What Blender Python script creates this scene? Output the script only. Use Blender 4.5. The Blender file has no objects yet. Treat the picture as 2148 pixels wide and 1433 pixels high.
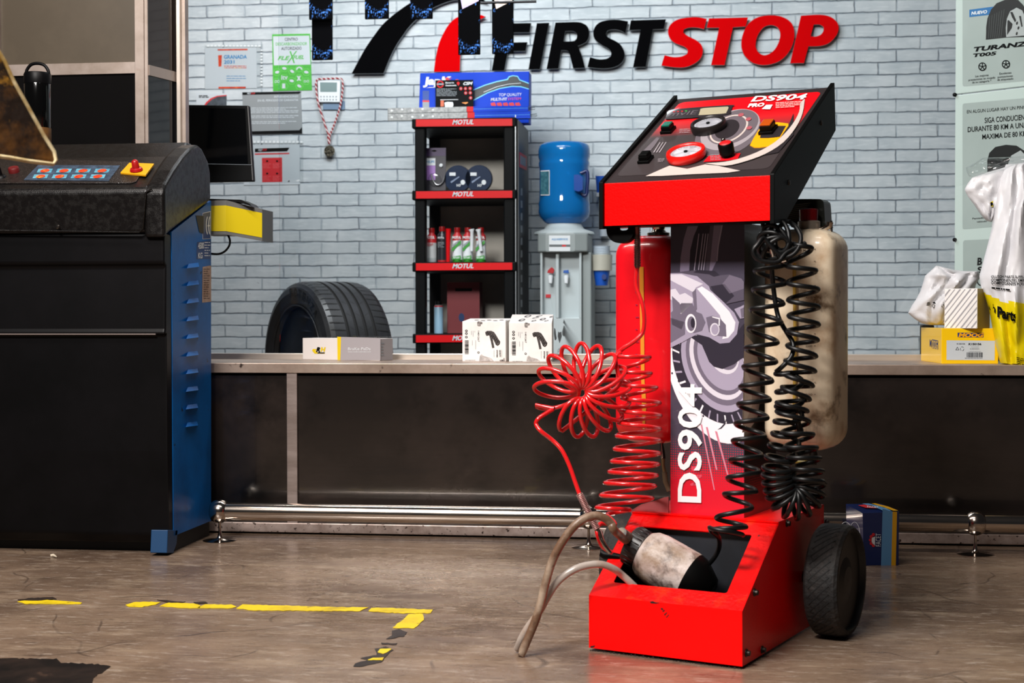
import bpy, bmesh, math, random
from mathutils import Vector, Matrix
from mathutils.geometry import tessellate_polygon
random.seed(7)
V = Vector
PI = math.pi
SC = bpy.context.scene
COL = SC.collection
R = math.radians

# ------------------------------------------------------------------ camera
F_PX, CAM_H, YAW, PITCH, ROLL = 3050.0, 0.70, R(7.0), R(1.174), -0.0018
cy, sy = math.cos(YAW), math.sin(YAW)
fwd = V((-sy*math.cos(PITCH), cy*math.cos(PITCH), -math.sin(PITCH)))
rt = V((cy, sy, 0)); up = rt.cross(fwd)
c_, s_ = math.cos(ROLL), math.sin(ROLL)
rt, up = rt*c_+up*s_, up*c_-rt*s_
CAMP = V((0, 0, CAM_H))
cd = bpy.data.cameras.new('camera'); cam = bpy.data.objects.new('camera', cd); COL.objects.link(cam)
m3 = Matrix((rt, up, -fwd)).transposed()
cam.matrix_world = Matrix.Translation(CAMP) @ m3.to_4x4()
cd.sensor_width = 36.0; cd.lens = 36.0*F_PX/2148.0
cd.dof.use_dof = True; cd.dof.focus_distance = 3.9; cd.dof.aperture_fstop = 7.0
cd.clip_start = .05
SC.camera = cam
# ------------------------------------------------------------------ world, light, exposure
w = bpy.data.worlds.new('world'); SC.world = w; w.use_nodes = True
w.node_tree.nodes['Background'].inputs[0].default_value = (.6, .62, .68, 1)
w.node_tree.nodes['Background'].inputs[1].default_value = .028
SC.view_settings.view_transform = 'Standard'; SC.view_settings.look = 'None'
SC.view_settings.gamma = 1; SC.view_settings.exposure = 0.0
SC.view_settings.use_curve_mapping = False
def area(name, loc, to, size, power, col=(1, 1, 1), sy_=None):
    l = bpy.data.lights.new(name, 'AREA'); l.energy = power; l.color = col
    l.shape = 'RECTANGLE'; l.size = size; l.size_y = sy_ or size
    o = bpy.data.objects.new(name, l); COL.objects.link(o); o.location = loc
    o.rotation_euler = (V(to)-V(loc)).to_track_quat('-Z', 'Y').to_euler()
    return o
area('workshop_lamp', (-1.6, .3, 3.5), (.1, 3.4, .5), 1.5, 300, (1, .95, .91), .7)
area('workshop_lamp', (-1.25, 2.6, 3.1), (-1.0, 3.8, 0), 2.9, 62, (1, .91, .85), .22)
area('office_lamp', (-1.3, 5.25, 3.0), (-1.1, 7.4, .8), 1.8, 86, (.95, .98, 1), .5)
area('office_lamp', (.0, 5.3, 3.0), (-.2, 7.4, .8), 1.2, 9, (.93, .96, 1), .4)

# ------------------------------------------------------------------ pixel rays onto real planes
def ray(x, y): return fwd+rt*((x-1074)/F_PX)+up*((716.5-y)/F_PX)
def onY(x, y, Y): r = ray(x, y); return CAMP+r*(Y/r.y)
def onX(x, y, X): r = ray(x, y); return CAMP+r*(X/r.x)
def onZ(x, y, z=0.): r = ray(x, y); return CAMP+r*((z-CAM_H)/r.z)
def onP(x, y, p, n): r = ray(x, y); return CAMP+r*((p-CAMP).dot(n)/r.dot(n))
def atD(x, y, d): return CAMP+ray(x, y)*d

# ------------------------------------------------------------------ materials
def lin(h):
    if not isinstance(h, str): return (*h, 1) if len(h) == 3 else h
    o = []
    for i in (0, 2, 4):
        c = int(h[i:i+2], 16)/255
        o.append(c/12.92 if c <= .04045 else ((c+.055)/1.055)**2.4)
    return (*o, 1)
MATS = {}
def mat(name, col='808080', rough=.5, metal=0., col2=None, ns=8., lo=.4, hi=.65, stretch=(1, 1, 1), bump=None, coat=0., spec=.5,
        col3=None, ns3=40., lo3=.6, hi3=.7, rough2=None, alpha=1., trans=0., emit=0., detail=6):
    if name in MATS: return MATS[name]
    m = bpy.data.materials.new(name); m.use_nodes = True; nt = m.node_tree; N = nt.nodes; L = nt.links
    b = N['Principled BSDF']
    b.inputs['Base Color'].default_value = lin(col); b.inputs['Roughness'].default_value = rough
    b.inputs['Metallic'].default_value = metal; b.inputs['Coat Weight'].default_value = coat
    b.inputs['Specular IOR Level'].default_value = spec; b.inputs['Alpha'].default_value = alpha
    b.inputs['Transmission Weight'].default_value = trans
    if emit: b.inputs['Emission Color'].default_value = lin(col); b.inputs['Emission Strength'].default_value = emit
    if col2 or bump:
        tc = N.new('ShaderNodeTexCoord'); mp = N.new('ShaderNodeMapping'); mp.inputs['Scale'].default_value = stretch
        L.new(tc.outputs['Object'], mp.inputs[0])
    def ns_(scale, lo, hi, off=0):
        n = N.new('ShaderNodeTexNoise'); n.inputs['Scale'].default_value = scale; n.inputs['Detail'].default_value = detail
        n.inputs['Roughness'].default_value = .62; L.new(mp.outputs[0], n.inputs['Vector'])
        r = N.new('ShaderNodeMapRange'); r.inputs[1].default_value = lo; r.inputs[2].default_value = hi
        L.new(n.outputs[0], r.inputs[0]); return r
    if col2:
        r = ns_(ns, lo, hi); mx = N.new('ShaderNodeMix'); mx.data_type = 'RGBA'
        mx.inputs[6].default_value = lin(col); mx.inputs[7].default_value = lin(col2); L.new(r.outputs[0], mx.inputs[0])
        last = mx.outputs[2]
        if rough2 is not None:
            mr = N.new('ShaderNodeMapRange'); mr.inputs[3].default_value = rough; mr.inputs[4].default_value = rough2
            L.new(r.outputs[0], mr.inputs[0]); L.new(mr.outputs[0], b.inputs['Roughness'])
        if col3:
            r3 = ns_(ns3, lo3, hi3); mx3 = N.new('ShaderNodeMix'); mx3.data_type = 'RGBA'
            L.new(last, mx3.inputs[6]); mx3.inputs[7].default_value = lin(col3); L.new(r3.outputs[0], mx3.inputs[0]); last = mx3.outputs[2]
        L.new(last, b.inputs['Base Color'])
    if bump:
        nb = N.new('ShaderNodeTexNoise'); nb.inputs['Scale'].default_value = bump[0]; L.new(mp.outputs[0], nb.inputs['Vector'])
        bp = N.new('ShaderNodeBump'); bp.inputs['Strength'].default_value = bump[1]; bp.inputs['Distance'].default_value = .01
        L.new(nb.outputs[0], bp.inputs['Height']); L.new(bp.outputs[0], b.inputs['Normal'])
    MATS[name] = m; return m

# ------------------------------------------------------------------ mesh builder (world coordinates)
class MB:
    def __init__(s, M=None): s.v = []; s.f = []; s.mi = []; s.sm = []; s.mats = []; s.M = M
    def mat(s, m):
        if m not in s.mats: s.mats.append(m)
        return s.mats.index(m)
    def add(s, vs, fs, m, smooth=False, world=False):
        o = len(s.v); T = None if world else s.M
        s.v += [(T @ V(p)) if T else V(p) for p in vs]
        s.f += [[i+o for i in f] for f in fs]; k = s.mat(m)
        s.mi += [k]*len(fs); s.sm += [smooth]*len(fs); return s
    def box(s, a, b, m):
        x0, y0, z0 = a; x1, y1, z1 = b
        return s.add([(x0, y0, z0), (x1, y0, z0), (x1, y1, z0), (x0, y1, z0), (x0, y0, z1), (x1, y0, z1), (x1, y1, z1), (x0, y1, z1)],
                     [(3, 2, 1, 0), (4, 5, 6, 7), (0, 1, 5, 4), (1, 2, 6, 5), (2, 3, 7, 6), (3, 0, 4, 7)], m)
    def shape(s, loops, ext, m, msides=None, world=False, smooth=False):
        """closed outline(s) (first outer, rest holes) extruded by ext"""
        loops = [[V(p) for p in l] for l in loops]; flat = [p for l in loops for p in l]; n = len(flat)
        tri = tessellate_polygon(loops)
        s.add(flat, [tuple(t) for t in tri], m, smooth, world)
        if ext is None: return s
        e = V(ext); s.add([p+e for p in flat], [tuple(reversed(t)) for t in tri], m, smooth, world)
        o = 0; fs = []
        for l in loops:
            k = len(l)
            fs += [(o+i, o+(i+1) % k, n+o+(i+1) % k, n+o+i) for i in range(k)]; o += k
        return s.add(flat+[p+e for p in flat], fs, msides or m, smooth, world)
    def tube(s, pts, r, m, seg=10, world=False, closed=False, caps=True):
        pts = [V(p) for p in pts]; n = len(pts); rr = r if isinstance(r, (list, tuple)) else [r]*n
        T = [(pts[(i+1) % n]-pts[i-1] if closed else pts[min(i+1, n-1)]-pts[max(i-1, 0)]).normalized() for i in range(n)]
        a = T[0].orthogonal().normalized(); vs = []
        for i in range(n):
            a = (a-T[i]*a.dot(T[i])); a = a.normalized() if a.length > 1e-6 else T[i].orthogonal().normalized()
            b = T[i].cross(a)
            for k in range(seg):
                t = 2*PI*k/seg; vs.append(pts[i]+(a*math.cos(t)+b*math.sin(t))*rr[i])
        fs = [(i*seg+k, i*seg+(k+1) % seg, ((i+1) % n)*seg+(k+1) % seg, ((i+1) % n)*seg+k) for i in range(n if closed else n-1) for k in range(seg)]
        s.add(vs, fs, m, True, world)
        if caps and not closed: s.add(vs[:seg], [tuple(reversed(range(seg)))], m, False, world); s.add(vs[-seg:], [tuple(range(seg))], m, False, world)
        return s
    def lathe(s, prof, o, ax, m, seg=32, world=False, smooth=True, rx=1., xdir=None):
        o = V(o); ax = V(ax).normalized(); a = V(xdir) if xdir else ax.orthogonal(); a = (a-ax*a.dot(ax)).normalized(); b = ax.cross(a)
        vs = [o+ax*h+(a*math.cos(2*PI*k/seg)*rx+b*math.sin(2*PI*k/seg))*r for r, h in prof for k in range(seg)]
        n = len(prof)
        for i in range(n-1):
            mm = m[i] if isinstance(m, list) else m
            s.add(vs[i*seg:(i+2)*seg], [(k, (k+1) % seg, seg+(k+1) % seg, seg+k) for k in range(seg)], mm, smooth, world)
        if prof[0][0] > 1e-5: s.add(vs[:seg], [tuple(reversed(range(seg)))], m[0] if isinstance(m, list) else m, False, world)
        if prof[-1][0] > 1e-5: s.add(vs[-seg:], [tuple(range(seg))], m[-1] if isinstance(m, list) else m, False, world)
        return s
def cr(pts, k=6, closed=False):
    """Catmull-Rom through points (any dimension tuples or Vectors)"""
    P = [V(p) for p in pts]; n = len(P); out = []
    for i in range(n if closed else n-1):
        p0 = P[i-1] if (i or closed) else P[0]; p1 = P[i]; p2 = P[(i+1) % n]; p3 = P[(i+2) % n] if (closed or i+2 < n) else P[n-1]
        for j in range(k):
            t = j/k
            out.append(.5*((2*p1)+(p2-p0)*t+(2*p0-5*p1+4*p2-p3)*t*t+(3*p1-p0-3*p2+p3)*t**3))
    if not closed: out.append(P[-1])
    return out
def smooth2(pts, k=4, ang=48):
    """smooth a closed 2D outline but keep its corners"""
    n = len(pts); P = [V((p[0], p[1])) for p in pts]; corner = []
    for i in range(n):
        a = P[i]-P[i-1]; b = P[(i+1) % n]-P[i]; corner.append(a.angle(b, 0) > R(ang))
    out = []
    for i in range(n):
        p1, p2 = P[i], P[(i+1) % n]
        if corner[i] and corner[(i+1) % n]: out.append(p1); continue
        p0 = p1 if corner[i] else P[i-1]; p3 = p2 if corner[(i+1) % n] else P[(i+2) % n]
        for j in range(k):
            t = j/k; out.append(.5*((2*p1)+(p2-p0)*t+(2*p0-5*p1+4*p2-p3)*t*t+(3*p1-p0-3*p2+p3)*t**3))
    return [tuple(p) for p in out]
def zz(pts, ox, oy, sc): return [(ox+p[0]/sc, oy+p[1]/sc) for p in pts]
def ell(cx, cy_, rx, ry, rot=0, n=28, a0=0, a1=360):
    o = []
    for i in range(n):
        t = R(a0+(a1-a0)*i/(n if a1-a0 == 360 else n-1)); x, y = rx*math.cos(t), ry*math.sin(t); c, s = math.cos(R(rot)), math.sin(R(rot))
        o.append((cx+x*c-y*s, cy_+x*s+y*c))
    return o
def clip(poly, x0, y0, x1, y1):
    for ax, lim, sg in ((0, x0, 1), (0, x1, -1), (1, y0, 1), (1, y1, -1)):
        out = []
        for i in range(len(poly)):
            a, b = poly[i-1], poly[i]; ia = (a[ax]-lim)*sg >= 0; ib = (b[ax]-lim)*sg >= 0
            if ia != ib:
                t = (lim-a[ax])/(b[ax]-a[ax]); out.append((a[0]+(b[0]-a[0])*t, a[1]+(b[1]-a[1])*t))
            if ib: out.append(b)
        poly = out
        if not poly: return []
    return poly
GL = {}
def glyph(s, bold=0.):
    if (s, bold) not in GL:
        c = bpy.data.curves.new('glyphs', 'FONT'); c.body = s; c.offset = bold; c.resolution_u = 3
        o = bpy.data.objects.new('glyphs', c); me = bpy.data.meshes.new_from_object(o)
        vs = [v.co.copy() for v in me.vertices]; fs = [tuple(p.vertices) for p in me.polygons]
        bpy.data.objects.remove(o); bpy.data.meshes.remove(me); bpy.data.curves.remove(c)
        GL[(s, bold)] = (vs, fs)
    return GL[(s, bold)]
def txt3(mb, s, P0, P1, P2, m, bold=.02, lift=.0006, asc=None):
    """text whose baseline runs P0->P1 and whose cap height is P0->P2 (world points)"""
    vs, fs = glyph(s, bold)
    if not vs: return
    x0 = min(v.x for v in vs); x1 = max(v.x for v in vs); y1 = asc or max(v.y for v in vs)
    ex, ey = P1-P0, P2-P0; n = ex.cross(ey).normalized()*lift
    mb.add([P0+ex*((v.x-x0)/(x1-x0))+ey*(v.y/y1)+n for v in vs], fs, m, False, True)
class Pl:
    """a plane of the scene onto which pixel outlines are dropped; n points to the viewer"""
    def __init__(s, p, n):
        s.p = V(p); s.n = V(n).normalized()
        if s.n.dot(CAMP-s.p) < 0: s.n = -s.n
    def at(s, x, y, l=0): return onP(x, y, s.p+s.n*l, s.n)
    def poly(s, mb, pts, m, layer=1, th=.0004): mb.shape([[s.at(x, y, layer*th) for x, y in pts]], None, m, world=True)
    def slab(s, mb, pts, m, back, msides=None):
        P = [s.at(x, y) for x, y in pts]; mb.shape([P], -s.n*back, m, msides, world=True)
    def text(s, mb, t, a, b, c, m, bold=.02, layer=3, th=.0004):
        txt3(mb, t, s.at(*a), s.at(*b), s.at(*c), m, bold, layer*th)
    def bars(s, mb, x0, y0, x1, y1, n, m, fill=.5, slope=0, layer=3, seed=1):
        rn = random.Random(seed)
        for i in range(n):
            ya = y0+(y1-y0)*i/n; yb = ya+(y1-y0)/n*fill; xe = x1-(x1-x0)*rn.choice((0, .03, .08, .25)); x = x0
            while x < xe-1:
                w_ = min(xe-x, rn.uniform(3, 11)); s.poly(mb, [(x, ya+slope*(x-x0)), (x+w_, ya+slope*(x+w_-x0)), (x+w_, yb+slope*(x+w_-x0)), (x, yb+slope*(x-x0))], m, layer); x += w_+1.2
def rect(x0, y0, x1, y1): return [(x0, y0), (x1, y0), (x1, y1), (x0, y1)]

# ------------------------------------------------------------------ scene objects
WM = {}
def tag(o, label=None, cat=None, group=None, kind=None):
    if label: o['label'] = label
    if cat: o['category'] = cat
    if group: o['group'] = group
    if kind: o['kind'] = kind
    return o
def thing(name, label, cat, loc, group=None, M=None):
    o = bpy.data.objects.new(name, None); COL.objects.link(o); o.empty_display_size = .05
    m = M if M is not None else Matrix.Translation(V(loc)); o.matrix_world = m; WM[o.name] = m
    return tag(o, label, cat, group)
def part(name, mb, parent=None, label=None, bevel=0, seg=2, loc=None, recalc=True, cat=None, group=None, kind=None, sub=0, wn=False):
    M0 = WM[parent.name] if parent else Matrix.Translation(V(loc) if loc is not None else V((0, 0, 0))); I = M0.inverted()
    me = bpy.data.meshes.new(name); me.from_pydata([I @ v for v in mb.v], [], mb.f)
    for m in mb.mats: me.materials.append(m)
    me.polygons.foreach_set('material_index', mb.mi); me.polygons.foreach_set('use_smooth', mb.sm)
    if recalc:
        b = bmesh.new(); b.from_mesh(me); bmesh.ops.remove_doubles(b, verts=b.verts, dist=1e-6)
        bmesh.ops.recalc_face_normals(b, faces=b.faces)
        for e in b.edges:
            lf = e.link_faces
            if len(lf) == 2 and (not lf[0].smooth or not lf[1].smooth or lf[0].normal.angle(lf[1].normal, 0) > R(50)): e.smooth = False
        b.to_mesh(me); b.free()
    me.update(); o = bpy.data.objects.new(name, me); COL.objects.link(o)
    if parent: o.parent = parent
    else: o.matrix_world = M0
    WM[o.name] = M0
    if bevel:
        md = o.modifiers.new('bevel', 'BEVEL'); md.width = bevel; md.segments = seg; md.limit_method = 'ANGLE'; md.angle_limit = R(35)
        md.harden_normals = False
    if sub: md = o.modifiers.new('subsurf', 'SUBSURF'); md.levels = sub; md.render_levels = sub
    return tag(o, label, cat, group, kind)
def single(name, mb, label, cat, loc, **k): return part(name, mb, None, label, loc=loc, cat=cat, **k)
def copy_tree(o, parent=None):
    c = o.copy(); COL.objects.link(c)
    if parent: c.parent = parent
    WM[c.name] = WM[o.name]
    for ch in [x for x in COL.objects if x.parent == o]: copy_tree(ch, c)
    return c
# ================================================================== setting
YW, YG, YB = 4.457, 4.86, 7.5            # bench wall face, window, brick wall
ZS = .5396                                # ledge top
m_alu = mat('brushed aluminium', 'b9aaa4', .38, .75, col2='9c8d86', ns=5, stretch=(1, 1, 6), bump=(60, .03), col3='4a3c36', ns3=38, lo3=.66, hi3=.7)
m_alu2 = mat('bright aluminium', 'cdc3b8', .35, .7)
m_blackpanel = mat('dark gloss panel', '1d1917', .16, 0, col2='2b2421', ns=2.2, coat=.3, col3='0c0b0b', ns3=3.5, lo3=.5, hi3=.7)

def floor_material():
    m = bpy.data.materials.new('worn concrete'); m.use_nodes = True; nt = m.node_tree; N = nt.nodes; L = nt.links; b = N['Principled BSDF']
    tc = N.new('ShaderNodeTexCoord')
    def noise(scale, stretch=(1, 1, 1), rot=0, detail=8, rough=.6, dist=0):
        mp = N.new('ShaderNodeMapping'); mp.inputs['Scale'].default_value = stretch; mp.inputs['Rotation'].default_value = (0, 0, rot); L.new(tc.outputs['Object'], mp.inputs[0])
        n = N.new('ShaderNodeTexNoise'); n.inputs['Scale'].default_value = scale; n.inputs['Detail'].default_value = detail
        n.inputs['Roughness'].default_value = rough; n.inputs['Distortion'].default_value = dist; L.new(mp.outputs[0], n.inputs[0]); return n.outputs[0]
    def rng(s, a, b_, c=0, d=1):
        r = N.new('ShaderNodeMapRange'); r.inputs[1].default_value = a; r.inputs[2].default_value = b_; r.inputs[3].default_value = c; r.inputs[4].default_value = d; L.new(s, r.inputs[0]); return r.outputs[0]
    def mix(a, col, f):
        x = N.new('ShaderNodeMix'); x.data_type = 'RGBA'; L.new(f, x.inputs[0])
        if isinstance(a, str): x.inputs[6].default_value = lin(a)
        else: L.new(a, x.inputs[6])
        x.inputs[7].default_value = lin(col); return x.outputs[2]
    c = mix('8a7461', '604e41', rng(noise(1.6, detail=10, rough=.65), .36, .62))
    c = mix(c, '9c8873', rng(noise(5, (1, 3, 1), .1, rough=.7), .52, .72))
    c = mix(c, 'aa9b8d', rng(noise(17, (1, 3.5, 1), .25, rough=.75, dist=.6), .54, .66, 0, .8))
    c = mix(c, '3a2e27', rng(noise(9, (1, 7, 1), -.12, rough=.78), .56, .66, 0, .85))
    c = mix(c, '2a211c', rng(noise(30, (1, 6, 1), .35, rough=.8), .6, .67, 0, .95))
    for r_, sc_ in ((.9, 5), (-.6, 4), (.15, 6)):   # thin scratches
        v = N.new('ShaderNodeTexWave'); v.inputs['Scale'].default_value = .7; v.inputs['Distortion'].default_value = 7; v.inputs['Detail'].default_value = 4; v.inputs['Detail Scale'].default_value = 1.1
        mp = N.new('ShaderNodeMapping'); mp.inputs['Rotation'].default_value = (0, 0, r_); mp.inputs['Location'].default_value = (sc_, 2, 0); L.new(tc.outputs['Object'], mp.inputs[0]); L.new(mp.outputs[0], v.inputs[0])
        g = N.new('ShaderNodeMath'); g.operation = 'MULTIPLY'; L.new(rng(v.outputs['Fac'], .999, 1.0, 0, .6), g.inputs[0]); L.new(rng(noise(sc_, detail=3), .5, .6), g.inputs[1])
        c = mix(c, '3c3029', g.outputs[0])
    v = N.new('ShaderNodeTexVoronoi'); v.inputs['Scale'].default_value = 6; v.inputs['Randomness'].default_value = 1; L.new(tc.outputs['Object'], v.inputs[0])
    c = mix(c, '1c1512', rng(v.outputs['Distance'], .035, .028))
    L.new(c, b.inputs['Base Color'])
    L.new(rng(noise(3.5, (1, 2.5, 1), rough=.7), .35, .7, .14, .42), b.inputs['Roughness'])
    bp = N.new('ShaderNodeBump'); bp.inputs['Strength'].default_value = .12; bp.inputs['Distance'].default_value = .004; L.new(noise(22, (1, 3, 1)), bp.inputs['Height']); L.new(bp.outputs[0], b.inputs['Normal'])
    return m
def brick_material():
    m = bpy.data.materials.new('white painted brick'); m.use_nodes = True; nt = m.node_tree; N = nt.nodes; L = nt.links; b = N['Principled BSDF']
    tc = N.new('ShaderNodeTexCoord'); sp = N.new('ShaderNodeSeparateXYZ'); L.new(tc.outputs['Object'], sp.inputs[0])
    cb = N.new('ShaderNodeCombineXYZ'); L.new(sp.outputs[0], cb.inputs[0]); L.new(sp.outputs[2], cb.inputs[1])
    def noise(vec, scale, detail=5, rough=.6, st=(1, 1, 1), color=False):
        mp = N.new('ShaderNodeMapping'); mp.inputs['Scale'].default_value = st; L.new(vec, mp.inputs[0])
        n = N.new('ShaderNodeTexNoise'); n.inputs['Scale'].default_value = scale; n.inputs['Detail'].default_value = detail; n.inputs['Roughness'].default_value = rough
        L.new(mp.outputs[0], n.inputs[0]); return n.outputs['Color' if color else 'Fac']
    def warp(amount, scale, off=(0, 0, 0)):
        a = N.new('ShaderNodeVectorMath'); a.operation = 'SUBTRACT'; L.new(noise(cb.outputs[0], scale, 4, .6, color=True), a.inputs[0]); a.inputs[1].default_value = (.5, .5, .5)
        s = N.new('ShaderNodeVectorMath'); s.operation = 'MULTIPLY'; L.new(a.outputs[0], s.inputs[0]); s.inputs[1].default_value = (amount*1.3, amount, 0)
        d = N.new('ShaderNodeVectorMath'); L.new(cb.outputs[0], d.inputs[0]); L.new(s.outputs[0], d.inputs[1])
        e = N.new('ShaderNodeVectorMath'); L.new(d.outputs[0], e.inputs[0]); e.inputs[1].default_value = off; return e.outputs[0]
    def bricks(vec, mortar, sm=.2):
        t = N.new('ShaderNodeTexBrick'); L.new(vec, t.inputs['Vector']); t.inputs['Scale'].default_value = 1; t.inputs['Brick Width'].default_value = .205
        t.inputs['Row Height'].default_value = .0628; t.inputs['Mortar Size'].default_value = mortar; t.inputs['Mortar Smooth'].default_value = sm
        t.inputs['Color1'].default_value = (.93, .93, .93, 1); t.inputs['Color2'].default_value = (1, 1, 1, 1); t.inputs['Mortar'].default_value = (0, 0, 0, 1); t.offset = .43; t.offset_frequency = 2; return t
    def rng(s, a, b_, c=0, d=1):
        r = N.new('ShaderNodeMapRange'); r.inputs[1].default_value = a; r.inputs[2].default_value = b_; r.inputs[3].default_value = c; r.inputs[4].default_value = d; L.new(s, r.inputs[0]); return r.outputs[0]
    def mix(a, col, f):
        x = N.new('ShaderNodeMix'); x.data_type = 'RGBA'; L.new(f, x.inputs[0])
        if isinstance(a, str): x.inputs[6].default_value = lin(a)
        else: L.new(a, x.inputs[6])
        x.inputs[7].default_value = lin(col); return x.outputs[2]
    def mul(a, b_):
        x = N.new('ShaderNodeMath'); x.operation = 'MULTIPLY'; L.new(a, x.inputs[0]); L.new(b_, x.inputs[1]); return x.outputs[0]
    vec = warp(.012, 9); t = bricks(vec, .0052, .5)
    tH = N.new('ShaderNodeTexBrick'); L.new(warp(.016, 12, (.003, -.0035, 0)), tH.inputs['Vector']); tH.inputs['Scale'].default_value = 1; tH.inputs['Brick Width'].default_value = 90; tH.inputs['Row Height'].default_value = .0628; tH.inputs['Mortar Size'].default_value = .0038; tH.inputs['Mortar Smooth'].default_value = .6; tH.inputs['Bias'].default_value = 0
    c = mix('bec5c9', 'a5afb5', rng(noise(cb.outputs[0], 5), .35, .7))
    c = mix(c, 'cfd6d8', rng(noise(vec, 14, st=(1, 5, 1)), .5, .75, 0, .6))
    c = mix(c, '9aa5ad', mul(t.outputs['Fac'], rng(noise(cb.outputs[0], 3.2), .3, .5, .35, 1)))      # faint joint
    t2 = bricks(warp(.016, 12, (.003, -.0035, 0)), .0032, .3)
    c = mix(c, '59616a', mul(t2.outputs['Fac'], rng(noise(cb.outputs[0], 6.5, 3), .42, .56, .12, .9)))
    c = mix(c, '4f5861', mul(tH.outputs['Fac'], rng(noise(cb.outputs[0], 5.5, 4, .7), .36, .56, .25, .95)))   # printed joint line, broken, with shadow streaks under bricks in its colour
    c = mix(c, '5b656f', mul(rng(noise(cb.outputs[0], 30, 4, .7, (1, 2.4, 1)), .69, .72), rng(noise(cb.outputs[0], 2.3, 2), .46, .56)))
    L.new(c, b.inputs['Base Color']); b.inputs['Roughness'].default_value = .62
    bp = N.new('ShaderNodeBump'); bp.inputs['Strength'].default_value = .5; bp.inputs['Distance'].default_value = .004; bp.invert = True; L.new(t.outputs['Fac'], bp.inputs['Height']); L.new(bp.outputs[0], b.inputs['Normal'])
    return m
m_glass = bpy.data.materials.new('window glass'); m_glass.use_nodes = True
def thin_glass(m, tint=(.97, .985, .99, 1), ior=1.45, rough=.0, mx_=.95):
    nt = m.node_tree; N = nt.nodes; N.clear(); L = nt.links
    o = N.new('ShaderNodeOutputMaterial'); t = N.new('ShaderNodeBsdfTransparent'); t.inputs[0].default_value = tint
    g = N.new('ShaderNodeBsdfGlossy'); g.inputs['Roughness'].default_value = rough; lw = N.new('ShaderNodeLayerWeight'); lw.inputs[0].default_value = .5
    pw_ = N.new('ShaderNodeMath'); pw_.operation = 'POWER'; L.new(lw.outputs['Facing'], pw_.inputs[0]); pw_.inputs[1].default_value = 5
    f = N.new('ShaderNodeMath'); f.operation = 'MULTIPLY_ADD'; L.new(pw_.outputs[0], f.inputs[0]); f.inputs[1].default_value = .9; f.inputs[2].default_value = ((ior-1)/(ior+1))**2
    x = N.new('ShaderNodeMixShader'); L.new(f.outputs[0], x.inputs[0]); L.new(t.outputs[0], x.inputs[1]); L.new(g.outputs[0], x.inputs[2]); L.new(x.outputs[0], o.inputs[0])
thin_glass(m_glass)
m_clear = bpy.data.materials.new('clear plastic film'); m_clear.use_nodes = True; thin_glass(m_clear, (.975, .98, .98, 1), 1.5, .1)

mb = MB(); mb.box((-6, -2, -.1), (6, 9, 0), floor_material()); part('floor', mb, kind='structure')
mb = MB(); mb.box((-5, YB, 0), (5, YB+.1, 3.0), brick_material()); part('wall_back', mb, kind='structure')

# bench wall under the window: panels, kick rail, uprights, ledge
mb = MB(); mb.box((-3.2, YW, .034), (3.2, YW+.05, .50), m_blackpanel); part('wall_front', mb, kind='structure')
m_kick = mat('speckled kick rail', 'b3a29a', .42, .55, col2='8d7b72', ns=14, col3='3a2d28', ns3=70, lo3=.6, hi3=.64)
mb = MB(); mb.box((-3.2, YW-.012, .006), (3.2, YW+.02, .036), m_kick); part('baseboard_front', mb, kind='structure', bevel=.002)
p = onY(602, 900, YW-.008); q = onY(623.5, 900, YW-.008)
mb = MB(); mb.box((p.x, YW-.01, .034), (q.x, YW+.03, .512), m_alu); part('trim_1', mb, kind='structure', bevel=.001)
m_ledge = mat('worn aluminium ledge', 'b5a294', .42, .6, col2='8f7d70', ns=4, stretch=(1, 1, 1), col3='3d302a', ns3=20, lo3=.64, hi3=.7, bump=(40, .04))
mb = MB(); mb.box((-3.2, YW-.014, .5085), (3.2, YG-.02, ZS), m_ledge); part('trim_2', mb, kind='structure', bevel=.002)
zt = onY(1100, 742.5, YG-.02).z
mb = MB(); mb.box((-1.7, YG-.02, ZS), (3.2, YG+.03, zt), m_alu2); part('trim_3', mb, kind='structure', bevel=.0015)
mb = MB(); mb.box((-1.7, YG-.028, ZS), (3.2, YG-.021, ZS+.004), m_alu2); part('trim_4', mb, kind='structure')
mb = MB(); mb.box((-1.4, YG, zt-.004), (3.2, YG+.006, 2.9), m_glass); part('window_1', mb, kind='structure')
# office underside of the bench wall so that it is a real wall
mb = MB(); mb.box((-3.2, YW+.05, 0), (3.2, YG+.03, .508), mat('bench carcass', '3a3634', .6)); part('wall_lower', mb, kind='structure')

# ---- pier at the left
YP = 4.70
m_tan = mat('dusty tan panel', '4b4235', .38, 0, col2='574d3f', ns=3, lo=.45, hi=.75, coat=.15)
m_brownglass = mat('brown tinted panel', '2a211d', .08, 0, coat=.5)
m_pier = mat('pier aluminium', 'b3a59c', .4, .6, col2='948579', ns=5, col3='8a5f4c', ns3=3, lo3=.62, hi3=.7)
xa = onY(286, 200, YP).x; xb = onY(305, 200, YP).x; xc = onY(311.5, 200, YP).x
zr1 = onY(200, 132.5, YP).z; zr0 = onY(200, 156.5, YP).z
mb = MB(); mb.box((xa, YP-.012, 0), (xb, YP+.03, 2.4), m_pier); mb.box((xb, YP-.006, 0), (xc, YP+.03, 2.4), m_pier); part('trim_5', mb, kind='structure', bevel=.001)
mb = MB(); mb.box((-3.4, YP-.008, zr0), (xa, YP+.02, zr1), m_pier); part('trim_6', mb, kind='structure', bevel=.001)
xl = onY(3, 100, YP).x
mb = MB(); mb.box((xl-.03, YP-.014, zr1), (xl, YP+.02, 2.4), m_pier); part('trim_7', mb, kind='structure', bevel=.001)
mb = MB(); mb.box((-3.4, YP, zr1), (xa, YP+.02, 2.4), m_tan); part('wall_left', mb, kind='structure')
mb = MB(); mb.box((-3.4, YP, 0), (xa, YP+.02, zr0), mat('black pier panel', '0e0d0d', .14, coat=.2)); part('wall_pier', mb, kind='structure')
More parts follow.
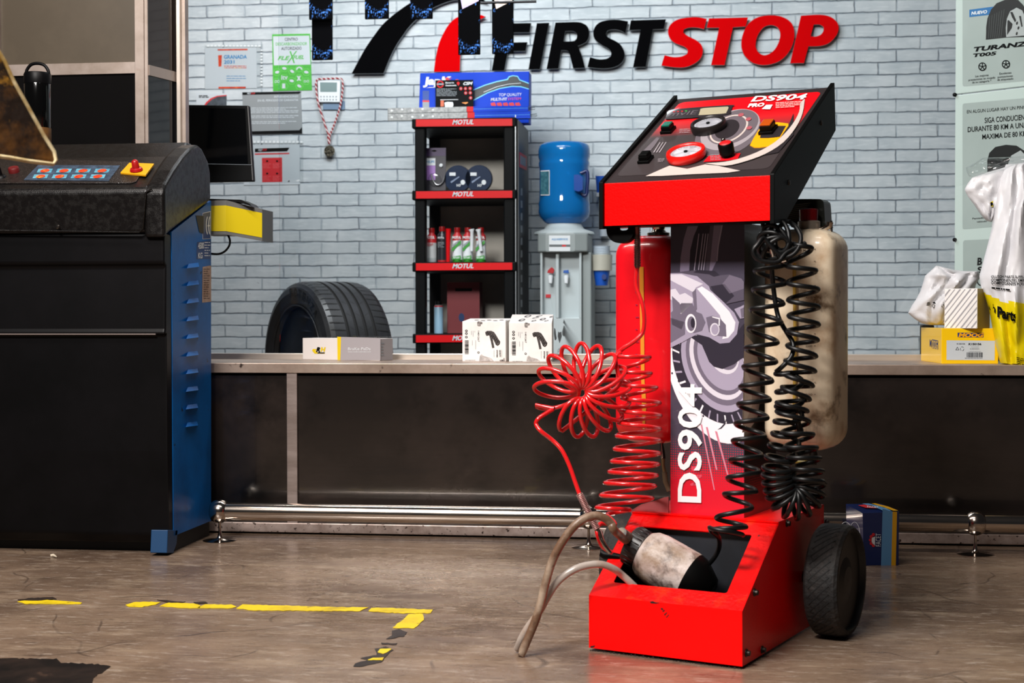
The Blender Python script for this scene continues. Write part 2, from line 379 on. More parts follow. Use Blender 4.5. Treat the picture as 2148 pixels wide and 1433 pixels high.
# return side running back to the window post
a = V((xc, YP, 0)); xq = onY(371.5, 157, YG).x; b = V((xq, YG, 0)); d = b-a; nrm = V((-d.y, d.x, 0)).normalized()*.02
z1a = onY(311, 136.4, YP).z; z0a = onY(311, 158, YP).z
def slabv(mb, a, b, z0, z1, off, m):
    A = [a+nrm*0, b+nrm*0]; mb.shape([[V((a.x, a.y, z0)), V((b.x, b.y, z0)), V((b.x, b.y, z1)), V((a.x, a.y, z1))]], off, m, world=True)
mb = MB(); slabv(mb, a, b, 0, z0a, nrm, mat('black gloss return', '101114', .05, coat=.6)); part('wall_return', mb, kind='structure')
mb = MB(); slabv(mb, a, b, z1a, 2.4, nrm, m_brownglass); part('wall_return_upper', mb, kind='structure')
mb = MB(); slabv(mb, a-nrm*.25, b-nrm*.25, z0a, z1a, nrm*1.2, m_pier); part('trim_8', mb, kind='structure')
x0 = onY(371, 300, YG-.02).x; x1 = onY(378.5, 300, YG-.02).x; x2 = onY(386.5, 300, YG-.02).x
mb = MB(); mb.box((x0, YG-.02, ZS), (x1, YG+.03, 2.6), m_alu2); mb.box((x1, YG-.004, ZS), (x2, YG+.03, 2.6), m_pier); part('trim_9', mb, kind='structure', bevel=.001)

# ------------------------------------------------------------------ floor paint, stains
m_yel = mat('yellow floor paint', 'e2c413', .45, 0, col2='b79c0c', ns=12, lo=.5, hi=.7, col3='3b2c12', ns3=24, lo3=.66, hi3=.7)
m_tar = mat('tarry smudge', '1d1512', .5, 0, col2='33251e', ns=20)
def ragged(pts, amp, n=5, seed=1):
    rn = random.Random(seed); out = []
    for i, p in enumerate(pts):
        q = pts[(i+1) % len(pts)]; k = max(1, int(math.hypot(q[0]-p[0], q[1]-p[1])/n))
        for j in range(k):
            t = j/k; out.append((p[0]+(q[0]-p[0])*t+rn.uniform(-amp, amp)*1.5, p[1]+(q[1]-p[1])*t+rn.uniform(-amp, amp)*.8))
    return out
def floormesh(polys, m, z, amp, seed=1):
    mb = MB()
    for i, p in enumerate(polys):
        P = [onZ(x, y, z) for x, y in ragged(p, amp, 6, seed+i)]; mb.shape([P], (0, 0, .0006-z), m)
    return mb
z3 = lambda pts: zz(pts, 0, 1100, 2.148)
mb = floormesh([z3([(80, 347), (140, 340), (240, 342), (368, 352), (366, 358), (250, 358), (110, 357)])], m_yel, .0016, .7)
single('floor_marking', mb, 'short worn yellow paint dash on the floor, nearest the left edge', 'floor marking', onZ(100, 1262))
mb = floormesh([z3([(565, 362), (600, 350), (700, 349), (722, 352), (700, 362), (640, 371), (575, 370)]), z3([(718, 368), (760, 352), (880, 357), (905, 366), (900, 377), (800, 375)]),
                z3([(890, 376), (925, 360), (1040, 362), (1068, 372), (1030, 378)]), z3([(1066, 377), (1095, 361), (1330, 367), (1520, 373), (1660, 374), (1625, 390), (1400, 389), (1320, 388), (1130, 386)]),
                z3([(1660, 391), (1675, 376), (1800, 378), (1948, 385), (1940, 400), (1820, 400), (1700, 394)]),
                z3([(1840, 405), (1905, 402), (1908, 430), (1888, 450), (1868, 467), (1770, 466), (1790, 448), (1805, 440)])], m_yel, .0016, .8, 5)
single('floor_marking', mb, 'long worn yellow painted line on the floor that turns a corner at its right end', 'floor marking', onZ(600, 1272))
mb = floormesh([z3([(1700, 575), (1712, 560), (1765, 560), (1752, 572), (1728, 583)]), z3([(1658, 610), (1680, 601), (1730, 600), (1725, 611)])], m_yel, .0022, .6, 20)
single('floor_marking', mb, 'two small yellow paint remnants inside a black smudge on the floor', 'floor marking', onZ(800, 1372))
mb = floormesh([z3([(1765, 480), (1800, 472), (1832, 486), (1815, 505), (1740, 518), (1765, 500)]), z3([(1720, 534), (1790, 536), (1785, 542), (1722, 541)]),
                z3([(1690, 560), (1740, 550), (1770, 565), (1745, 590), (1715, 622), (1640, 640), (1590, 640), (1600, 626), (1660, 610), (1625, 603), (1700, 588)])], m_tar, .0012, 1.0, 30)
single('floor_stain', mb, 'black rubbery smudge trail on the floor below the yellow line corner', 'stain', onZ(800, 1370))
mb = floormesh([z3([(-60, 600), (60, 604), (255, 606), (270, 622), (440, 630), (500, 640), (470, 660), (420, 690), (410, 760), (-60, 760)])], mat('black floor patch', '15110f', .35, 0, col2='2b211c', ns=9, col3='4a382d', ns3=5, lo3=.62, hi3=.68), .0014, 1.5, 40)
single('floor_stain', mb, 'large dark bare patch of floor in the near left corner', 'stain', onZ(100, 1400))
for i, (lb_, p) in enumerate((('thin black scuff along the short yellow dash at the left', [(37, 1258), (60, 1255), (110, 1252), (118, 1256), (80, 1260)]), ('thin black scuff at the left end of the long yellow floor line', [(330, 1258), (350, 1259), (372, 1262), (390, 1262), (360, 1264)]), ('tiny black scuff above the long yellow floor line', [(405, 1263), (430, 1262), (436, 1265), (412, 1267)]))):
    mb = MB(); mb.shape([[onZ(x, y, .0024) for x, y in ragged(p, .7, 6, 50+i)]], (0, 0, -.0018), m_tar); single('floor_stain', mb, lb_, 'stain', onZ(*p[0]))
mb = MB(); mb.tube([onZ(105+1, 1166, .004), onZ(112, 1165, .005), onZ(118, 1168, .004)], [.004, .0045, .002], mat('pale scrap', 'c9bda8', .7)); single('paper_scrap', mb, 'tiny pale scrap on the floor in front of the black control cabinet', 'scrap', onZ(110, 1167))

# ------------------------------------------------------------------ bumper rail
m_chrome = mat('polished steel', 'c9bfb6', .13, 1., col2='b3a598', ns=3, stretch=(1, 1, 8), rough2=.2)
YR = 4.30
zr = onY(1100, 1082.5, YR).z
t = thing('bumper_rail', 'polished steel tube rail on short floor stands in front of the bench wall', 'rail', (0, YR, 0))
mb = MB(); xr0 = onY(474, 1075, YR).x; mb.tube([(xr0, YR, zr), (3.0, YR, zr)], .0272, m_chrome, 32); part('tube', mb, t)
for px in (461, 1235, 2046):
    q = onY(px, 1085, YR); mb = MB(); prof = []
    for i in range(13):
        u = -.026+.052*i/12; prof.append((math.sqrt(max(0, .0365**2-u*u)), u))
    mb.lathe([(.0, -.0262)]+prof+[(.0, .0262)], (q.x, YR, zr), (1, 0, 0), m_chrome, 28)
    s = part('ball_joint', mb, t)
    mb = MB(); mb.lathe([(.052, 0), (.052, .0015), (.045, .003), (.012, .006), (.0075, .012), (.006, .02), (.0045, .03), (.004, zr-.036)], (q.x, YR, 0), (0, 0, 1), m_chrome, 28); part('stand', mb, t)
# ================================================================== control cabinet at the left
XM = -1.49
m_blk = mat('satin black cover', '050506', .42, 0, col2='0b0a0c', ns=3, bump=(3, .1), spec=.14)
m_hood = mat('textured black hood', '0c0a0a', .3, 0, col2='100e0d', ns=60, lo=.45, hi=.6, bump=(320, .10), rough2=.42, spec=.3)
m_blue = mat('blue painted steel', '0462ae', .4, 0, spec=.2, col2='044a88', ns=5, lo=.4, hi=.7, col3='1f2b38', ns3=26, lo3=.66, hi3=.7)
m_wht = mat('white print', 'd9dde0', .6)
cab = thing('control_cabinet', 'black fronted blue sided workshop machine cabinet with sloping button panel', 'control cabinet', (XM-.4, 4.05, 0))
yc0, yc1 = 4.075, 4.405
zf = lambda y, Y=4.02: onX(345, y, XM).z
mb = MB(); mb.box((-2.5, yc0+.02, .0), (XM-.01, yc1, .05), mat('black plinth', '070707', .7))
part('plinth', mb, cab)
P = [onX(x, y, XM) for x, y in [(356, 486), (443, 421), (443, 1093), (371.6, 1122), (368, 1124), (362, 1126)]]
for p_ in (P[0], P[-1]): p_.y = 4.06
mb = MB(); mb.shape([P], (-.9, 0, 0), m_blue); part('body', mb, cab, 'blue side', bevel=.002)
mb = MB(); mb.shape([[onX(x, y, XM) for x, y in [(352, 1112), (373, 1112), (371, 1140), (364, 1160.5), (350, 1160.5)]]], (-.05, 0, 0), mat('worn blue foot', '0a3a62', .5)); part('foot', mb, cab, 'blue foot', bevel=.002)
# front cover: slight bulge profile, rounded right edge
Z_ = lambda y: onY(200, y, 4.0).z
prof = [(4.055, .03), (4.03, .06), (4.02, .3), (4.02, Z_(703)), (4.006, Z_(701)), (4.012, Z_(690)), (4.018, Z_(560)), (4.004, Z_(552)), (4.004, Z_(490)), (4.09, Z_(490)), (4.09, .03)]
mb = MB(); mb.shape([[(-2.5, a, b) for a, b in prof]], (2.5+XM-.002, 0, 0), m_blk); part('front_cover', mb, cab, 'black front', bevel=.012, seg=4)
mb = MB(); mb.tube([(-2.4, 4.008, Z_(701.5)), (XM-.03, 4.008, Z_(701.5))], .0022, mat('worn edge', '6b605c', .4)); part('cover_seam', mb, cab)
# hood
HX = XM+.006
def hy(x, y): q = onX(x, y, HX); return (q.y, q.z)
hood = [hy(345, 500), hy(344, 400), hy(349, 386), hy(366, 357), hy(386, 328), hy(402, 311), hy(416, 304), hy(427, 314), hy(437, 335), hy(442, 362), hy(443.5, 421), hy(359, 486)]
mb = MB(); mb.shape([[(HX-.062, a, b) for a, b in hood]], (.062, 0, 0), m_hood); cheek = part('hood_end', mb, cab, bevel=.014, seg=4)
yfr, zfr = hood[0][0], onY(200, 489, 4.0).z
zt0 = onY(200, 394, 4.0).z; 
ybk = 4.22; zbk = onY(200, 331, ybk).z
zc = onY(200, 303, 4.34).z
core = [(3.995, zfr), (3.985, zt0-.012), (3.995, zt0), (ybk, zbk), (ybk+.02, zbk), (4.33, zc), (4.37, zc), (4.40, zfr)]
mb = MB(); mb.shape([[(-2.5, a, b) for a, b in core]], (2.5+HX-.05, 0, 0), m_hood); part('hood', mb, cab, bevel=.008, seg=3)
pf = Pl((0, 3.985, zfr+.05), (0, -1, 0.001))
# raised rib framing the hood front, seam and screw
mb = MB(); mb.tube([pf.at(-60, 483, .002), pf.at(292, 487, .002), pf.at(300, 480, .002), pf.at(306, 404, .002), pf.at(318, 396, .002)], .003, m_hood, 8); part('hood_rib', mb, cab)
mb = MB(); q = pf.at(121, 476, .004); mb.lathe([(.006, 0), (.005, .003), (0, .004)], q, (0, -1, 0), m_chrome, 14); part('screw', mb, cab)
# control panel
pn = V((0, -(zbk-zt0), ybk-3.995)).normalized(); pp = Pl((0, 3.995, zt0), pn)
mb = MB(); pp.slab(mb, [(-80, 386), (-60, 338), (150, 337), (300, 343), (309, 347), (286, 383), (276, 386)], mat('panel plate', '1c1816', .3, 0, col2='2a2320', ns=90, bump=(300, .3)), -.004); part('panel_plate', mb, cab, bevel=.003)
mb = MB(); pp.p += pp.n*.004
pp.slab(mb, [(50, 378), (80, 347), (252, 348), (228, 380)], mat('label film', '2a3848', .25, 0, col2='3f5268', ns=40), -.0015)
cb_ = mat('cyan print', '67a9bd', .4, 0, col2='3f7d94', ns=60); rb_ = mat('orange print', 'd8481d', .4, 0, col2='a81f10', ns=60, col3='f0b040', ns3=50, lo3=.6, hi3=.66)
for i in range(4):
    for j in range(2):
        x = 94+i*40-j*9; y = 358+j*12
        pp.poly(mb, [(x-17, y+4), (x-13, y-4), (x+17, y-4), (x+13, y+4)], cb_, 5); pp.poly(mb, ell(x, y, 10, 3.4, -8), rb_, 7)
part('button_panel', mb, cab, 'blue label sheet with orange symbols')
mb = MB(); pp.slab(mb, [(253, 366), (272, 345), (324, 347), (306, 371)], mat('yellow plate', 'd99a08', .4), -.006); sw = part('isolator_switch', mb, cab, 'yellow plate with red knob', bevel=.001)
mb = MB(); q = pp.at(286, 357, .008); mb.lathe([(.019, 0), (.017, .006), (.011, .008), (.0095, .028), (.004, .032), (0, .032)], q, pp.n, mat('red knob', '9c0f10', .35), 24); part('knob', mb, sw)
mb = MB(); q = pp.at(30, 361, 0); mb.lathe([(.016, 0), (.016, .012), (.014, .015), (0, .015)], q, pp.n, mat('dull red button', '5e0c0e', .5), 24); part('button', mb, cab, 'dull red button')
mb = MB(); q = pp.at(2, 372, 0); mb.lathe([(.016, 0), (.013, .006), (.006, .008), (.005, .03)], q, pp.n, m_blk, 16); q2 = q+pp.n*.02; mb.tube([q2, q2+V((-.02, -.005, .03)), q2+V((-.05, -.01, .05))], [.006, .007, .008], m_blk); part('lever', mb, cab)
# side details
ps = Pl((XM, 4, .5), (1, 0, 0))
for i in range(10):
    x, y = 405-.28*i, 557+37*i-.0*i
    mb = MB(); q = [(x-13, y+6), (x+13, y+2.5), (x+11, y-6), (x-9, y-3.5)]
    a_ = [ps.at(*q[0], .012), ps.at(*q[1], .012), ps.at(*q[2], .0), ps.at(*q[3], .0)]
    lo_ = [ps.at(q[0][0], q[0][1], 0), ps.at(q[1][0], q[1][1], 0)]
    mb.add(a_+lo_, [(0, 1, 2, 3), (0, 3, 4), (1, 5, 2)], m_blue, False, True); mb.add([a_[0], a_[1], lo_[1], lo_[0]], [(0, 1, 2, 3)], mat('louvre slot', '04070b', .8), False, True)
    part('louvre', mb, cab, recalc=False)
mb = MB(); m_lb = mat('dark blue label', '123a74', .45)
ps.poly(mb, [(425, 447), (442, 443), (442, 501), (425, 502)], m_wht, 1); ps.poly(mb, [(426, 448), (441.3, 444.5), (441.3, 500), (426, 501)], m_lb, 2)
ps.poly(mb, [(411, 452), (427, 453), (427, 490), (418, 487)], mat('torn label', '2b2a2c', .7), 3)
for k, (cx, ex) in enumerate(((434.5, 1), (439.5, 1))):
    ps.poly(mb, ell(cx+1.5, 473, 4.2, 20, 0, 16, 100, 260)+list(reversed(ell(cx+1.5, 473, 2.4, 15.5, 0, 16, 100, 260))), m_wht, 4)
ps.poly(mb, rect(435.5, 472, 440, 475), m_wht, 4)
ps.poly(mb, [(413, 508), (442, 504), (442, 543), (412, 544)], m_lb, 1)
ps.text(mb, '4500', (415, 522), (427, 521), (415, 509), m_wht, .03, 3); ps.text(mb, 'KG', (415, 542), (424, 541.5), (415, 530), m_wht, .03, 3)
ps.bars(mb, 429, 508, 441, 541, 6, m_wht, .3)
part('rating_label', mb, cab, 'blue label plates with white print', recalc=False)
mb = MB(); m_pap = mat('aged paper', 'bfa694', .8, 0, col2='a5836d', ns=20)
ps.poly(mb, [(425, 560), (441, 557), (443, 559), (443, 633), (424, 635)], m_pap, 2); ps.bars(mb, 427, 564, 440, 630, 14, mat('brown print', '4b342a', .8), .3, layer=4, seed=4); part('paper_label', mb, cab, 'peeling buff paper label', recalc=False)
# yellow and grey box unit fixed to the rear of the cabinet
YU = 4.44
m_gy = mat('grey moulding', '5c5c5a', .45); m_yb = mat('yellow band', 'c8b10c', .35)
un = MB()
yv = lambda x, y, d=0: onY(x, y, YU+d)
def facepoly(pts, m): un.shape([[onY(x, y, YU+d) for x, y, d in pts]], None, m, world=True)
A = [(424, 421, 0), (474, 420, 0), (474, 492, 0), (424, 492, 0)]; Bq = [(474, 420, 0), (550, 439, .05), (550, 506, .05), (474, 492, 0)]
fr = [onY(x, y, YU+d) for x, y, d in (A[0], A[1], Bq[1], Bq[2], A[2], A[3])]; bk = [p+V((0, .12, 0)) for p in fr]
mb = MB(); mb.add(fr+bk, [(0, 1, 4, 5), (1, 2, 3, 4), (6, 11, 10, 7), (7, 10, 9, 8), (0, 6, 7, 1), (1, 7, 8, 2), (2, 8, 9, 3), (3, 9, 10, 4), (4, 10, 11, 5), (5, 11, 6, 0)], m_gy, False, True)
for pts in ([(436, 432, 0), (474, 431, 0), (474, 485, 0), (436, 485, 0)], [(474, 431, 0), (550, 447, .05), (550, 498.5, .05), (474, 485, 0)]):
    mb.add([onY(x, y, YU+d)+V((0, -.0012, 0)) for x, y, d in pts], [(0, 1, 2, 3)], m_yb, False, True)
u_ = part('sensor_box', mb, cab, 'yellow and grey box unit', recalc=False)
mb = MB(); P = [onY(x, y, YU+.01) for x, y in [(436, 421), (500, 424), (528, 433), (523, 427), (505, 419), (440, 417)]]; mb.shape([P], (0, .08, 0), m_blk); part('box_cap', mb, u_)
mb = MB(); mb.tube(cr([onY(x, y, YU+.04) for x, y in [(478, 493), (482, 503), (481, 515), (472, 527), (458, 533), (440, 532)]], 5), .0035, m_blk, 8); part('cable', mb, u_)

# ------------------------------------------------------------------ flask on the hood
q = onY(88, 250, 4.28); z0 = core[4][1]-.0
fz = lambda y: onY(88, y, 4.28).z
fl = thing('flask', 'black insulated flask with loop handle standing on the control cabinet hood', 'flask', (q.x, 4.28, fz(312)))
r_ = (onY(105.5, 200, 4.28)-onY(53, 200, 4.28)).length/2; cx = onY(79, 200, 4.28).x
mb = MB(); zb = fz(312); mb.lathe([(r_*.96, fz(270)), (r_, fz(268)), (r_, fz(178)), (r_*.98, fz(176))], (cx, 4.28, 0), (0, 0, 1), mat('gloss black', '050505', .1, coat=.5), 36); part('flask_body', mb, fl)
mb = MB(); mb.lathe([(r_*.9, zb-.006), (r_*.98, zb-.002), (r_*.98, fz(269))], (cx, 4.28, 0), (0, 0, 1), mat('cork base', '6b4518', .6, col2='51340f', ns=30), 36); part('cork_base', mb, fl, 'brown base')
mb = MB(); mb.lathe([(r_*1.0, fz(177)), (r_*1.02, fz(174)), (r_*1.02, fz(157)), (r_*.95, fz(153)), (0, fz(152))], (cx, 4.28, 0), (0, 0, 1), m_blk, 36); li = part('lid', mb, fl)
mb = MB(); mb.tube(cr([onY(x, y, 4.28) for x, y in [(56, 158), (56, 148), (65, 136), (79, 133), (93, 137), (101, 148), (102, 158)]], 5), .005, m_blk, 10); part('handle', mb, fl)

# ------------------------------------------------------------------ mottled golden flap at the far left
m_gold = mat('mottled golden hide', '6d4410', .55, 0, col2='1d1006', ns=9, lo=.42, hi=.6, col3='c08a2a', ns3=14, lo3=.6, hi3=.7, bump=(30, .3))
DF = 2.3
fp = [(-60, 40), (-10, 95), (10, 128), (30, 172), (60, 226), (92, 284), (114, 318), (118, 336), (112, 345), (60, 338), (20, 331), (-60, 320)]
P = [atD(x, y, DF+.0006*x) for x, y in fp]; fv = thing('leather_flap', 'mottled gold and brown pointed leather flap hanging at the left edge', 'leather flap', P[0])
mb = MB(); mb.shape([P], fwd*.012, m_gold); part('hide', mb, fv, bevel=.002)
m_pip = mat('pale worn edge', 'd8c9a0', .6, col2='9a7a3a', ns=20)
mb = MB(); mb.tube([p-fwd*.001 for p in P[1:12]], .0032, m_pip, 8); part('edging', mb, fv, 'pale frayed edge')
# ================================================================== wall sign letters
m_sb = mat('black acrylic', '060607', .6, 0, spec=.0); m_sr = mat('red acrylic', 'c80307', .6, 0, spec=.0); m_edge = mat('grey foam edge', '8d9092', .6)
A_ = lambda p: zz(p, 1020, 20, 5.653); B_ = lambda p: zz(p, 1380, 20, 5.37); C_ = lambda p: zz(p, 730, 0, 5.967)
def letter(name, label, loops, m, gap=.02, th=.018, ed=None):
    Pp = [[onY(x, y, YB-gap-th) for x, y in smooth2(l)] for l in loops]
    mb = MB(); mb.shape(Pp, (0, th, 0), m, ed or m_edge, world=True)
    c = sum(Pp[0], V())/len(Pp[0]); fl_ = [p for l in Pp for p in l]; tr_ = sorted(tessellate_polygon(Pp), key=lambda t: -((fl_[t[1]]-fl_[t[0]]).cross(fl_[t[2]]-fl_[t[0]])).length)
    for t_ in tr_[:2]: g_ = (fl_[t_[0]]+fl_[t_[1]]+fl_[t_[2]])/3; mb.box((g_.x-.008, YB-gap, g_.z-.008), (g_.x+.008, YB+.001, g_.z+.008), m_edge)
    single(name, mb, label, 'sign letter' if 'letter' in name else 'sign', V((c.x, YB, min(p.z for p in Pp[0]))), recalc=True, group=None)
letter('sign_letter', 'black raised letter F on the white brick wall, partly behind a hanging package', [A_([(65, 725), (212, 725), (257, 495), (465, 490), (485, 387), (277, 391), (297, 273), (512, 270), (530, 160), (165, 165)])], m_sb)
letter('sign_letter', 'black raised letter I on the white brick wall', [A_([(500, 710), (635, 708), (745, 158), (600, 162)])], m_sb)
letter('sign_letter', 'black raised letter R on the white brick wall', [A_([(715, 705), (820, 155), (1060, 148), (1150, 165), (1205, 210), (1220, 290), (1195, 370), (1150, 405), (1085, 430), (1130, 540), (1170, 693), (1030, 697), (985, 520), (950, 485), (888, 482), (855, 700)]), A_([(935, 255), (1030, 255), (1075, 285), (1075, 330), (1045, 370), (980, 378), (915, 378)])], m_sb)
letter('sign_letter', 'black raised letter S on the white brick wall', [A_([(1200, 680), (1230, 565), (1330, 590), (1420, 585), (1475, 555), (1482, 510), (1450, 465), (1370, 420), (1290, 355), (1268, 280), (1290, 205), (1350, 150), (1450, 125), (1560, 122), (1680, 140), (1650, 280), (1580, 245), (1500, 235), (1440, 250), (1418, 290), (1445, 330), (1560, 390), (1615, 450), (1640, 530), (1620, 610), (1550, 670), (1440, 697), (1320, 697)])], m_sb)
letter('sign_letter', 'black raised letter T on the white brick wall', [A_([(1740, 683), (1830, 240), (1695, 245), (1715, 130), (2130, 115), (2105, 230), (1975, 235), (1890, 680)])], m_sb)
letter('sign_letter', 'red raised letter S on the white brick wall', [B_([(40, 630), (75, 515), (170, 535), (260, 530), (330, 500), (338, 455), (300, 420), (180, 370), (125, 300), (115, 230), (150, 160), (230, 110), (360, 88), (460, 88), (550, 105), (520, 220), (440, 203), (350, 203), (290, 225), (285, 260), (340, 300), (430, 345), (490, 400), (505, 470), (480, 550), (400, 615), (300, 650), (180, 650)])], m_sr)
letter('sign_letter', 'red raised letter T on the white brick wall', [B_([(600, 625), (690, 205), (550, 205), (575, 100), (1015, 88), (990, 190), (845, 200), (750, 625)])], m_sr)
letter('sign_letter', 'red raised letter O on the white brick wall', [B_([(940, 370), (960, 270), (1020, 160), (1130, 85), (1290, 65), (1420, 90), (1510, 160), (1538, 280), (1515, 400), (1450, 510), (1350, 590), (1210, 625), (1080, 605), (990, 535), (950, 460)]), B_([(1100, 390), (1120, 300), (1180, 210), (1260, 175), (1340, 195), (1378, 260), (1370, 340), (1330, 430), (1270, 490), (1200, 515), (1140, 490), (1108, 440)])], m_sr)
letter('sign_letter', 'red raised letter P on the white brick wall', [B_([(1490, 605), (1612, 70), (1820, 58), (1940, 80), (2015, 140), (2035, 210), (2010, 290), (1930, 375), (1830, 410), (1695, 415), (1645, 603)]), B_([(1755, 170), (1820, 168), (1865, 195), (1865, 240), (1830, 285), (1770, 305), (1720, 300)])], m_sr)
letter('sign_emblem', 'large black curved stripe of the wall sign, left of the letters', [C_([(45, 922), (120, 780), (220, 600), (330, 440), (440, 300), (600, 160), (780, 35), (900, -40), (1100, -110), (1400, -150), (1600, -70), (1750, 38), (1600, 0), (1390, -5), (1250, 20), (1060, 100), (880, 220), (760, 340), (680, 450), (600, 570), (520, 730), (445, 918)])], m_sb)
letter('sign_emblem', 'small red curved stripe of the wall sign beside the black one', [C_([(1075, 900), (1095, 740), (1140, 540), (1220, 370), (1290, 275), (1370, 215), (1500, 185), (1650, 185), (1720, 210), (1560, 300), (1460, 440), (1410, 640), (1398, 895)])], m_sr)

# ================================================================== posters on the brick wall
pw = Pl((0, YB-.004, 1), (0, -1, 0))
m_paper = mat('white paper', 'bcc4ca', .6); m_org = mat('orange print', 'c8701f', .6); m_bpr = mat('blue print', '2d7fb4', .6); m_blkp = mat('black print', '0c0d0e', .6, spec=.08)
m_redp = mat('red print', 'c8202a', .5); m_gryp = mat('grey print', '8d9499', .6); m_grn = mat('green print', '2f9e1f', .5, 0, col2='3cac2a', ns=3); m_grn2 = mat('light green print', '6dc85c', .5)
def board(pts, m, th=.003): mb = MB(); pw.slab(mb, pts, m, th); return mb
mb = board([(430, 101), (538, 99.5), (539, 185), (430, 187)], m_paper)
z4 = lambda *p: zz(p, 400, 60, 4.215)
pw.poly(mb, z4((238, 182), (503, 178), (503, 192), (238, 195)), m_org); pw.poly(mb, z4((245, 515), (487, 513), (487, 529), (245, 531)), m_org); pw.poly(mb, z4((242, 236), (276, 234), (272, 335), (246, 337)), m_org)
pw.text(mb, 'GRANADA', *z4((294, 267), (498, 265), (294, 234)), m_bpr, .03); pw.text(mb, '2031', *z4((294, 311), (388, 309), (294, 280)), m_bpr, .03)
pw.bars(mb, 470, 138, 517, 145, 2, m_org, .4, seed=2); pw.bars(mb, 475, 159, 516, 174, 3, m_bpr, .25, seed=3)
t = thing('poster', 'white certificate with orange bars and blue lettering in a clear punched sleeve', 'poster', pw.at(430, 187))
part('sheet', mb, t, recalc=False)
mb = MB(); P = [pw.at(x, y, .006) for x, y in [(429, 95), (552, 92), (551, 186), (429, 188)]]; mb.shape([P], (0, .0008, 0), m_clear); 
m_slv = mat('sleeve strip', 'e6ecee', .3, 0, alpha=.75)
for i in range(15): x = 434+i*7.7; pw.poly(mb, rect(x, 94.6, x+5.2, 98), m_slv, 18)
for i in range(12): y = 104+i*6.6; pw.poly(mb, rect(546.5, y, 550.5, y+3), m_slv, 18)
part('sleeve', mb, t, recalc=False)

mb = board([(570.8, 72), (650.3, 70.7), (654.3, 189.3), (572.7, 191)], m_grn, .004)
pw.poly(mb, z4((728, 68), (1048, 62), (1058, 318), (736, 325)), m_paper)
pw.text(mb, 'CENTRO', *z4((832, 108), (947, 106), (832, 82)), m_blkp, .01); pw.text(mb, 'DESCARBONIZADOR', *z4((752, 150), (1030, 146), (752, 124)), m_grn, .01); pw.text(mb, 'AUTORIZADO', *z4((802, 190), (980, 187), (802, 163)), m_blkp, .01)
pw.text(mb, 'FLE', *z4((770, 278), (862, 277), (785, 243)), m_grn, .03); pw.text(mb, 'X', *z4((850, 308), (922, 306), (872, 200)), m_grn, .0); pw.text(mb, 'FUEL', *z4((905, 270), (1000, 268), (915, 238)), m_grn, .03)
for i, (hx, hy_) in enumerate([(765, 385), (828, 352), (897, 378), (960, 352), (1022, 385), (762, 468), (828, 436), (893, 462), (958, 436), (1022, 465), (828, 508), (960, 508)]):
    o = [(hx+36*math.cos(R(60*k)), hy_+34*math.sin(R(60*k))) for k in range(6)]; n_ = [(hx+33*math.cos(R(60*k)), hy_+31*math.sin(R(60*k))) for k in range(6)]
    P = [[pw.at(*q, .0006) for q in z4(*o)], [pw.at(*q, .0006) for q in z4(*n_)]]; mb.shape(P, None, m_grn2, world=True)
    if i == 6: pw.text(mb, 'itv', *z4((802, 452), (858, 450), (802, 412)), m_paper, .02)
    elif i == 8: pw.text(mb, 'x', *z4((938, 458), (976, 456), (938, 420)), m_paper, .05)
    elif i in (5, 9): pw.text(mb, 'oo', *z4((742, 482), (786, 480), (742, 456)) if i == 5 else z4((1000, 478), (1046, 476), (1000, 456)), m_paper, .0)
    elif i == 10: pw.poly(mb, z4((810, 486), (836, 486), (836, 524), (842, 528), (808, 528)), m_paper, 3)
    elif i == 3: pw.poly(mb, z4(*(ell(hx, hy_+12, 28, 28, 0, 14, 180, 360)+list(reversed(ell(hx, hy_+12, 16, 16, 0, 14, 180, 360))))), m_paper, 3)
    else: pw.poly(mb, z4(*ell(hx, hy_, 20, 12, 20*(i % 3)-10, 12)), m_paper, 3)
single('poster', mb, 'green and white poster with green hexagon icons in its lower half', 'poster', pw.at(572, 190), recalc=False)

mb = board([(412, 195.5), (475.5, 196), (475, 262), (411, 262)], m_paper)
pw.poly(mb, zz(ell(310, 790, 178, 190, 0, 24, 180, 290)+[(322, 800)], 400, 60, 4.215)[:0] or [(424, 228), (432, 215), (442, 206), (455, 201), (475.5, 199), (475, 262), (424, 262)], m_redp)
pw.poly(mb, [(427, 229), (435, 217), (445, 208), (456, 203), (475.5, 201), (475, 262), (427, 262)], mat('dark photo print', '2a3138', .5, 0, col2='48525c', ns=30), 2)
pw.bars(mb, 417, 200, 438, 206, 2, m_blkp, .6); single('poster', mb, 'small white flyer with a red arc, mostly hidden behind the black monitor', 'poster', pw.at(412, 262), recalc=False)

m_brd = mat('grey board', '82888b', .5)
mb = board([(508, 193.5), (631, 191.5), (634.5, 280.5), (512, 283)], m_brd, .006)
pw.poly(mb, z4((457, 563), (980, 557), (958, 577), (457, 587)), m_blkp); pw.poly(mb, z4((470, 910), (960, 898), (985, 870), (985, 928), (470, 938)), m_blkp)
pw.text(mb, 'INTERVENCIONES', *z4((738, 612), (950, 608), (740, 594)), m_paper, .02); pw.text(mb, 'EN EL PERIODO DE GARANTIA', *z4((592, 646), (952, 640), (594, 628)), m_paper, .02)
pw.text(mb, 'FIRST', *z4((500, 582), (532, 581), (502, 567)), m_paper, .02); pw.text(mb, 'STOP', *z4((534, 581), (568, 580), (536, 566)), m_redp, .02)
for a_, b__, n_, sd in ((226, 239, 4, 1), (243, 250, 2, 2), (255, 262, 2, 3)): pw.bars(mb, 519, a_, 626, b__, n_, m_paper, .42, slope=-.01, seed=sd)
single('poster', mb, 'grey notice board with white lettering and black bands, right of the monitor', 'notice board', pw.at(512, 283), recalc=False)

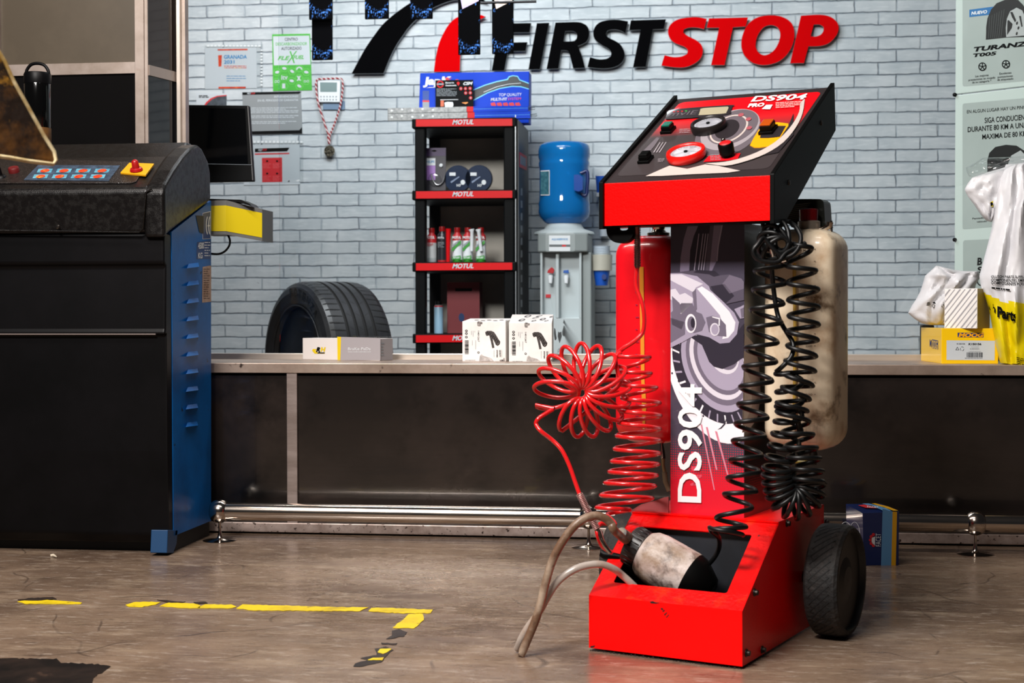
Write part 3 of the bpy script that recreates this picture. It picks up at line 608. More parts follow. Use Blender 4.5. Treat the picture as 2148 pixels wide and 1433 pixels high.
t = thing('poster', 'white notice with a red box in a clear sleeve, below the grey notice board', 'poster', pw.at(515, 387))
mb = board(z4((470, 1032), (962, 1022), (966, 1378), (470, 1385)), m_paper)
pw.poly(mb, z4((567, 1062), (875, 1052), (852, 1086), (567, 1094)), m_blkp); pw.poly(mb, z4((567, 1104), (872, 1098), (872, 1110), (567, 1117)), m_redp)
pw.text(mb, 'FIRST', *z4((598, 1085), (634, 1083), (600, 1066)), m_paper, .02); pw.text(mb, 'STOP', *z4((636, 1083), (672, 1081), (638, 1064)), m_redp, .02)
pw.poly(mb, z4((630, 1143), (808, 1140), (810, 1356), (632, 1359)), m_redp); pw.poly(mb, z4((856, 1356), (874, 1338), (874, 1356)), m_blkp)
for cx_ in (676, 764):
    for cy_2 in (1172, 1282): pw.poly(mb, z4(*ell(cx_, cy_2, 11, 9, 0, 8)), m_blkp, 3); x, y = z4((cx_-38, cy_2+22))[0]; pw.bars(mb, x, y, x+17, y+11, 4, mat('pale red print', 'dd5a5f', .5), .4, seed=cx_)
part('sheet', mb, t, recalc=False)
mb = MB(); P = [pw.at(x, y, .006) for x, y in [(523, 296), (636, 294), (636, 383), (523, 386)]]; mb.shape([P], (0, .0008, 0), m_clear)
for i in range(13): x = 531+i*8.2; pw.poly(mb, rect(x, 295.5, x+5.5, 300), m_slv, 18)
part('sleeve', mb, t, recalc=False)

# thermostat with lanyard and medal
t = thing('thermostat', 'white square wall thermostat with grey display', 'thermostat', pw.at(690, 230))
mb = MB(); pt = Pl((0, YB-.03, 1), (0, -1, 0)); pt.slab(mb, z4((1122, 458), (1322, 462), (1318, 652), (1128, 650)), mat('white plastic', 'd8dfe3', .4), .03); part('housing', mb, t, bevel=.004)
mb = MB(); pt.poly(mb, z4((1142, 474), (1294, 476), (1292, 560), (1145, 560)), mat('lcd', '6d8485', .3), 2)
part('display', mb, t, recalc=False)
for i in range(12):
    mb = MB(); c = z4((1152+(i % 6)*27, 602+(i//6)*26))[0]; mb.lathe([(.0042, 0), (.004, .002), (0, .0025)], pt.at(*c, 0), (0, -1, 0), m_gryp, 10); part('button', mb, t)
mb = MB(); Pl((0, YB-.012, 1), (0, -1, 0)).slab(mb, z4((1168, 640), (1360, 640), (1360, 716), (1168, 716)), mat('blue grey plate', '5e7893', .5), .012); part('back_plate', mb, t, bevel=.001)
def stripe_mat(name, c1, c2, scale):
    m = bpy.data.materials.new(name); m.use_nodes = True; N = m.node_tree.nodes; L = m.node_tree.links
    tc = N.new('ShaderNodeTexCoord'); wv = N.new('ShaderNodeTexWave'); wv.bands_direction = 'DIAGONAL'; wv.inputs['Scale'].default_value = scale; L.new(tc.outputs['Object'], wv.inputs[0])
    r = N.new('ShaderNodeMapRange'); r.inputs[1].default_value = .62; r.inputs[2].default_value = .7; L.new(wv.outputs['Fac'], r.inputs[0])
    x = N.new('ShaderNodeMix'); x.data_type = 'RGBA'; x.inputs[6].default_value = lin(c1); x.inputs[7].default_value = lin(c2); L.new(r.outputs[0], x.inputs[0]); L.new(x.outputs[2], N['Principled BSDF'].inputs['Base Color'])
    N['Principled BSDF'].inputs['Roughness'].default_value = .7; return m
m_cord = stripe_mat('red and white cord', '8c1622', 'd8c8c8', 26)
t = thing('medal', 'metal medal on a red and white twisted cord hung over the wall thermostat', 'medal', onY(692, 330, YB-.02))
yl = YB-.036
mb = MB(); mb.tube(cr([onY(x, y, yl) for x, y in z4((1222, 940), (1200, 890), (1165, 780), (1130, 670), (1112, 560), (1110, 480), (1124, 450), (1170, 446), (1250, 442), (1315, 442), (1340, 456), (1345, 500), (1338, 590), (1318, 700), (1280, 820), (1232, 940))], 4), .0055, m_cord, 8)
mb.tube([onY(x, y, yl) for x, y in z4((1224, 930), (1220, 980), (1228, 1020))], [.009, .01, .006], m_cord, 8); part('cord', mb, t)
mb = MB(); c = onY(*z4((1228, 1083))[0], yl); mb.lathe([(.0, 0), (.008, .003), (.011, .001), (.014, .004), (.02, .002), (.024, .004), (.029, .003), (.0285, 0)], c, (0, -1, 0), mat('aged pewter', '6f6a5c', .35, .9, col2='2e2b26', ns=90, bump=(150, .8)), 28)
for k in range(9):
    a_ = 2*PI*k/9; mb.lathe([(.006, -.001), (.005, .004), (0, .006)], c+V((math.cos(a_)*.021, 0, math.sin(a_)*.021)), (0, -1, 0), MATS['aged pewter'], 10)
part('disc', mb, t)

# ================================================================== monitor on a desk behind the glass
YMo = 5.35
t = thing('desk', 'office desk edge behind the window, under the monitor', 'desk', (-1.45, 5.4, 0))
m_dsk = mat('desk board', '8a8379', .5)
xd0, xd1 = -2.3, onY(425, 700, 5.7).x
mb = MB(); mb.box((xd0, 5.12, .50), (xd1, 5.72, .53), m_dsk); part('desktop', mb, t, bevel=.002)
for x in (xd0+.03, xd1-.07):
    for y in (5.15, 5.65):
        mb = MB(); mb.box((x, y, 0), (x+.04, y+.04, .50), m_gy); part('leg', mb, t)
t = thing('monitor', 'black computer monitor behind the glass, tilted, left of the notices', 'monitor', (onY(440, 300, YMo).x, YMo, .53))
m_mon = mat('black monitor shell', '070809', .4, spec=.3)
P = [onY(348, 219, YMo+.06), onY(521, 221, YMo), onY(531.5, 380, YMo-.03), onY(348, 384, YMo+.04)]
n = (P[1]-P[0]).cross(P[2]-P[0]).normalized(); n = n if n.y > 0 else -n
mb = MB(); mb.shape([P], n*.02, m_mon); part('panel', mb, t, bevel=.004)
pm = Pl(P[0], n); mb = MB(); mb.shape([[pm.at(x, y, .0015) for x, y in [(352, 226), (514, 228), (520, 344), (352, 342)]]], None, mat('screen glass', '050608', .06), world=True)
mb.tube([pm.at(430, 344, .002), pm.at(528, 346, .002)], .0012, mat('thin silver line', '8b9197', .3, .6), 6); part('screen', mb, t, recalc=False)
mb = MB(); c = pm.at(418, 300, -.04); mb.box((c.x-.03, c.y, .53), (c.x+.03, c.y+.03, c.z), m_mon); mb.box((c.x-.12, c.y-.09, .53), (c.x+.12, c.y+.09, .54), m_mon); part('stand', mb, t, bevel=.002)

# ================================================================== hanging wiper packages
YH = 6.2
m_rail = mat('display rail', '1a1a1c', .4, .5)
def splash():
    m = bpy.data.materials.new('blue splash print'); m.use_nodes = True; N = m.node_tree.nodes; L = m.node_tree.links; b = N['Principled BSDF']
    tc = N.new('ShaderNodeTexCoord'); sp = N.new('ShaderNodeSeparateXYZ'); L.new(tc.outputs['Object'], sp.inputs[0])
    def mth(op, a, b_=None, c=None):
        x = N.new('ShaderNodeMath'); x.operation = op
        for i, v in enumerate((a, b_, c)):
            if v is None: continue
            if isinstance(v, (int, float)): x.inputs[i].default_value = v
            else: L.new(v, x.inputs[i])
        return x.outputs[0]
    mp = N.new('ShaderNodeMapping'); mp.inputs['Scale'].default_value = (1, 1, .6); L.new(tc.outputs['Object'], mp.inputs[0])
    n = N.new('ShaderNodeTexNoise'); n.inputs['Scale'].default_value = 150; n.inputs['Detail'].default_value = 3; L.new(mp.outputs[0], n.inputs[0])
    # V-shaped splash: height above curve |x|
    ax_ = mth('ABSOLUTE', mth('SUBTRACT', sp.outputs[0], .006)); cur = mth('MULTIPLY', mth('POWER', ax_, 1.6), 5.0); dz = mth('ABSOLUTE', mth('SUBTRACT', mth('SUBTRACT', sp.outputs[2], .018), cur))
    near = mth('SUBTRACT', 1, mth('MULTIPLY', dz, 42)); near = mth('MAXIMUM', near, 0)
    s1 = mth('MULTIPLY', near, mth('MULTIPLY', mth('MAXIMUM', mth('SUBTRACT', n.outputs[0], .52), 0), 7))
    v = N.new('ShaderNodeTexVoronoi'); v.inputs['Scale'].default_value = 46; L.new(mp.outputs[0], v.inputs[0])
    dr = mth('MULTIPLY', mth('LESS_THAN', v.outputs['Distance'], .22), mth('GREATER_THAN', n.outputs[0], .52))
    x = N.new('ShaderNodeMix'); x.data_type = 'RGBA'; x.inputs[6].default_value = lin('060607'); x.inputs[7].default_value = lin('4f86dc'); f = mth('MINIMUM', mth('ADD', s1, mth('MULTIPLY', dr, .3)), 1); L.new(f, x.inputs[0])
    L.new(x.outputs[2], b.inputs['Base Color']); b.inputs['Roughness'].default_value = .5; b.inputs['Specular IOR Level'].default_value = .0; return m
m_spl = splash(); m_tag = mat('tan tag', 'b3a096', .5)
t = thing('display_rail', 'dark rail above the window frame from which packages hang', 'display rail', onY(860, -60, YH))
zt_ = onY(900, -62, YH).z
mb = MB(); mb.tube([(onY(600, 0, YH).x, YH+.02, zt_), (onY(1130, 0, YH).x, YH+.02, zt_)], .008, m_rail); part('bar', mb, t)
for px in (610, 1120):
    mb = MB(); mb.tube([(onY(px, 0, YH).x, YH+.02, zt_), (onY(px, 0, YH).x, YH+.02, 3.0)], .006, m_rail); part('bracket', mb, t)
names = [('upper black package with blue water splash, leftmost of the hanging packages', 648, 697, 41, 0, 0, 0), ('lower black package hanging behind and below the leftmost one', 654, 697, 126, 0, .03, 1),
         ('black package with blue splash, second from the left in the hanging row', 765, 815, 40, 0, 0, 0), ('black package with blue splash hanging across the black curved stripe', 860, 907, 40, 0, 0, 0),
         ('long black splash package with mauve tag hanging in front of the red curved stripe', 961, 1007, 115, 1, 0, 0), ('long black splash package with tan tag hanging over the letter F', 1032, 1077, 113, 1, 0, 0)]
for lab, xa_, xb_, yb_, tg, dy, k in names:
    Y_ = YH+dy; p0 = onY(xa_, yb_, Y_); p1 = onY(xb_, yb_, Y_); zt2 = zt_-.02
    t = thing('hanging_package', lab, 'wiper package', V(((p0.x+p1.x)/2, Y_, p0.z)), 'packages hanging above the window')
    mb = MB(); mb.box((p0.x, Y_, p0.z), (p1.x, Y_+.014, zt2-.0), m_spl); part('box', mb, t, bevel=.003)
    mb = MB(); mb.tube([((p0.x+p1.x)/2, Y_+.007, zt2-.005), ((p0.x+p1.x)/2, Y_+.012, zt_+.005)], .003, m_rail, 6); part('hook', mb, t)
    if tg:
        c = (xa_+xb_)/2; pq = Pl((0, Y_-.0015, 1), (0, -1, 0)); mb = MB(); pq.slab(mb, [(c-19, -8), (c+20, -22), (c+20, 2), (c-14, 19)], m_tag if xa_ > 1000 else mat('mauve tag', '9a8bb0', .5), .0013)
        pq.text(mb, 'LONG LIFE', (c-12, 10), (c+17, -3), (c-12, 3), m_wht, .02, 2); part('tag', mb, t, recalc=False)
mb = MB(); mb.tube([onY(1008, 6, YH), onY(1125, 3, YH)], .006, m_rail); single('display_rod', mb, 'thin dark display rod ending right of the hanging packages', 'rod', onY(1070, 5, YH))
# ================================================================== rack
Y0, Y1 = 6.8, 7.25
m_rk = mat('black rack plastic', '060708', .5, 0, spec=.08); m_mr = mat('red shelf strip', 'c80a12', .4, 0, spec=.2); m_bg = mat('back board with reflection grey', 'c9c2b7', .6, 0, col2='b5aea4', ns=2)  # back board lightened, the window reflection is put into its colour
xL, xR = onY(864, 400, Y0).x, onY(1083, 400, Y0).x
rack = thing('shelving_rack', 'black plastic display rack with red lettered shelf strips', 'shelving rack', (xL, Y0, 0))
shz = [onY(970, y, Y0).z for y in (247.5, 398.5, 549.5, 700.5)]; shz.append(shz[-1]-(shz[0]-shz[1]))
pr_ = Pl((0, Y0-.004, 1), (0, -1, 0)); hS = onY(970, 247.5, Y0).z-onY(970, 266, Y0).z
for i, z in enumerate(shz):
    mb = MB(); mb.box((xL, Y0, z-hS-.004), (xR, Y1, z), m_rk); s = part('shelf', mb, rack, bevel=.006, seg=3)
    y = 247.5+151*i
    mb = MB(); pr_.slab(mb, [(872.5, y+3), (1074.5, y+1.5), (1074.5, y+16.5), (872.5, y+18)], m_mr, .005)
    pr_.text(mb, 'MOTUL', (949, y+13.5), (993, y+13), (951.5, y+3.8), m_paper, .03, 2); part('shelf_strip', mb, s, 'red strip with white lettering', recalc=False)
for x in (xL+.012, xR-.062):
    for y in (Y0+.012, Y1-.062):
        mb = MB(); mb.box((x, y, 0), (x+.05, y+.05, shz[0]-.02), m_rk); part('post', mb, rack, bevel=.006)
mb = MB(); mb.box((xL+.03, Y1-.012, .1), (xR-.03, Y1-.004, shz[0]-.02), m_bg); part('back_board', mb, rack)
mb = MB(); mb.box((xR-.006, Y0+.004, 0), (xR-.002, Y0+.012, shz[0]+.01), mat('silver edge strip', '9da0a3', .3, .6)); part('edge_strip', mb, rack)
# black side panel with print
mb = MB(); mb.box((xR+.002, Y0+.03, 0), (xR+.008, Y1, shz[0]-.01), mat('charcoal side panel', '26282b', .5)); part('side_panel', mb, rack, 'charcoal side panel')
px_ = Pl((xR+.009, 7, 1), (1, 0, 0)); mb = MB()
px_.poly(mb, [(1089, 318), (1105, 328), (1105, 358), (1089, 350)], m_mr, 1); px_.poly(mb, [(1091, 325), (1103, 333), (1103, 350), (1091, 344)], m_gryp, 2)
for i in range(12): y = 395+i*26; px_.poly(mb, rect(1092, y, 1096, y+15), m_gryp, 1)
part('side_label', mb, rack, recalc=False)

# ---- things on the rack
zT, z1, z2, z3_ = shz[0], shz[1], shz[2], shz[3]
# blue carton
yb0, yb1 = 7.02, 7.12
m_bb = mat('bright blue card', '063cbc', .45, 0, spec=.15)
pj = Pl((0, yb0, 1), (0, -1, 0))
t = thing('carton', 'bright blue wiper blade carton standing on top of the rack', 'carton', pj.at(990, 250))
zj = lambda *p: zz(p, 860, 140, 7.956)
mb = MB(); P = [pj.at(*q) for q in zj((168, 105), (1990, 78), (1985, 860), (140, 860))]; 
for k in (2, 3): P[k].z = zT
mb.shape([P], (0, .1, 0), m_bb); part('body', mb, t, bevel=.003)
mb = MB(); m_cy = mat('cyan glow print', '6fd0f2', .4); m_bd = mat('blade print', '1e2226', .4)
pj.poly(mb, zj((1060, 380), (1250, 300), (1450, 240), (1620, 205), (1650, 160), (1720, 142), (1800, 155), (1835, 215), (1985, 270), (1985, 380), (1850, 340), (1700, 335), (1500, 370), (1300, 440), (1060, 570)), m_cy, 2)
pj.poly(mb, zj((1060, 395), (1250, 315), (1450, 255), (1630, 220), (1660, 172), (1720, 155), (1795, 168), (1825, 225), (1985, 285), (1985, 365), (1850, 325), (1700, 320), (1500, 355), (1300, 425), (1060, 550)), m_bd, 3)
pj.poly(mb, zj((1230, 420), (1450, 330), (1650, 285), (1850, 270), (1850, 276), (1650, 292), (1450, 338), (1230, 428)), m_wht, 4)
pj.text(mb, 'JapK', *zj((220, 300), (690, 290), (240, 172)), m_wht, .05); pj.text(mb, 'o', *zj((730, 290), (830, 288), (735, 210)), m_redp, .05)
pj.poly(mb, zj((590, 180), (650, 178), (640, 215), (712, 176), (660, 215), (700, 290), (600, 290)), m_redp, 5)
pj.text(mb, 'TOP QUALITY', *zj((1480, 495), (1860, 485), (1485, 447)), m_wht, .0); pj.text(mb, 'MULTI-FIT', *zj((1350, 570), (1620, 562), (1355, 524)), m_wht, .02); pj.text(mb, 'SYSTEM', *zj((1630, 560), (1850, 552), (1635, 518)), mat('magenta print', 'c43a9a', .5), .01)
for i in range(5): x = 1345+i*102; pj.poly(mb, zj((x, 605), (x+70, 595), (x+95, 645), (x+80, 655), (x+10, 650)), m_redp, 3)
pj.poly(mb, zj((210, 400), (320, 400), (315, 560), (210, 560)), mat('dark blue print', '1c418f', .5), 3); pj.poly(mb, zj((210, 560), (320, 560), (320, 590), (210, 590)), m_redp, 3); pj.poly(mb, zj((210, 590), (320, 590), (320, 700), (210, 700)), m_gryp, 3)
pj.poly(mb, zj((270, 355), (330, 340), (420, 340), (420, 348), (330, 350)), m_wht, 3)
part('printed_face', mb, t, 'printed front', recalc=False)
# black leaflet standing in front
pl_ = Pl((0, 6.98, 1), (0, -1, 0)); mb = MB(); P = [pl_.at(*q) for q in zj((422, 225), (1055, 217), (1060, 860), (425, 860))]
for k in (2, 3): P[k].z = zT
mb.shape([P], (0, .004, 0), m_blkp)
pl_.poly(mb, zj(*ell(505, 292, 58, 60, 0, 20)), m_mr, 2); pl_.poly(mb, zj(*ell(505, 292, 40, 42, 0, 20)), m_blkp, 3); pl_.poly(mb, zj((446, 280), (562, 278), (562, 302), (446, 304)), m_gryp, 4)
pl_.text(mb, 'Bateria', *zj((592, 280), (735, 278), (594, 255)), m_wht, .02); pl_.text(mb, 'Gestionada', *zj((592, 325), (775, 322), (594, 300)), m_wht, .02)
pl_.poly(mb, zj((780, 265), (805, 248), (830, 265), (828, 285), (805, 318), (784, 285)), m_mr, 2); pl_.text(mb, 'CSM', *zj((882, 305), (1030, 300), (900, 255)), m_wht, .04)
for (x, y) in ((850, 365), (926, 365), (1003, 362), (930, 438), (1006, 436), (1012, 520)): pl_.poly(mb, zj(*ell(x, y, 27, 28, 0, 14)), m_mr, 2); pl_.poly(mb, zj(*ell(x, y, 15, 15, 0, 10)), m_gryp, 3)
pl_.bars(mb, 915.5, 186, 958, 203, 6, m_gryp, .35); pl_.poly(mb, zj((505, 548), (805, 543), (805, 552), (505, 556)), m_wht, 3)
pl_.poly(mb, zj((510, 565), (565, 562), (565, 660), (510, 665)), mat('orange icon', 'c85a34', .5), 3); pl_.poly(mb, zj((575, 600), (625, 585), (715, 590), (725, 640), (700, 700), (590, 700)), m_wht, 3); pl_.poly(mb, zj((860, 600), (905, 595), (960, 588), (970, 600), (930, 625)), mat('flame print', 'd8812d', .5), 3)
single('leaflet', mb, 'black leaflet with red icons propped against the blue carton', 'leaflet', pl_.at(950, 247), recalc=False)
# small box at its left foot
mb = MB(); q = pl_.at(903, 247); mb.box((q.x-.012, 6.93, zT), (q.x+.05, 6.965, zT+.035), m_mr); single('small_box', mb, 'tiny dark red box beside the black leaflet on the rack top', 'box', (q.x, 6.95, zT), bevel=.002)
# two wiper blade sleeves lying on the rack
m_ws = mat('grey droplet print', '9a9c9b', .3, 0, col2='6f7274', ns=60, coat=.3)
for i, (ya, yb_, lab) in enumerate(((224, 235.5, 'grey and blue wiper blade sleeve, upper of two lying on top of the rack'), (236, 246, 'grey and blue wiper blade sleeve, lower of two lying on top of the rack'))):
    Yw_ = 6.86-.004*i; xs = [813-i*0, 979+i*1.5, 993+i*2.5, 1108+i*4]
    t = thing('wiper_sleeve', lab, 'wiper blade sleeve', onY(960, yb_, Yw_), 'wiper sleeves on the rack')
    za, zb_ = onY(960, ya, Yw_).z, onY(960, yb_, Yw_).z
    if i == 1: zb_ = zT+.0005
    for (a_, b__, m_, nm) in ((xs[0], xs[1], m_ws, 'sleeve'), (xs[1], xs[2], m_mr, 'red_band'), (xs[2], xs[3], m_bb, 'blue_end')):
        X0, X1 = onY(a_, 235, Yw_).x, onY(b__, 235, Yw_).x; mb = MB(); mb.box((X0, Yw_, zb_), (X1, Yw_+.035, za), m_)
        if nm == 'sleeve':
            for k in range(5): xx = X0+.02+.05*k; mb.lathe([(.008, 0), (.006, .0015), (0, .002)], V((xx, Yw_, (za+zb_)/2+(.003 if k % 2 else -.002))), (0, -1, 0), mat('droplet', 'c9cccb', .1, 0), 12)
        if nm == 'blue_end': mb.box((X0, Yw_-.0006, (za+zb_)/2), (X1, Yw_, (za+zb_)/2+.001), m_cy)
        part(nm, mb, t, bevel=.002)
    mb = MB(); X1 = onY(xs[3], 235, Yw_).x; zc_ = (za+zb_)/2; mb.tube([(X1-.005, Yw_+.01, zc_), (X1+.03, Yw_+.01, zc_+.005), (X1+.03, Yw_+.02, zc_-.004), (X1, Yw_+.02, zc_-.004)], .0015, m_rk, 6); part('hook_end', mb, t)
# blister pack and lamp packs on shelf one
m_pur = mat('purple card', '3a1c52', .4); m_lil = mat('lilac card', 'a073bd', .4)
pb = Pl((0, 6.93, 1), (0, -1, 0)); t = thing('blister_pack', 'purple carded blister pack standing on the top shelf', 'blister pack', V((pb.at(912, 393).x, 6.93, z1)))
zr_ = lambda *p: zz(p, 800, 0, 3.412)
mb = MB(); P = [pb.at(*q) for q in zr_((302, 1060), (462, 1058), (460, 1348), (304, 1348))]
for k in (2, 3): P[k].z = z1
mb.shape([P], (0, .003, 0), mat('dark backing card', '2d2a33', .4)); pb.poly(mb, zr_((302, 1060), (462, 1058), (461, 1115), (303, 1118)), m_pur, 2); pb.poly(mb, zr_((305, 1185), (386, 1185), (386, 1288), (305, 1288)), m_lil, 2); pb.poly(mb, zr_((306, 1132), (386, 1132), (386, 1184), (306, 1184)), m_wht, 3)
pb.text(mb, 'PHILIPS', *zr_((312, 1167), (380, 1166), (312, 1150)), m_bpr, .03, 4); pb.poly(mb, zr_((355, 1080), (378, 1072), (400, 1080), (378, 1088)), m_blkp, 3); part('card', mb, t, recalc=False)
mb = MB(); mb.lathe([(.03, 0), (.03, .02), (.024, .03), (0, .033)], pb.at(*zr_((385, 1285))[0]), (0, -1, 0), m_clear, 20); mb.tube(cr([pb.at(*q, .012) for q in zr_((355, 1245), (375, 1300), (405, 1325), (440, 1300), (452, 1250))], 4), .004, mat('chrome bulb', 'b5b5b8', .2, .8), 8); mb.lathe([(.01, 0), (.008, .01), (0, .012)], pb.at(*zr_((428, 1185))[0]), (0, -1, 0), m_wht, 12); part('blister', mb, t)
for k, (cx_, lab) in enumerate(((545, 'round headlamp bulb pack in the middle of the top shelf, nearest the purple card'), (695, 'round headlamp bulb pack at the right on the top shelf'))):
    t = thing('bulb_pack', lab, 'bulb pack', V((pb.at(*zr_((cx_, 1348))[0]).x, 6.93, z1)), 'headlamp bulb packs')
    c = pb.at(*zr_((cx_, 1283))[0]); c.z = z1+.065; mb = MB(); mb.lathe([(.064, 0), (.066, -.01), (.066, -.03), (.06, -.035)], c, (0, -1, 0), mat('smoky blue plastic', '25324a', .15, 0, coat=.4, alpha=.85), 28); part('case', mb, t)
    pk = Pl((0, 6.93-.002, 1), (0, -1, 0)); mb = MB(); pk.poly(mb, zr_((cx_-58, 1235), (cx_-14, 1235), (cx_-14, 1258), (cx_-58, 1258)), m_wht, 2); pk.text(mb, 'H7', *zr_((cx_-6, 1336), (cx_+26, 1336), (cx_-6, 1318)), m_wht, .03, 3); pk.poly(mb, zr_(*ell(cx_+38, 1305, 16, 18, 0, 14)), m_wht, 3)
    pk.poly(mb, zr_((cx_-50, 1300), (cx_+10, 1262), (cx_+14, 1268), (cx_-45, 1312)), mat('steel print', '7484a0', .3), 2); part('label', mb, t, recalc=False)
# bottles on shelf two
def bottle(lab, x0, x1, ytop, zs, Y_, cols, group=None, cap='9c0d10', capfrac=.1):
    p0, p1 = onY(x0, 500, Y_), onY(x1, 500, Y_); r = (p1.x-p0.x)/2; cx = (p0.x+p1.x)/2; zt_2 = onY((x0+x1)/2, ytop, Y_).z; h = zt_2-zs
    t = thing('bottle', lab, 'bottle', (cx, Y_+r, zs), group); o = (cx, Y_+r, zs)
    mb = MB(); k = len(cols); hh = h*.72; prof = [(r*.9, 0), (r, .004)]; mm = [cols[0], cols[0]]
    for i, (f, m_) in enumerate(cols_full(cols, hh)): prof.append((r, f)); mm.append(m_)
    prof += [(r*.9, hh+h*.06), (r*.6, hh+h*.11), (r*.55, hh+h*.16)]; mm += [cols[-1]]*3
    mb.lathe(prof, o, (0, 0, 1), mm[1:], 24); part('bottle_body', mb, t)
    mb = MB(); mb.lathe([(r*.62, hh+h*.15), (r*.66, hh+h*.17), (r*.62, h), (0, h+.001)], o, (0, 0, 1), mat('red cap '+cap, cap, .35), 20); part('cap', mb, t); return t
def cols_full(cols, hh): return [((i+1)*hh/len(cols), m_) for i, m_ in enumerate(cols)]
zs_ = lambda x, y: (860+x/3.98, 380+y/3.98)
def bl(tt, x0, x1, y0, y1, Y_, fn):
    q = Pl((0, Y_-.0006, 1), (0, -1, 0)); mb = MB(); fn(q, mb); part('label', mb, tt, recalc=False)
m_sil = mat('silver white can', 'c6c8c9', .35, .2); m_dk = mat('dark can', '26262b', .3); m_g2 = mat('green can', '2e8a2c', .35); m_bk2 = mat('grey white can', 'a9aeb0', .35); m_rl = mat('red label', 'b8232a', .4)
Yt = 6.92
def lab1(q, mb): q.text(mb, 'MOTUL', zs_(137, 480), zs_(205, 480), zs_(137, 458), m_wht, .03, 2); q.bars(mb, *zs_(143, 520), *zs_(195, 545), 3, m_rl, .5)
b1 = bottle('silver white bottle with red cap, leftmost on the middle shelf', 893.5, 914, 478, z2, Yt, [m_bk2, m_sil, m_sil, m_sil, m_rl], 'additive bottles on the middle shelf'); bl(b1, 0, 0, 0, 0, Yt, lab1)
b2 = bottle('dark charcoal bottle with red cap, second on the middle shelf', 916, 936, 475, z2, Yt, [m_rl]+[m_dk]*9, 'additive bottles on the middle shelf'); bl(b2, 0, 0, 0, 0, Yt, lambda q, mb: (q.text(mb, 'MOTUL', zs_(232, 480), zs_(286, 480), zs_(232, 465), m_wht, .02, 2), q.bars(mb, *zs_(232, 510), *zs_(285, 560), 4, m_gryp, .3)))
for k, (xx, lab) in enumerate(((348, 'white and green bottle with red cap, third bottle on the middle shelf'), (436, 'white and green bottle with red cap and upright white spout, fourth on the middle shelf'), (546, 'white and green bottle with red cap and leaning white spout, rightmost on the middle shelf'))):
    x0 = 860+xx/3.98; x1 = 860+(xx+82)/3.98
    b_ = bottle(lab, x0, x1, 477, z2, Yt, [m_g2]+[m_wht]*6+[m_rl], 'additive bottles on the middle shelf')
    def fn(q, mb, xx=xx):
        q.poly(mb, [zs_(xx+3, 560), zs_(xx+78, 492), zs_(xx+78, 520), zs_(xx+3, 590)], m_g2, 2); q.poly(mb, [zs_(xx+3, 535), zs_(xx+60, 490), zs_(xx+78, 490), zs_(xx+3, 552)], m_gryp, 3)
        q.text(mb, 'MOTUL', zs_(xx+5, 480), zs_(xx+78, 480), zs_(xx+5, 460), m_wht, .03, 2)
        q.poly(mb, [zs_(xx+5, 630), zs_(xx+76, 620), zs_(xx+76, 655), zs_(xx+5, 655)], m_g2, 2); q.bars(mb, *zs_(xx+10, 632), *zs_(xx+70, 648), 2, m_wht, .5)
    bl(b_, 0, 0, 0, 0, Yt, fn)
    if k:
        mb = MB(); X0 = 513 if k == 1 else 570; p_ = [onY(*zs_(X0, 402), Yt-.012), onY(*zs_(X0+4, 425), Yt-.012), onY(*zs_(X0+(2 if k == 1 else 25), 585), Yt-.012)]
        mb.tube([p_[0], p_[0]*.7+p_[1]*.3, p_[1], p_[2]], [.014, .014, .009, .008], m_wht, 14); part('spout', mb, b_, 'white spout')
mb = MB(); p_ = [onY(*zs_(320, 398), Yt-.0), onY(*zs_(320, 415), Yt), onY(*zs_(318, 580), Yt)]; 
p_.append(V((p_[2].x, Yt, z2))); mb.tube([p_[0], p_[1], p_[2], p_[3]], [.014, .012, .01, .009], m_mr, 14); single('funnel', mb, 'thin red spout standing between the dark bottle and the green bottles', 'spout', (p_[3].x, Yt, z2))
# shelf three
t = thing('spray_can', 'pale blue spray can on the lowest visible rack shelf', 'spray can', (onY(920, 690, 6.95).x, 6.97, z3_))
p0, p1 = onY(909, 650, 6.95), onY(928, 650, 6.95); r_ = (p1.x-p0.x)/2; o = V(((p0.x+p1.x)/2, 6.95+r_, z3_)); h = onY(918, 638, 6.95).z-z3_
mb = MB(); mb.lathe([(r_, 0), (r_, h*.9), (r_*.9, h*.95), (r_*.5, h)], o, (0, 0, 1), [mat('pale blue can', '8fb4cc', .35), m_rl, m_gryp], 24); part('can_body', mb, t)
mb = MB(); mb.lathe([(r_*.75, h*.95), (r_*.7, h*1.1), (0, h*1.1)], o, (0, 0, 1), m_rk, 20); part('cap', mb, t)
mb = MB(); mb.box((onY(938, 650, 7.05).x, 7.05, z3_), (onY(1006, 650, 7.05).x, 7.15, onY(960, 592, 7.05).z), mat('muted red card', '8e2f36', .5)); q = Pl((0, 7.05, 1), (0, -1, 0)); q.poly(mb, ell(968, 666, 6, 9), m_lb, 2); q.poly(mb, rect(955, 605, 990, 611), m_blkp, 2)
single('carton', mb, 'muted red carton beside the pale blue spray can on the rack', 'carton', (onY(970, 700, 7.05).x, 7.05, z3_), recalc=False)

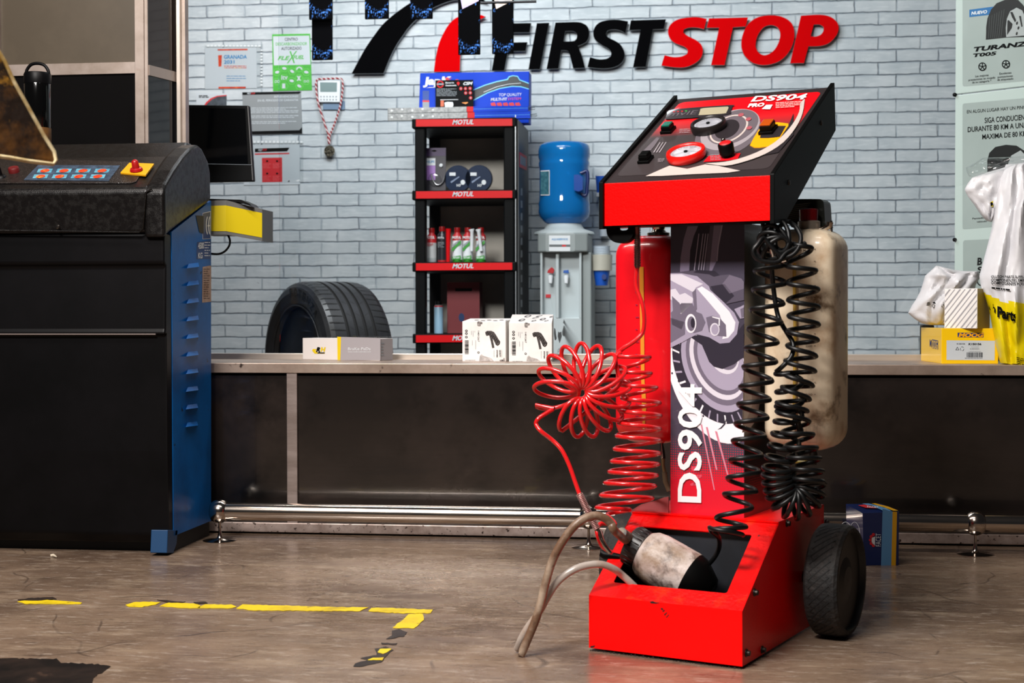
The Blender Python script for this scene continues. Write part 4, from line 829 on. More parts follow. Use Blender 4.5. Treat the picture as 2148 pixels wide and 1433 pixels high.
# ================================================================== water cooler
YC = 7.02
m_cw = mat('cooler white', 'b9c2c4', .4); m_cd = mat('cooler grey', '8f9797', .45)
xa_, xb_ = onY(1133, 600, YC).x, onY(1220, 600, YC).x; ztp = onY(1180, 482, YC).z
co = thing('water_cooler', 'grey white water cooler with two taps standing against the brick wall', 'water cooler', ((xa_+xb_)/2, YC+.15, 0))
zh = onY(1180, 529, YC).z; zlow = onY(1180, 668, YC).z
mb = MB(); mb.box((xa_, YC+.05, 0), (xb_, YC+.32, zh), m_cw); mb.box((xa_, YC, 0), (xb_, YC+.05, zlow), m_cw)
xm = onY(1169, 600, YC).x
for a_, b__ in ((xa_, xa_+.012), (xm-.008, xm+.008), (xb_-.012, xb_)): mb.box((a_, YC, zlow), (b__, YC+.05, zh), m_cw)
part('body', mb, co, bevel=.004)
hd = [(xa_-.012, YC-.005), (xa_+.03, YC-.03), (xb_-.03, YC-.03), (xb_+.03, YC-.005), (xb_+.03, YC+.33), (xa_-.012, YC+.33)]
mb = MB(); zt3 = onY(1180, 489, YC).z; mb.shape([[(x, y, zh) for x, y in hd]], (0, 0, zt3-zh), m_cd); part('head', mb, co, bevel=.008, seg=3)
cxc = onY(1183, 480, YC+.13).x
mb = MB(); mb.lathe([(.15, zt3), (.145, zt3+.012), (.10, ztp+.01), (.085, ztp+.035)], (cxc, YC+.14, 0), (0, 0, 1), m_cw, 36); part('collar', mb, co)
pc = Pl((0, YC-.031, 1), (0, -1, 0)); mb = MB(); pc.poly(mb, [(1151.5, 494), (1196, 494), (1196, 527), (1151.5, 527)], m_wht, 1); pc.text(mb, 'AQUASERVICE', (1157, 504), (1191, 504), (1157, 500), m_bpr, .03, 2); pc.poly(mb, rect(1152, 513, 1196, 518), mat('label grey', '5c6163', .5), 2); pc.poly(mb, rect(1179, 513.5, 1187, 517.5), m_redp, 3); part('label', mb, co, 'white label with blue lettering', recalc=False)
for px, col, nm in ((1156, 'b3151c', 'red tap'), (1189, '2458a8', 'blue tap')):
    q = onY(px, 580, YC+.05); mb = MB(); mb.tube([q, q+V((0, -.035, -.004)), q+V((0, -.04, -.035))], [.012, .012, .009], m_wht, 12); tp = part('tap', mb, co)
    mb = MB(); mb.shape([[q+V((-.016, -.035, .016)), q+V((.014, -.035, .014)), q+V((.02 if 'red' in nm else .01, -.035, .032)), q+V((.006, -.035, .045 if 'red' in nm else .03)), q+V((-.012, -.035, .03))]], (0, .012, 0), mat(nm, col, .35)); part('lever', mb, tp, nm.split()[0]+' lever', bevel=.002)
mb = MB(); q = onY(1150, 621, YC+.049); mb.box((q.x-.012, YC+.044, q.z-.008), (q.x+.012, YC+.05, q.z+.008), m_redp); part('sticker', mb, co)
mb = MB(); mb.box((xb_, YC+.03, .02), (xb_+.045, YC+.31, zh), m_cd); part('side_cover', mb, co, bevel=.006)
# cup holder on its side
xcup = onY(1262, 545, YC+.1).x; zc1, zc0 = onY(1262, 535, YC+.1).z, onY(1262, 568, YC+.1).z
mb = MB(); mb.lathe([(.05, zc0), (.052, zc1)], (xcup, YC+.1, 0), (0, 0, 1), mat('cream holder', 'b7b5a8', .5), 28); mb.box((xb_+.03, YC+.08, zc0+.01), (xcup-.03, YC+.12, zc1-.01), m_cd); part('cup_holder', mb, co)
m_cupb = mat('blue paper cup', '1253b8', .45); m_cupw = mat('white cup rim', 'c7d2dc', .5)
zq = onY(1262, 599, YC+.1).z
t = thing('paper_cup', 'blue paper cup sticking out under the cooler cup holder', 'paper cup', (xcup, YC+.1, zq)); mb = MB(); mb.lathe([(.03, zq), (.044, zc0+.02)], (xcup, YC+.1, 0), (0, 0, 1), m_cupb, 24); part('cup_wall', mb, t)
pc2 = Pl((0, YC+.058, 1), (0, -1, 0)); mb = MB(); pc2.poly(mb, ell(1267, 581, 5, 6), mat('navy print', '0e2d6e', .5), 2); part('print', mb, t, recalc=False)
for i in range(5):
    z = zc1+.004+i*.0085; mb = MB(); mb.lathe([(.036, z-.006), (.041, z+.003), (.0425, z+.005), (.038, z+.006)], (xcup, YC+.1, 0), (0, 0, 1), m_cupw, 24)
    single('paper_cup', mb, 'white rimmed paper cup stacked on the cooler cup holder, %s' % ('lowest of five', 'second from the bottom', 'middle of five', 'second from the top', 'topmost')[i], 'paper cup', (xcup, YC+.1, z), group='stacked cups on the cooler')
# bottle
m_wb = bpy.data.materials.new('blue water bottle'); m_wb.use_nodes = True; b_ = m_wb.node_tree.nodes['Principled BSDF']; b_.inputs['Base Color'].default_value = lin('1479c4'); b_.inputs['Roughness'].default_value = .08; b_.inputs['Transmission Weight'].default_value = .35; b_.inputs['IOR'].default_value = 1.2; b_.inputs['Coat Weight'].default_value = .6
MATS['blue water bottle'] = m_wb
yc_ = YC+.14; zz_ = lambda y: onY(1183, y, yc_).z; rb = (onY(1237.5, 320, yc_).x-onY(1129, 320, yc_).x)/2; cxb = onY(1183.5, 380, yc_).x
wb = thing('water_bottle', 'large blue water bottle upside down on the water cooler', 'water bottle', (cxb, yc_, zz_(478)))
prof = [(.055, zz_(480)), (.07, zz_(472)), (rb*.75, zz_(467)), (rb*.95, zz_(455)), (rb, zz_(445)), (rb*.985, zz_(436)), (rb, zz_(428)), (rb*.97, zz_(421)), (rb*.955, zz_(400)), (rb*.955, zz_(355)), (rb*.97, zz_(350)), (rb*.99, zz_(343)), (rb*.955, zz_(338)), (rb, zz_(330)), (rb, zz_(316)), (rb*.96, zz_(306)), (rb*.8, zz_(300.5)), (rb*.4, zz_(299)), (0, zz_(299))]
mb = MB(); mb.lathe(prof, (cxb, yc_, 0), (0, 0, 1), m_wb, 48); part('shell', mb, wb)
pbt = Pl((0, yc_-rb*1.0, 1), (0, -1, 0)); mb = MB()
P = [[onP(x, y, V((cxb-rb*.72, yc_-rb*.68, 1)), V((-.6, -.8, 0))) for x, y in l] for l in ([(1134, 358), (1153, 357), (1153, 410), (1134, 410)],)]
mb.shape(P, None, m_wht, world=True); n_ = V((-.6, -.8, 0)).normalized()*.001
mb.shape([[onP(x, y, V((cxb-rb*.72, yc_-rb*.68, 1))+n_, V((-.6, -.8, 0))) for x, y in [(1134, 360), (1151.5, 359), (1151.5, 408), (1134, 408)]]], None, mat('teal label', '2d5d6e', .4, 0, col2='4f8390', ns=60), world=True); part('label', mb, wb, 'teal label', recalc=False)
mb = MB(); yh = yc_-rb*.62; mb.tube(cr([onY(x, y, yh) for x, y in [(1214, 364), (1222, 362), (1231, 359), (1233, 372), (1232, 390), (1229, 410), (1217, 406)]], 4), .009, mat('navy handle', '14245a', .3), 10); part('handle', mb, wb, 'dark blue handle')
mb = MB(); mb.shape([[onY(x, y, yh-.055) for x, y in [(1204, 367), (1214, 366), (1222, 372), (1222, 398), (1214, 402), (1204, 399)]]], (0, .02, 0), mat('navy recess', '0d3f8f', .2)); part('grip_recess', mb, wb)
# wall cup dispenser
YD = YB-.06; t = thing('cup_dispenser', 'narrow white tube cup dispenser on the brick wall, half hidden by the red trolley console', 'cup dispenser', onY(1262, 495, YD))
r0 = (onY(1272, 400, YD).x-onY(1249, 400, YD).x)/2; cx0 = onY(1260.5, 400, YD).x; zD = lambda y: onY(1260, y, YD).z
mb = MB(); mb.lathe([(r0*.72, zD(496)), (r0*.72, zD(413))], (cx0+.012, YD, 0), (0, 0, 1), m_cupw, 24); mb.lathe([(r0*1.05, zD(413)), (r0*1.05, zD(405))], (cx0, YD, 0), (0, 0, 1), m_wht, 24); mb.box((cx0-.01, YD, zD(480)), (cx0+.02, YB, zD(420)), m_wht); part('tube', mb, t)
t = thing('paper_cup', 'blue paper cup on top of the white wall dispenser tube', 'paper cup', (cx0, YD, zD(405))); mb = MB(); mb.lathe([(r0*.75, zD(405)), (r0*1.0, zD(370)), (r0*1.04, zD(368))], (cx0, YD, 0), (0, 0, 1), [m_cupb, m_wht], 24); part('cup_wall', mb, t)

# ================================================================== display board at the right
pb0 = onY(2003, 400, 5.3); dirb = V((math.sin(R(52)), -math.cos(R(52)), 0)); nb = V((-dirb.y, dirb.x, 0)); nb = -nb if nb.dot(CAMP-pb0) < 0 else nb
PB = Pl(pb0, nb)
m_pb = mat('pale mint board', 'bccac4', .35, 0, coat=.2); m_pg = mat('grey printed panel', '98a49f', .4, 0, col2='a3aeaa', ns=2, coat=.2)
bd = thing('display_board', 'tall pale display board with tyre posters behind the glass at the right edge', 'display board', V((pb0.x, pb0.y, 0)))
def pbz(z, t): q = pb0+dirb*t; return V((q.x, q.y, z))
zsplit = PB.at(2003.5, 199).z
for i, (za, zb_) in enumerate(((zsplit+.002, zsplit+1.0), (.05, zsplit-.002))):
    mb = MB(); mb.shape([[pbz(za, 0), pbz(za, .42), pbz(zb_, .42), pbz(zb_, 0)]], nb*-.012, m_pb); part('panel', mb, bd, bevel=.002)
for y in (199, 503):
    mb = MB(); mb.lathe([(.007, -.002), (.007, .006), (.004, .009), (0, .009)], PB.at(2003.5, y), nb, m_blk, 12); part('pin', mb, bd)
mb = MB(); a_ = pbz(0, .03); mb.box((a_.x, a_.y, 0), (a_.x+.3, a_.y+.05, .05), m_gy); part('foot', mb, bd)
zp = lambda *p: zz(p, 1990, 0, 5.968); zq_ = lambda *p: zz(p, 1750, 0, 3.583)
def rr(x0, y0, x1, y1, sl): return [(x0, y0+4), (x0+1.5, y0+1), (x0+4, y0), (x1, y0+sl*(x1-x0)), (x1, y1+sl*(x1-x0)), (x0+4, y1), (x0+1.5, y1-1), (x0, y1-4)]
mb = MB()
PB.poly(mb, [(2019, -40), (2160, -58), (2160, 169), (2023, 181.5), (2020, 180), (2019, 176)], m_pg, 1); PB.poly(mb, [(2019, 222), (2020, 218.5), (2023, 217), (2160, 205), (2160, 470), (2023, 481), (2020, 480), (2019, 476)], m_pg, 1); PB.poly(mb, [(2020, 510), (2021, 506), (2024, 504), (2160, 498), (2160, 760), (2020, 760)], m_pg, 1)
PB.poly(mb, zp((258, 122), (560, 82), (560, 180), (258, 215)), mat('nuevo blue', '2469a0', .4), 2); PB.text(mb, 'NUEVO', *zp((285, 186), (480, 165), (292, 146)), m_wht, .04, 3)
m_tp = mat('tyre print', '121413', .4); m_rp = mat('alloy print', 'a8aead', .3)
PB.poly(mb, zp((465, 497), (470, 330), (485, 230), (530, 120), (600, 40), (700, 0), (780, -10), (870, 0), (930, 60), (1010, 200), (1030, 460), (720, 470)), m_tp, 3)
PB.poly(mb, zp((720, 465), (715, 350), (730, 230), (770, 140), (850, 95), (920, 130), (960, 220), (1010, 440)), m_rp, 4)
for k in range(7): xx = 495+k*26; PB.poly(mb, zp((xx, 480-k*2), (xx+6, 480-k*2), (xx+22+k*4, 200-k*14), (xx+16+k*4, 200-k*14)), mat('tread groove print', '454a48', .5), 4)
for pts in ([(770, 150), (800, 150), (845, 255), (830, 280), (790, 210)], [(735, 260), (750, 250), (800, 300), (790, 350), (730, 440)], [(880, 200), (905, 200), (925, 330), (910, 340)]): PB.poly(mb, zp(*pts), m_tp, 5)
for cx_, cy_2 in ((855, 290), (873, 350), (852, 420)): PB.poly(mb, zp(*ell(cx_, cy_2, 12, 22, 15, 12)), m_tp, 5)
PB.text(mb, 'TURANZA', *zp((300, 648), (1085, 560), (322, 590)), m_blkp, .045); PB.text(mb, 'T005', *zp((295, 717), (590, 688), (310, 672)), m_blkp, .04)
for cx_, cy_2 in ((422, 835), (717, 805)):
    PB.poly(mb, zp(*ell(cx_, cy_2, 52, 54, 0, 22)), m_blkp, 3); PB.poly(mb, zp(*ell(cx_, cy_2, 38, 40, 0, 20)), m_pg, 4); PB.poly(mb, zp(*ell(cx_, cy_2, 12, 12, 0, 10)), m_blkp, 5)
    for k in range(5): a_ = R(72*k-90); PB.poly(mb, zp((cx_+6*math.cos(a_+1.5), cy_2+6*math.sin(a_+1.5)), (cx_+44*math.cos(a_+.15), cy_2+44*math.sin(a_+.15)), (cx_+44*math.cos(a_-.15), cy_2+44*math.sin(a_-.15)), (cx_+6*math.cos(a_-1.5), cy_2+6*math.sin(a_-1.5))), m_blkp, 5)
for s_2, a_, b__, c_2 in (('Las mejores', (335, 968), (502, 952), (335, 942)), ('prestaciones en mojado', (250, 1015), (585, 982), (250, 990)), ('de su categoria *', (295, 1045), (535, 1022), (295, 1020)), ('Excelentes', (637, 936), (787, 922), (637, 910)), ('puntuaciones', (615, 978), (805, 960), (615, 955)), ('de etiquetado', (610, 1013), (812, 996), (610, 988))): PB.text(mb, s_2, *zp(a_, b__, c_2), m_blkp, .01)
PB.text(mb, 'EN ALGUN LUGAR HAY UN PINCHAZO CON SU NOMBRE', *zq_((998, 853), (1790, 790), (998, 828)), m_blkp, .005)
PB.text(mb, 'SIGA CONDUCIENDO', *zq_((1131, 925), (1490, 896), (1131, 885)), m_blkp, .015); PB.text(mb, 'DURANTE 80 KM A UNA VELOCIDAD', *zq_((1004, 993), (1700, 938), (1004, 955)), m_blkp, .015); PB.text(mb, 'MAXIMA DE 80 KM/H', *zq_((1113, 1047), (1490, 1018), (1113, 1010)), m_blkp, .015)
PB.poly(mb, zq_((1150, 1205), (1165, 1150), (1210, 1105), (1290, 1088), (1370, 1095), (1440, 1140), (1460, 1300), (1150, 1320)), m_tp, 3); PB.poly(mb, zq_((1300, 1250), (1330, 1170), (1400, 1130), (1450, 1180), (1450, 1300)), m_rp, 4)
PB.text(mb, 'Pensado para su', (2040, 460.5), (2088, 456), (2040, 457), m_blkp, .01); PB.text(mb, 'vehiculo', (2049, 467), (2070, 465.5), (2049, 463.5), m_blkp, .01)
PB.text(mb, 'B', (2050, 556), (2060, 555), (2051, 541), m_blkp, .04); PB.text(mb, 'S', (2050, 572), (2060, 571), (2051, 560), m_blkp, .04)
PB.poly(mb, ell(2058, 590, 9, 10)+[(2067, 590)]+list(reversed(ell(2058, 590, 6.5, 7.5)+[(2064.5, 590)])), m_blkp, 3)
part('print', mb, bd, 'printed tyre artwork and black text', recalc=False)

# ================================================================== tyre on a low plinth
TR, TW = .335, .31
m_rub = mat('tyre rubber', '1d1e20', .45, 0, col2='2a2b2f', ns=6); m_gro = mat('groove black', '060607', .8); m_swl = mat('tyre sidewall', '18191b', .4, 0, col2='222326', ns=10)
fn_ = V((-.752, -.658, 0)).normalized(); fc = atD(618, 755, 6.19); tc_ = fc-fn_*TW/2; zb_ty = tc_.z-TR
ty = thing('tyre', 'black car tyre with white-free raised lettering standing behind the glass above the brake pad box', 'tyre', V((tc_.x, tc_.y, zb_ty)))
ty['label'] = 'large black car tyre standing behind the glass, above the brake pad box'
hw = TW/2
prof = [(.225, hw-.03), (.232, hw-.012), (.25, hw-.004), (.285, hw+.004), (.31, hw-.004), (.325, hw-.016), (.3315, hw-.035)]
for gx in (.062, .02, -.022, -.064): prof += [(.335, gx+.0075), (.327, gx+.0055), (.327, gx-.0055), (.335, gx-.0075)]
prof += [(.3315, -hw+.035), (.325, -hw+.016), (.31, -hw+.004), (.285, -hw-.004), (.25, -hw+.004), (.232, -hw+.012), (.225, -hw+.03)]
mats_ = [m_swl]*6+[m_rub]
for _ in range(4): mats_ += [m_gro, m_gro, m_gro, m_rub]
mats_ += [m_swl]*6
mb = MB(); mb.lathe(prof+[(.225, hw-.03)], tc_, fn_, mats_+[m_gro], 96, xdir=(0, 0, 1))
xa_x = V((0, 0, 1)); ya_ = fn_.cross(xa_x)
def tp_(r, th, h): return tc_+fn_*h+(xa_x*math.cos(th)+ya_*math.sin(th))*r
for k in range(64):
    th = 2*PI*k/64
    for h0, h1, sk in ((.072, .145, .02), (-.074, -.145, -.02)):
        P = []
        for j in range(5):
            f = j/4; h = h0+(h1-h0)*f; r_ = TR+.0006 if abs(h) < .118 else TR+.0006-(abs(h)-.118)*.42
            if abs(h) > .139: r_ -= .004
            P.append((tp_(r_, th+sk*f-.006, h), tp_(r_, th+sk*f+.006, h)))
        mb.add([p for q in P for p in q], [(2*j, 2*j+1, 2*j+3, 2*j+2) for j in range(4)], m_gro, False, True)
    if k % 2 == 0:
        for h0, h1 in ((.03, .052), (-.032, -.054), (-.01, .01)):
            mb.add([tp_(TR+.0005, th, h0), tp_(TR+.0005, th+.004, h0), tp_(TR+.0005, th+.05, h1), tp_(TR+.0005, th+.046, h1)], [(0, 1, 2, 3)], m_gro, False, True)
part('tyre_body', mb, ty, recalc=False)
mb = MB(); m_tl = mat('raised rubber letters', '0b0b0c', .25)
for k, ch in enumerate('POTENZA'):
    th = R(2-8.6*k)*-1; rr_ = .29
    # letters run clockwise seen from the face
    s_ = -1; th = R(-4+8.4*k)*s_; t_ = (ya_*math.cos(th)-xa_x*math.sin(th))*s_; rd = xa_x*math.cos(th)+ya_*math.sin(th)
    o = tc_+fn_*(hw+.005)+rd*.272-t_*.014; txt3(mb, ch, o, o+t_*.030, o+rd*.034, m_tl, .05, .0012)
part('lettering', mb, ty, recalc=False)
mb = MB(); mb.tube([tp_(.232, 2*PI*i/60, hw-.008) for i in range(60)], .004, m_swl, 8, closed=True); part('bead', mb, ty)
mb = MB(); mb.box((tc_.x-.2, tc_.y-.25, 0), (tc_.x+.25, tc_.y+.25, zb_ty), mat('grey plinth', '55575a', .6)); single('display_plinth', mb, 'low grey plinth under the tyre', 'plinth', (tc_.x, tc_.y, 0), bevel=.004)

# ================================================================== things on the ledge
def boxpx(name, lab, fl, frr, top_l, top_r, depth, mats3, cat='box', yaw=None, zb=ZS, Yf=None, rise=0., **kw):
    """box whose front bottom edge runs fl->frr (pixels on height zb); returns thing, front plane, side dirs"""
    A, B = (onZ(*fl, zb), onZ(*frr, zb)) if Yf is None else (onY(*fl, Yf[0]), onY(*frr, Yf[1])); A.z = B.z = zb; ex = (B-A); ex.z = 0; W_ = ex.length; ex.normalize(); ey = V((-ex.y, ex.x, 0))
    nn = -ey; pf_ = Pl(A, nn); h = (pf_.at(*top_l).z+pf_.at(*top_r).z)/2-zb
    t = thing(name, lab, cat, A, kw.get('group'))
    mb = MB(); d = ey*depth; u = V((0, 0, h)); P = [A, B, B+d, A+d]; Q = [p+u for p in P]; Q[2] = Q[2]+V((0, 0, rise)); Q[3] = Q[3]+V((0, 0, rise))
    mb.add(P+Q, [(3, 2, 1, 0)], mats3[2], False, True); mb.add(P+Q, [(4, 5, 6, 7)], mats3[1], False, True)
    mb.add(P+Q, [(0, 1, 5, 4)], mats3[0], False, True)
    mb.add(P+Q, [(1, 2, 6, 5), (3, 0, 4, 7)], mats3[2], False, True); mb.add(P+Q, [(2, 3, 7, 6)], mats3[0], False, True)
    part('carton_body', mb, t, bevel=.0012)
    return t, pf_, Pl(B, ex), Pl(A, -ex), Pl(A+u, (Q[1]-Q[0]).cross(Q[3]-Q[0])), h, (A, B, ex, ey, W_)
def topprint(mb, pl, pts, m, layer, A, ex, ey, W_, dp_):
    """print on a box top, trimmed to the lid"""
    L_ = [((p-A).dot(ex), (p-A).dot(ey)) for p in (pl.at(x, y, layer*.0004) for x, y in pts)]; q = clip(L_, .001, .001, W_-.001, dp_-.001)
    if len(q) < 3: return
    o = pl.p+pl.n*(layer*.0004); k = -pl.n.dot(ey)/pl.n.z; k2 = -pl.n.dot(ex)/pl.n.z
    mb.shape([[V((A.x, A.y, 0))+ex*a+ey*b+V((0, 0, o.z+k*(b-(o-A).dot(ey))+k2*(a-(o-A).dot(ex)))) for a, b in q]], None, m, world=True)
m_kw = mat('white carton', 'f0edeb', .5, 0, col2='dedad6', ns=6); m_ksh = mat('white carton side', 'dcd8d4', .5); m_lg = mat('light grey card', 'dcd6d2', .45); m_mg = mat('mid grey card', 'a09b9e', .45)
# brake pad box
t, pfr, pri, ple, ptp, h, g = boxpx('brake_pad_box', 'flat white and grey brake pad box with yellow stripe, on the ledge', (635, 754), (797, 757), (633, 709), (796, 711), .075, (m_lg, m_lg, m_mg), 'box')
zx = lambda *p: zz(p, 520, 540, 3.069)
mb = MB(); pfr.poly(mb, zx((597, 512), (853, 519), (853, 661), (594, 662)), m_mg, 1); pfr.poly(mb, zx((575, 511), (600, 512), (595, 662), (577, 662)), mat('yellow stripe', 'e0c21a', .4), 2)
pfr.poly(mb, zx((413, 600), (418, 590), (445, 590), (435, 600), (445, 612), (495, 612), (495, 620), (430, 620)), MATS['yellow stripe'], 2)
pfr.text(mb, 'R', *zx((440, 608), (468, 608), (448, 578)), m_blkp, .06); pfr.text(mb, 'H', *zx((468, 605), (496, 605), (474, 578)), MATS['yellow stripe'], .06); pfr.poly(mb, zx((448, 612), (496, 612), (492, 619), (448, 619)), m_blkp, 3)
pfr.text(mb, 'BraKe PaDs', *zx((645, 597), (790, 597), (646, 580)), m_wht, .0); pfr.text(mb, 'www.roadhousebrakes.com', *zx((645, 612), (792, 612), (646, 603)), m_wht, .0)
pri.bars(mb, 799, 719, 806, 750, 5, m_gryp, .4); part('print', mb, t, recalc=False)
mb = MB(); topprint(mb, ptp, [(640, 705.5), (700, 704), (706, 707), (645, 708.5)], m_blkp, 1, *g[:1], *g[2:], .075); topprint(mb, ptp, [(708, 708.8), (718, 704.5), (723, 704.5), (714, 709)], MATS['yellow stripe'], 1, *g[:1], *g[2:], .075); part('top_print', mb, t, recalc=False)
# white cartons with corrugated pipe print
zw = lambda *p: zz(p, 940, 640, 7.956)
def pipe_print(mb, pl, dx, dy):
    f = lambda *p: zw(*[(x+dx, y+dy) for x, y in p]); m_pp = mat('grey pipe print', '4a4442', .5, 0, col2='252120', ns=160)
    pl.poly(mb, f((618, 452), (650, 432), (720, 430), (765, 450), (800, 500), (840, 570), (868, 610), (862, 650), (830, 680), (795, 665), (765, 600), (735, 540), (700, 500), (640, 515), (625, 490)), m_pp, 2)
    pl.poly(mb, f((690, 470), (740, 470), (742, 560), (758, 640), (772, 710), (735, 717), (715, 620), (692, 530)), m_pp, 3)
    pl.poly(mb, f(*ell(834, 645, 36, 18, -48, 16)), m_blkp, 4); pl.poly(mb, f(*ell(834, 645, 28, 11, -48, 14)), mat('pipe mouth', '6b6462', .5), 5)
    for k in range(9):
        t_ = k/8; x = 650+190*t_; y = 452+175*t_**1.3; pl.poly(mb, f((x-14, y+30), (x-10, y+32), (x+22, y-12), (x+18, y-14)), m_blkp, 5)
def carton_face(mb, pl, dx, dy):
    f = lambda *p: zw(*[(x+dx, y+dy) for x, y in p]); pipe_print(mb, pl, dx, dy)
    for k, yy in enumerate((430, 475, 535)): pl.poly(mb, f(*ell(304, yy, 22, 20, 0, 14)), m_blkp, 2); pl.poly(mb, f(*ell(304, yy, 9, 9, 0, 10)), m_kw, 3)
    rn = random.Random(5); y = 590
    while y < 810: d = rn.uniform(3, 11); pl.poly(mb, f((280, y), (342, y), (342, y+d), (280, y+d)), m_blkp, 2); y += d+rn.uniform(3, 8)
    for k in range(12): pl.poly(mb, f((264, 598+k*17), (272, 598+k*17), (272, 606+k*17), (264, 606+k*17)), m_gryp, 2)
    for x0, ya, yb2 in ((385, 432, 500), (412, 432, 525), (440, 432, 460), (455, 590, 740), (400, 590, 665)):
        y = ya
        while y < yb2: pl.poly(mb, f((x0, y), (x0+8, y), (x0+8, y+9), (x0, y+9)), m_gryp, 2); y += 14
    # vertical part number: drawn with the baseline running downwards
    p = f((520, 432), (520, 610), (494, 432)); P0, P1, P2 = [pl.at(*q, .0012) for q in (p[2], (p[2][0], p[1][1]), p[0])]
    txt3(mb, '1401267', P0, P1, P2, m_blkp, .0, 0)
    p = f((488, 750), (488, 760)); pl.poly(mb, f(*ell(506, 792, 18, 18, 0, 14)), m_blkp, 2); pl.poly(mb, f(*ell(506, 792, 9, 9, 0, 10)), m_kw, 3)
    for x0, s_2, xw in ((878, 'QUALITY', 22), (828, 'SYSTEM', 20)):
        p = f((x0-xw, 750), (x0-xw, 870), (x0, 750)); P0, P1, P2 = [pl.at(*q, .0012) for q in p]
        txt3(mb, s_2, P0, P1, P2, m_blkp, .03, 0)
    for x0 in (766, 892): pl.poly(mb, f((x0, 748), (x0+3, 748), (x0+3, 872), (x0, 872)), m_blkp, 2)
    pl.poly(mb, f((485, 290), (500, 272), (540, 275), (575, 290), (570, 318), (545, 318), (540, 352), (500, 355), (488, 340)), mat('dark photo scrap', '4c4644', .5, 0, col2='b5aeaa', ns=120), 2)
    pl.poly(mb, f((520, 930), (530, 850), (560, 820), (590, 850), (700, 880), (740, 905), (760, 940)), mat('pencil sketch print', 'a39d9a', .5, 0, col2='d5d0cd', ns=90), 2)
    pl.poly(mb, f((860, 935), (862, 912), (920, 908), (925, 880), (945, 885), (950, 935)), mat('dark photo scrap', '4c4644'), 2)
    p = f((285, 925), (455, 925), (286, 910)); pl.text(mb, 'www.dtparts.com', *p, m_blkp, .0)
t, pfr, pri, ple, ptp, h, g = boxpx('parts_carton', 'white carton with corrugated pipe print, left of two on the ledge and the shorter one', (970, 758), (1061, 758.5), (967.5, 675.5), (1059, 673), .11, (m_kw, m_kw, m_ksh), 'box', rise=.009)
mb = MB(); carton_face(mb, pfr, 0, 0); part('print', mb, t, recalc=False)
mb = MB()
for i in range(6): topprint(mb, ptp, ell(1000+i*13, 671.5+(i % 2)*1.2, 5, .9, 0, 8), m_pp_ if False else MATS['dark photo scrap'], 1, *g[:1], *g[2:], .11)
part('top_print', mb, t, recalc=False)
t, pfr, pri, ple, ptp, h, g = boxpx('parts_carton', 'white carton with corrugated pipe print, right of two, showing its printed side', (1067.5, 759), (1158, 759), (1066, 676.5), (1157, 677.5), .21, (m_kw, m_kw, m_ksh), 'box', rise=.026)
mb = MB(); carton_face(mb, pfr, 787, 20)
m_mp = mat('machine part print', '3a3536', .5, 0, col2='6e686a', ns=70)
pri.poly(mb, zw((1770, 380), (1790, 400), (1812, 560), (1800, 585), (1780, 585), (1765, 480)), m_mp, 2); pri.poly(mb, zw((1828, 520), (1838, 440), (1860, 460), (1890, 440), (1898, 520), (1875, 600), (1858, 640), (1845, 590)), m_mp, 2); pri.poly(mb, zw((1905, 440), (1930, 340), (1960, 360), (1965, 440), (1935, 530), (1905, 500)), m_mp, 2); pri.poly(mb, zw((1918, 300), (1930, 240), (1970, 290), (1960, 330)), m_mp, 2)
pri.text(mb, '1200', *zw((1822, 800), (1890, 740), (1822, 745)), m_blkp, .02); part('print', mb, t, recalc=False)
mb = MB()
for x, y, a_, b__ in ((1330, 185, 62, 18), (1230, 250, 60, 18), (1520, 182, 60, 8), (1460, 210, 64, 8), (1580, 235, 55, 16), (1750, 190, 66, 12), (1430, 262, 44, 10), (1640, 262, 40, 8)): topprint(mb, ptp, zw(*ell(x, y, a_, b__, -12, 14)), m_mp, 1, *g[:1], *g[2:], .21); topprint(mb, ptp, zw(*ell(x+4, y, a_*.5, b__*.4, -12, 10)), m_kw, 2, *g[:1], *g[2:], .21)
part('top_print', mb, t, recalc=False)
# yellow parts box
m_my = mat('yellow carton', 'efc107', .35, 0, coat=.25); m_nv = mat('navy print', '0e2d6e', .5)
t, pfr, pri, ple, ptp, h, g = boxpx('parts_box', 'yellow parts box with navy lettering and white label at the right end of the ledge', (1975, 763.2), (2094, 763.2), (1974, 689.5), (2094, 688.5), .27, (m_my, m_my, m_my), 'box')
A, B, ex, ey, W_ = g; hbig = h
zm = lambda *p: zz(p, 1890, 540, 5.733)
mb = MB(); pfr.poly(mb, zm((548, 998), (1130, 1003), (1125, 1238), (548, 1234)), m_paper, 1); pfr.poly(mb, zm((680, 906), (995, 908), (992, 963), (682, 960)), m_nv, 1)
pfr.text(mb, 'MOOG', *zm((690, 958), (982, 958), (704, 910)), mat('amber print', 'eaa015', .4), .05)
pfr.text(mb, 'K150156', *zm((812, 1054), (964, 1054), (812, 1030)), m_blkp, .035); pfr.text(mb, 'K150156', *zm((670, 1047), (768, 1047), (670, 1032)), m_blkp, .01)
for s_2, a_, w_, y in (('CHASSIS', 840, 95, 1082), ('SUSPENSION', 828, 112, 1106), ('LEMFORDER', 815, 145, 1136)): pfr.text(mb, s_2, *zm((a_, y), (a_+w_, y), (a_, y-10)), m_gryp if y != 1106 else m_blkp, .0)
rn = random.Random(9); x = 790
while x < 980: d = rn.uniform(2, 8); pfr.poly(mb, zm((x, 1143), (x+d, 1143), (x+d, 1203), (x, 1203)), m_blkp, 2); x += d+rn.uniform(2, 6)
for k in range(12): pfr.poly(mb, zm((770+k*18, 1208), (778+k*18, 1208), (778+k*18, 1218), (770+k*18, 1218)), m_blkp, 2)
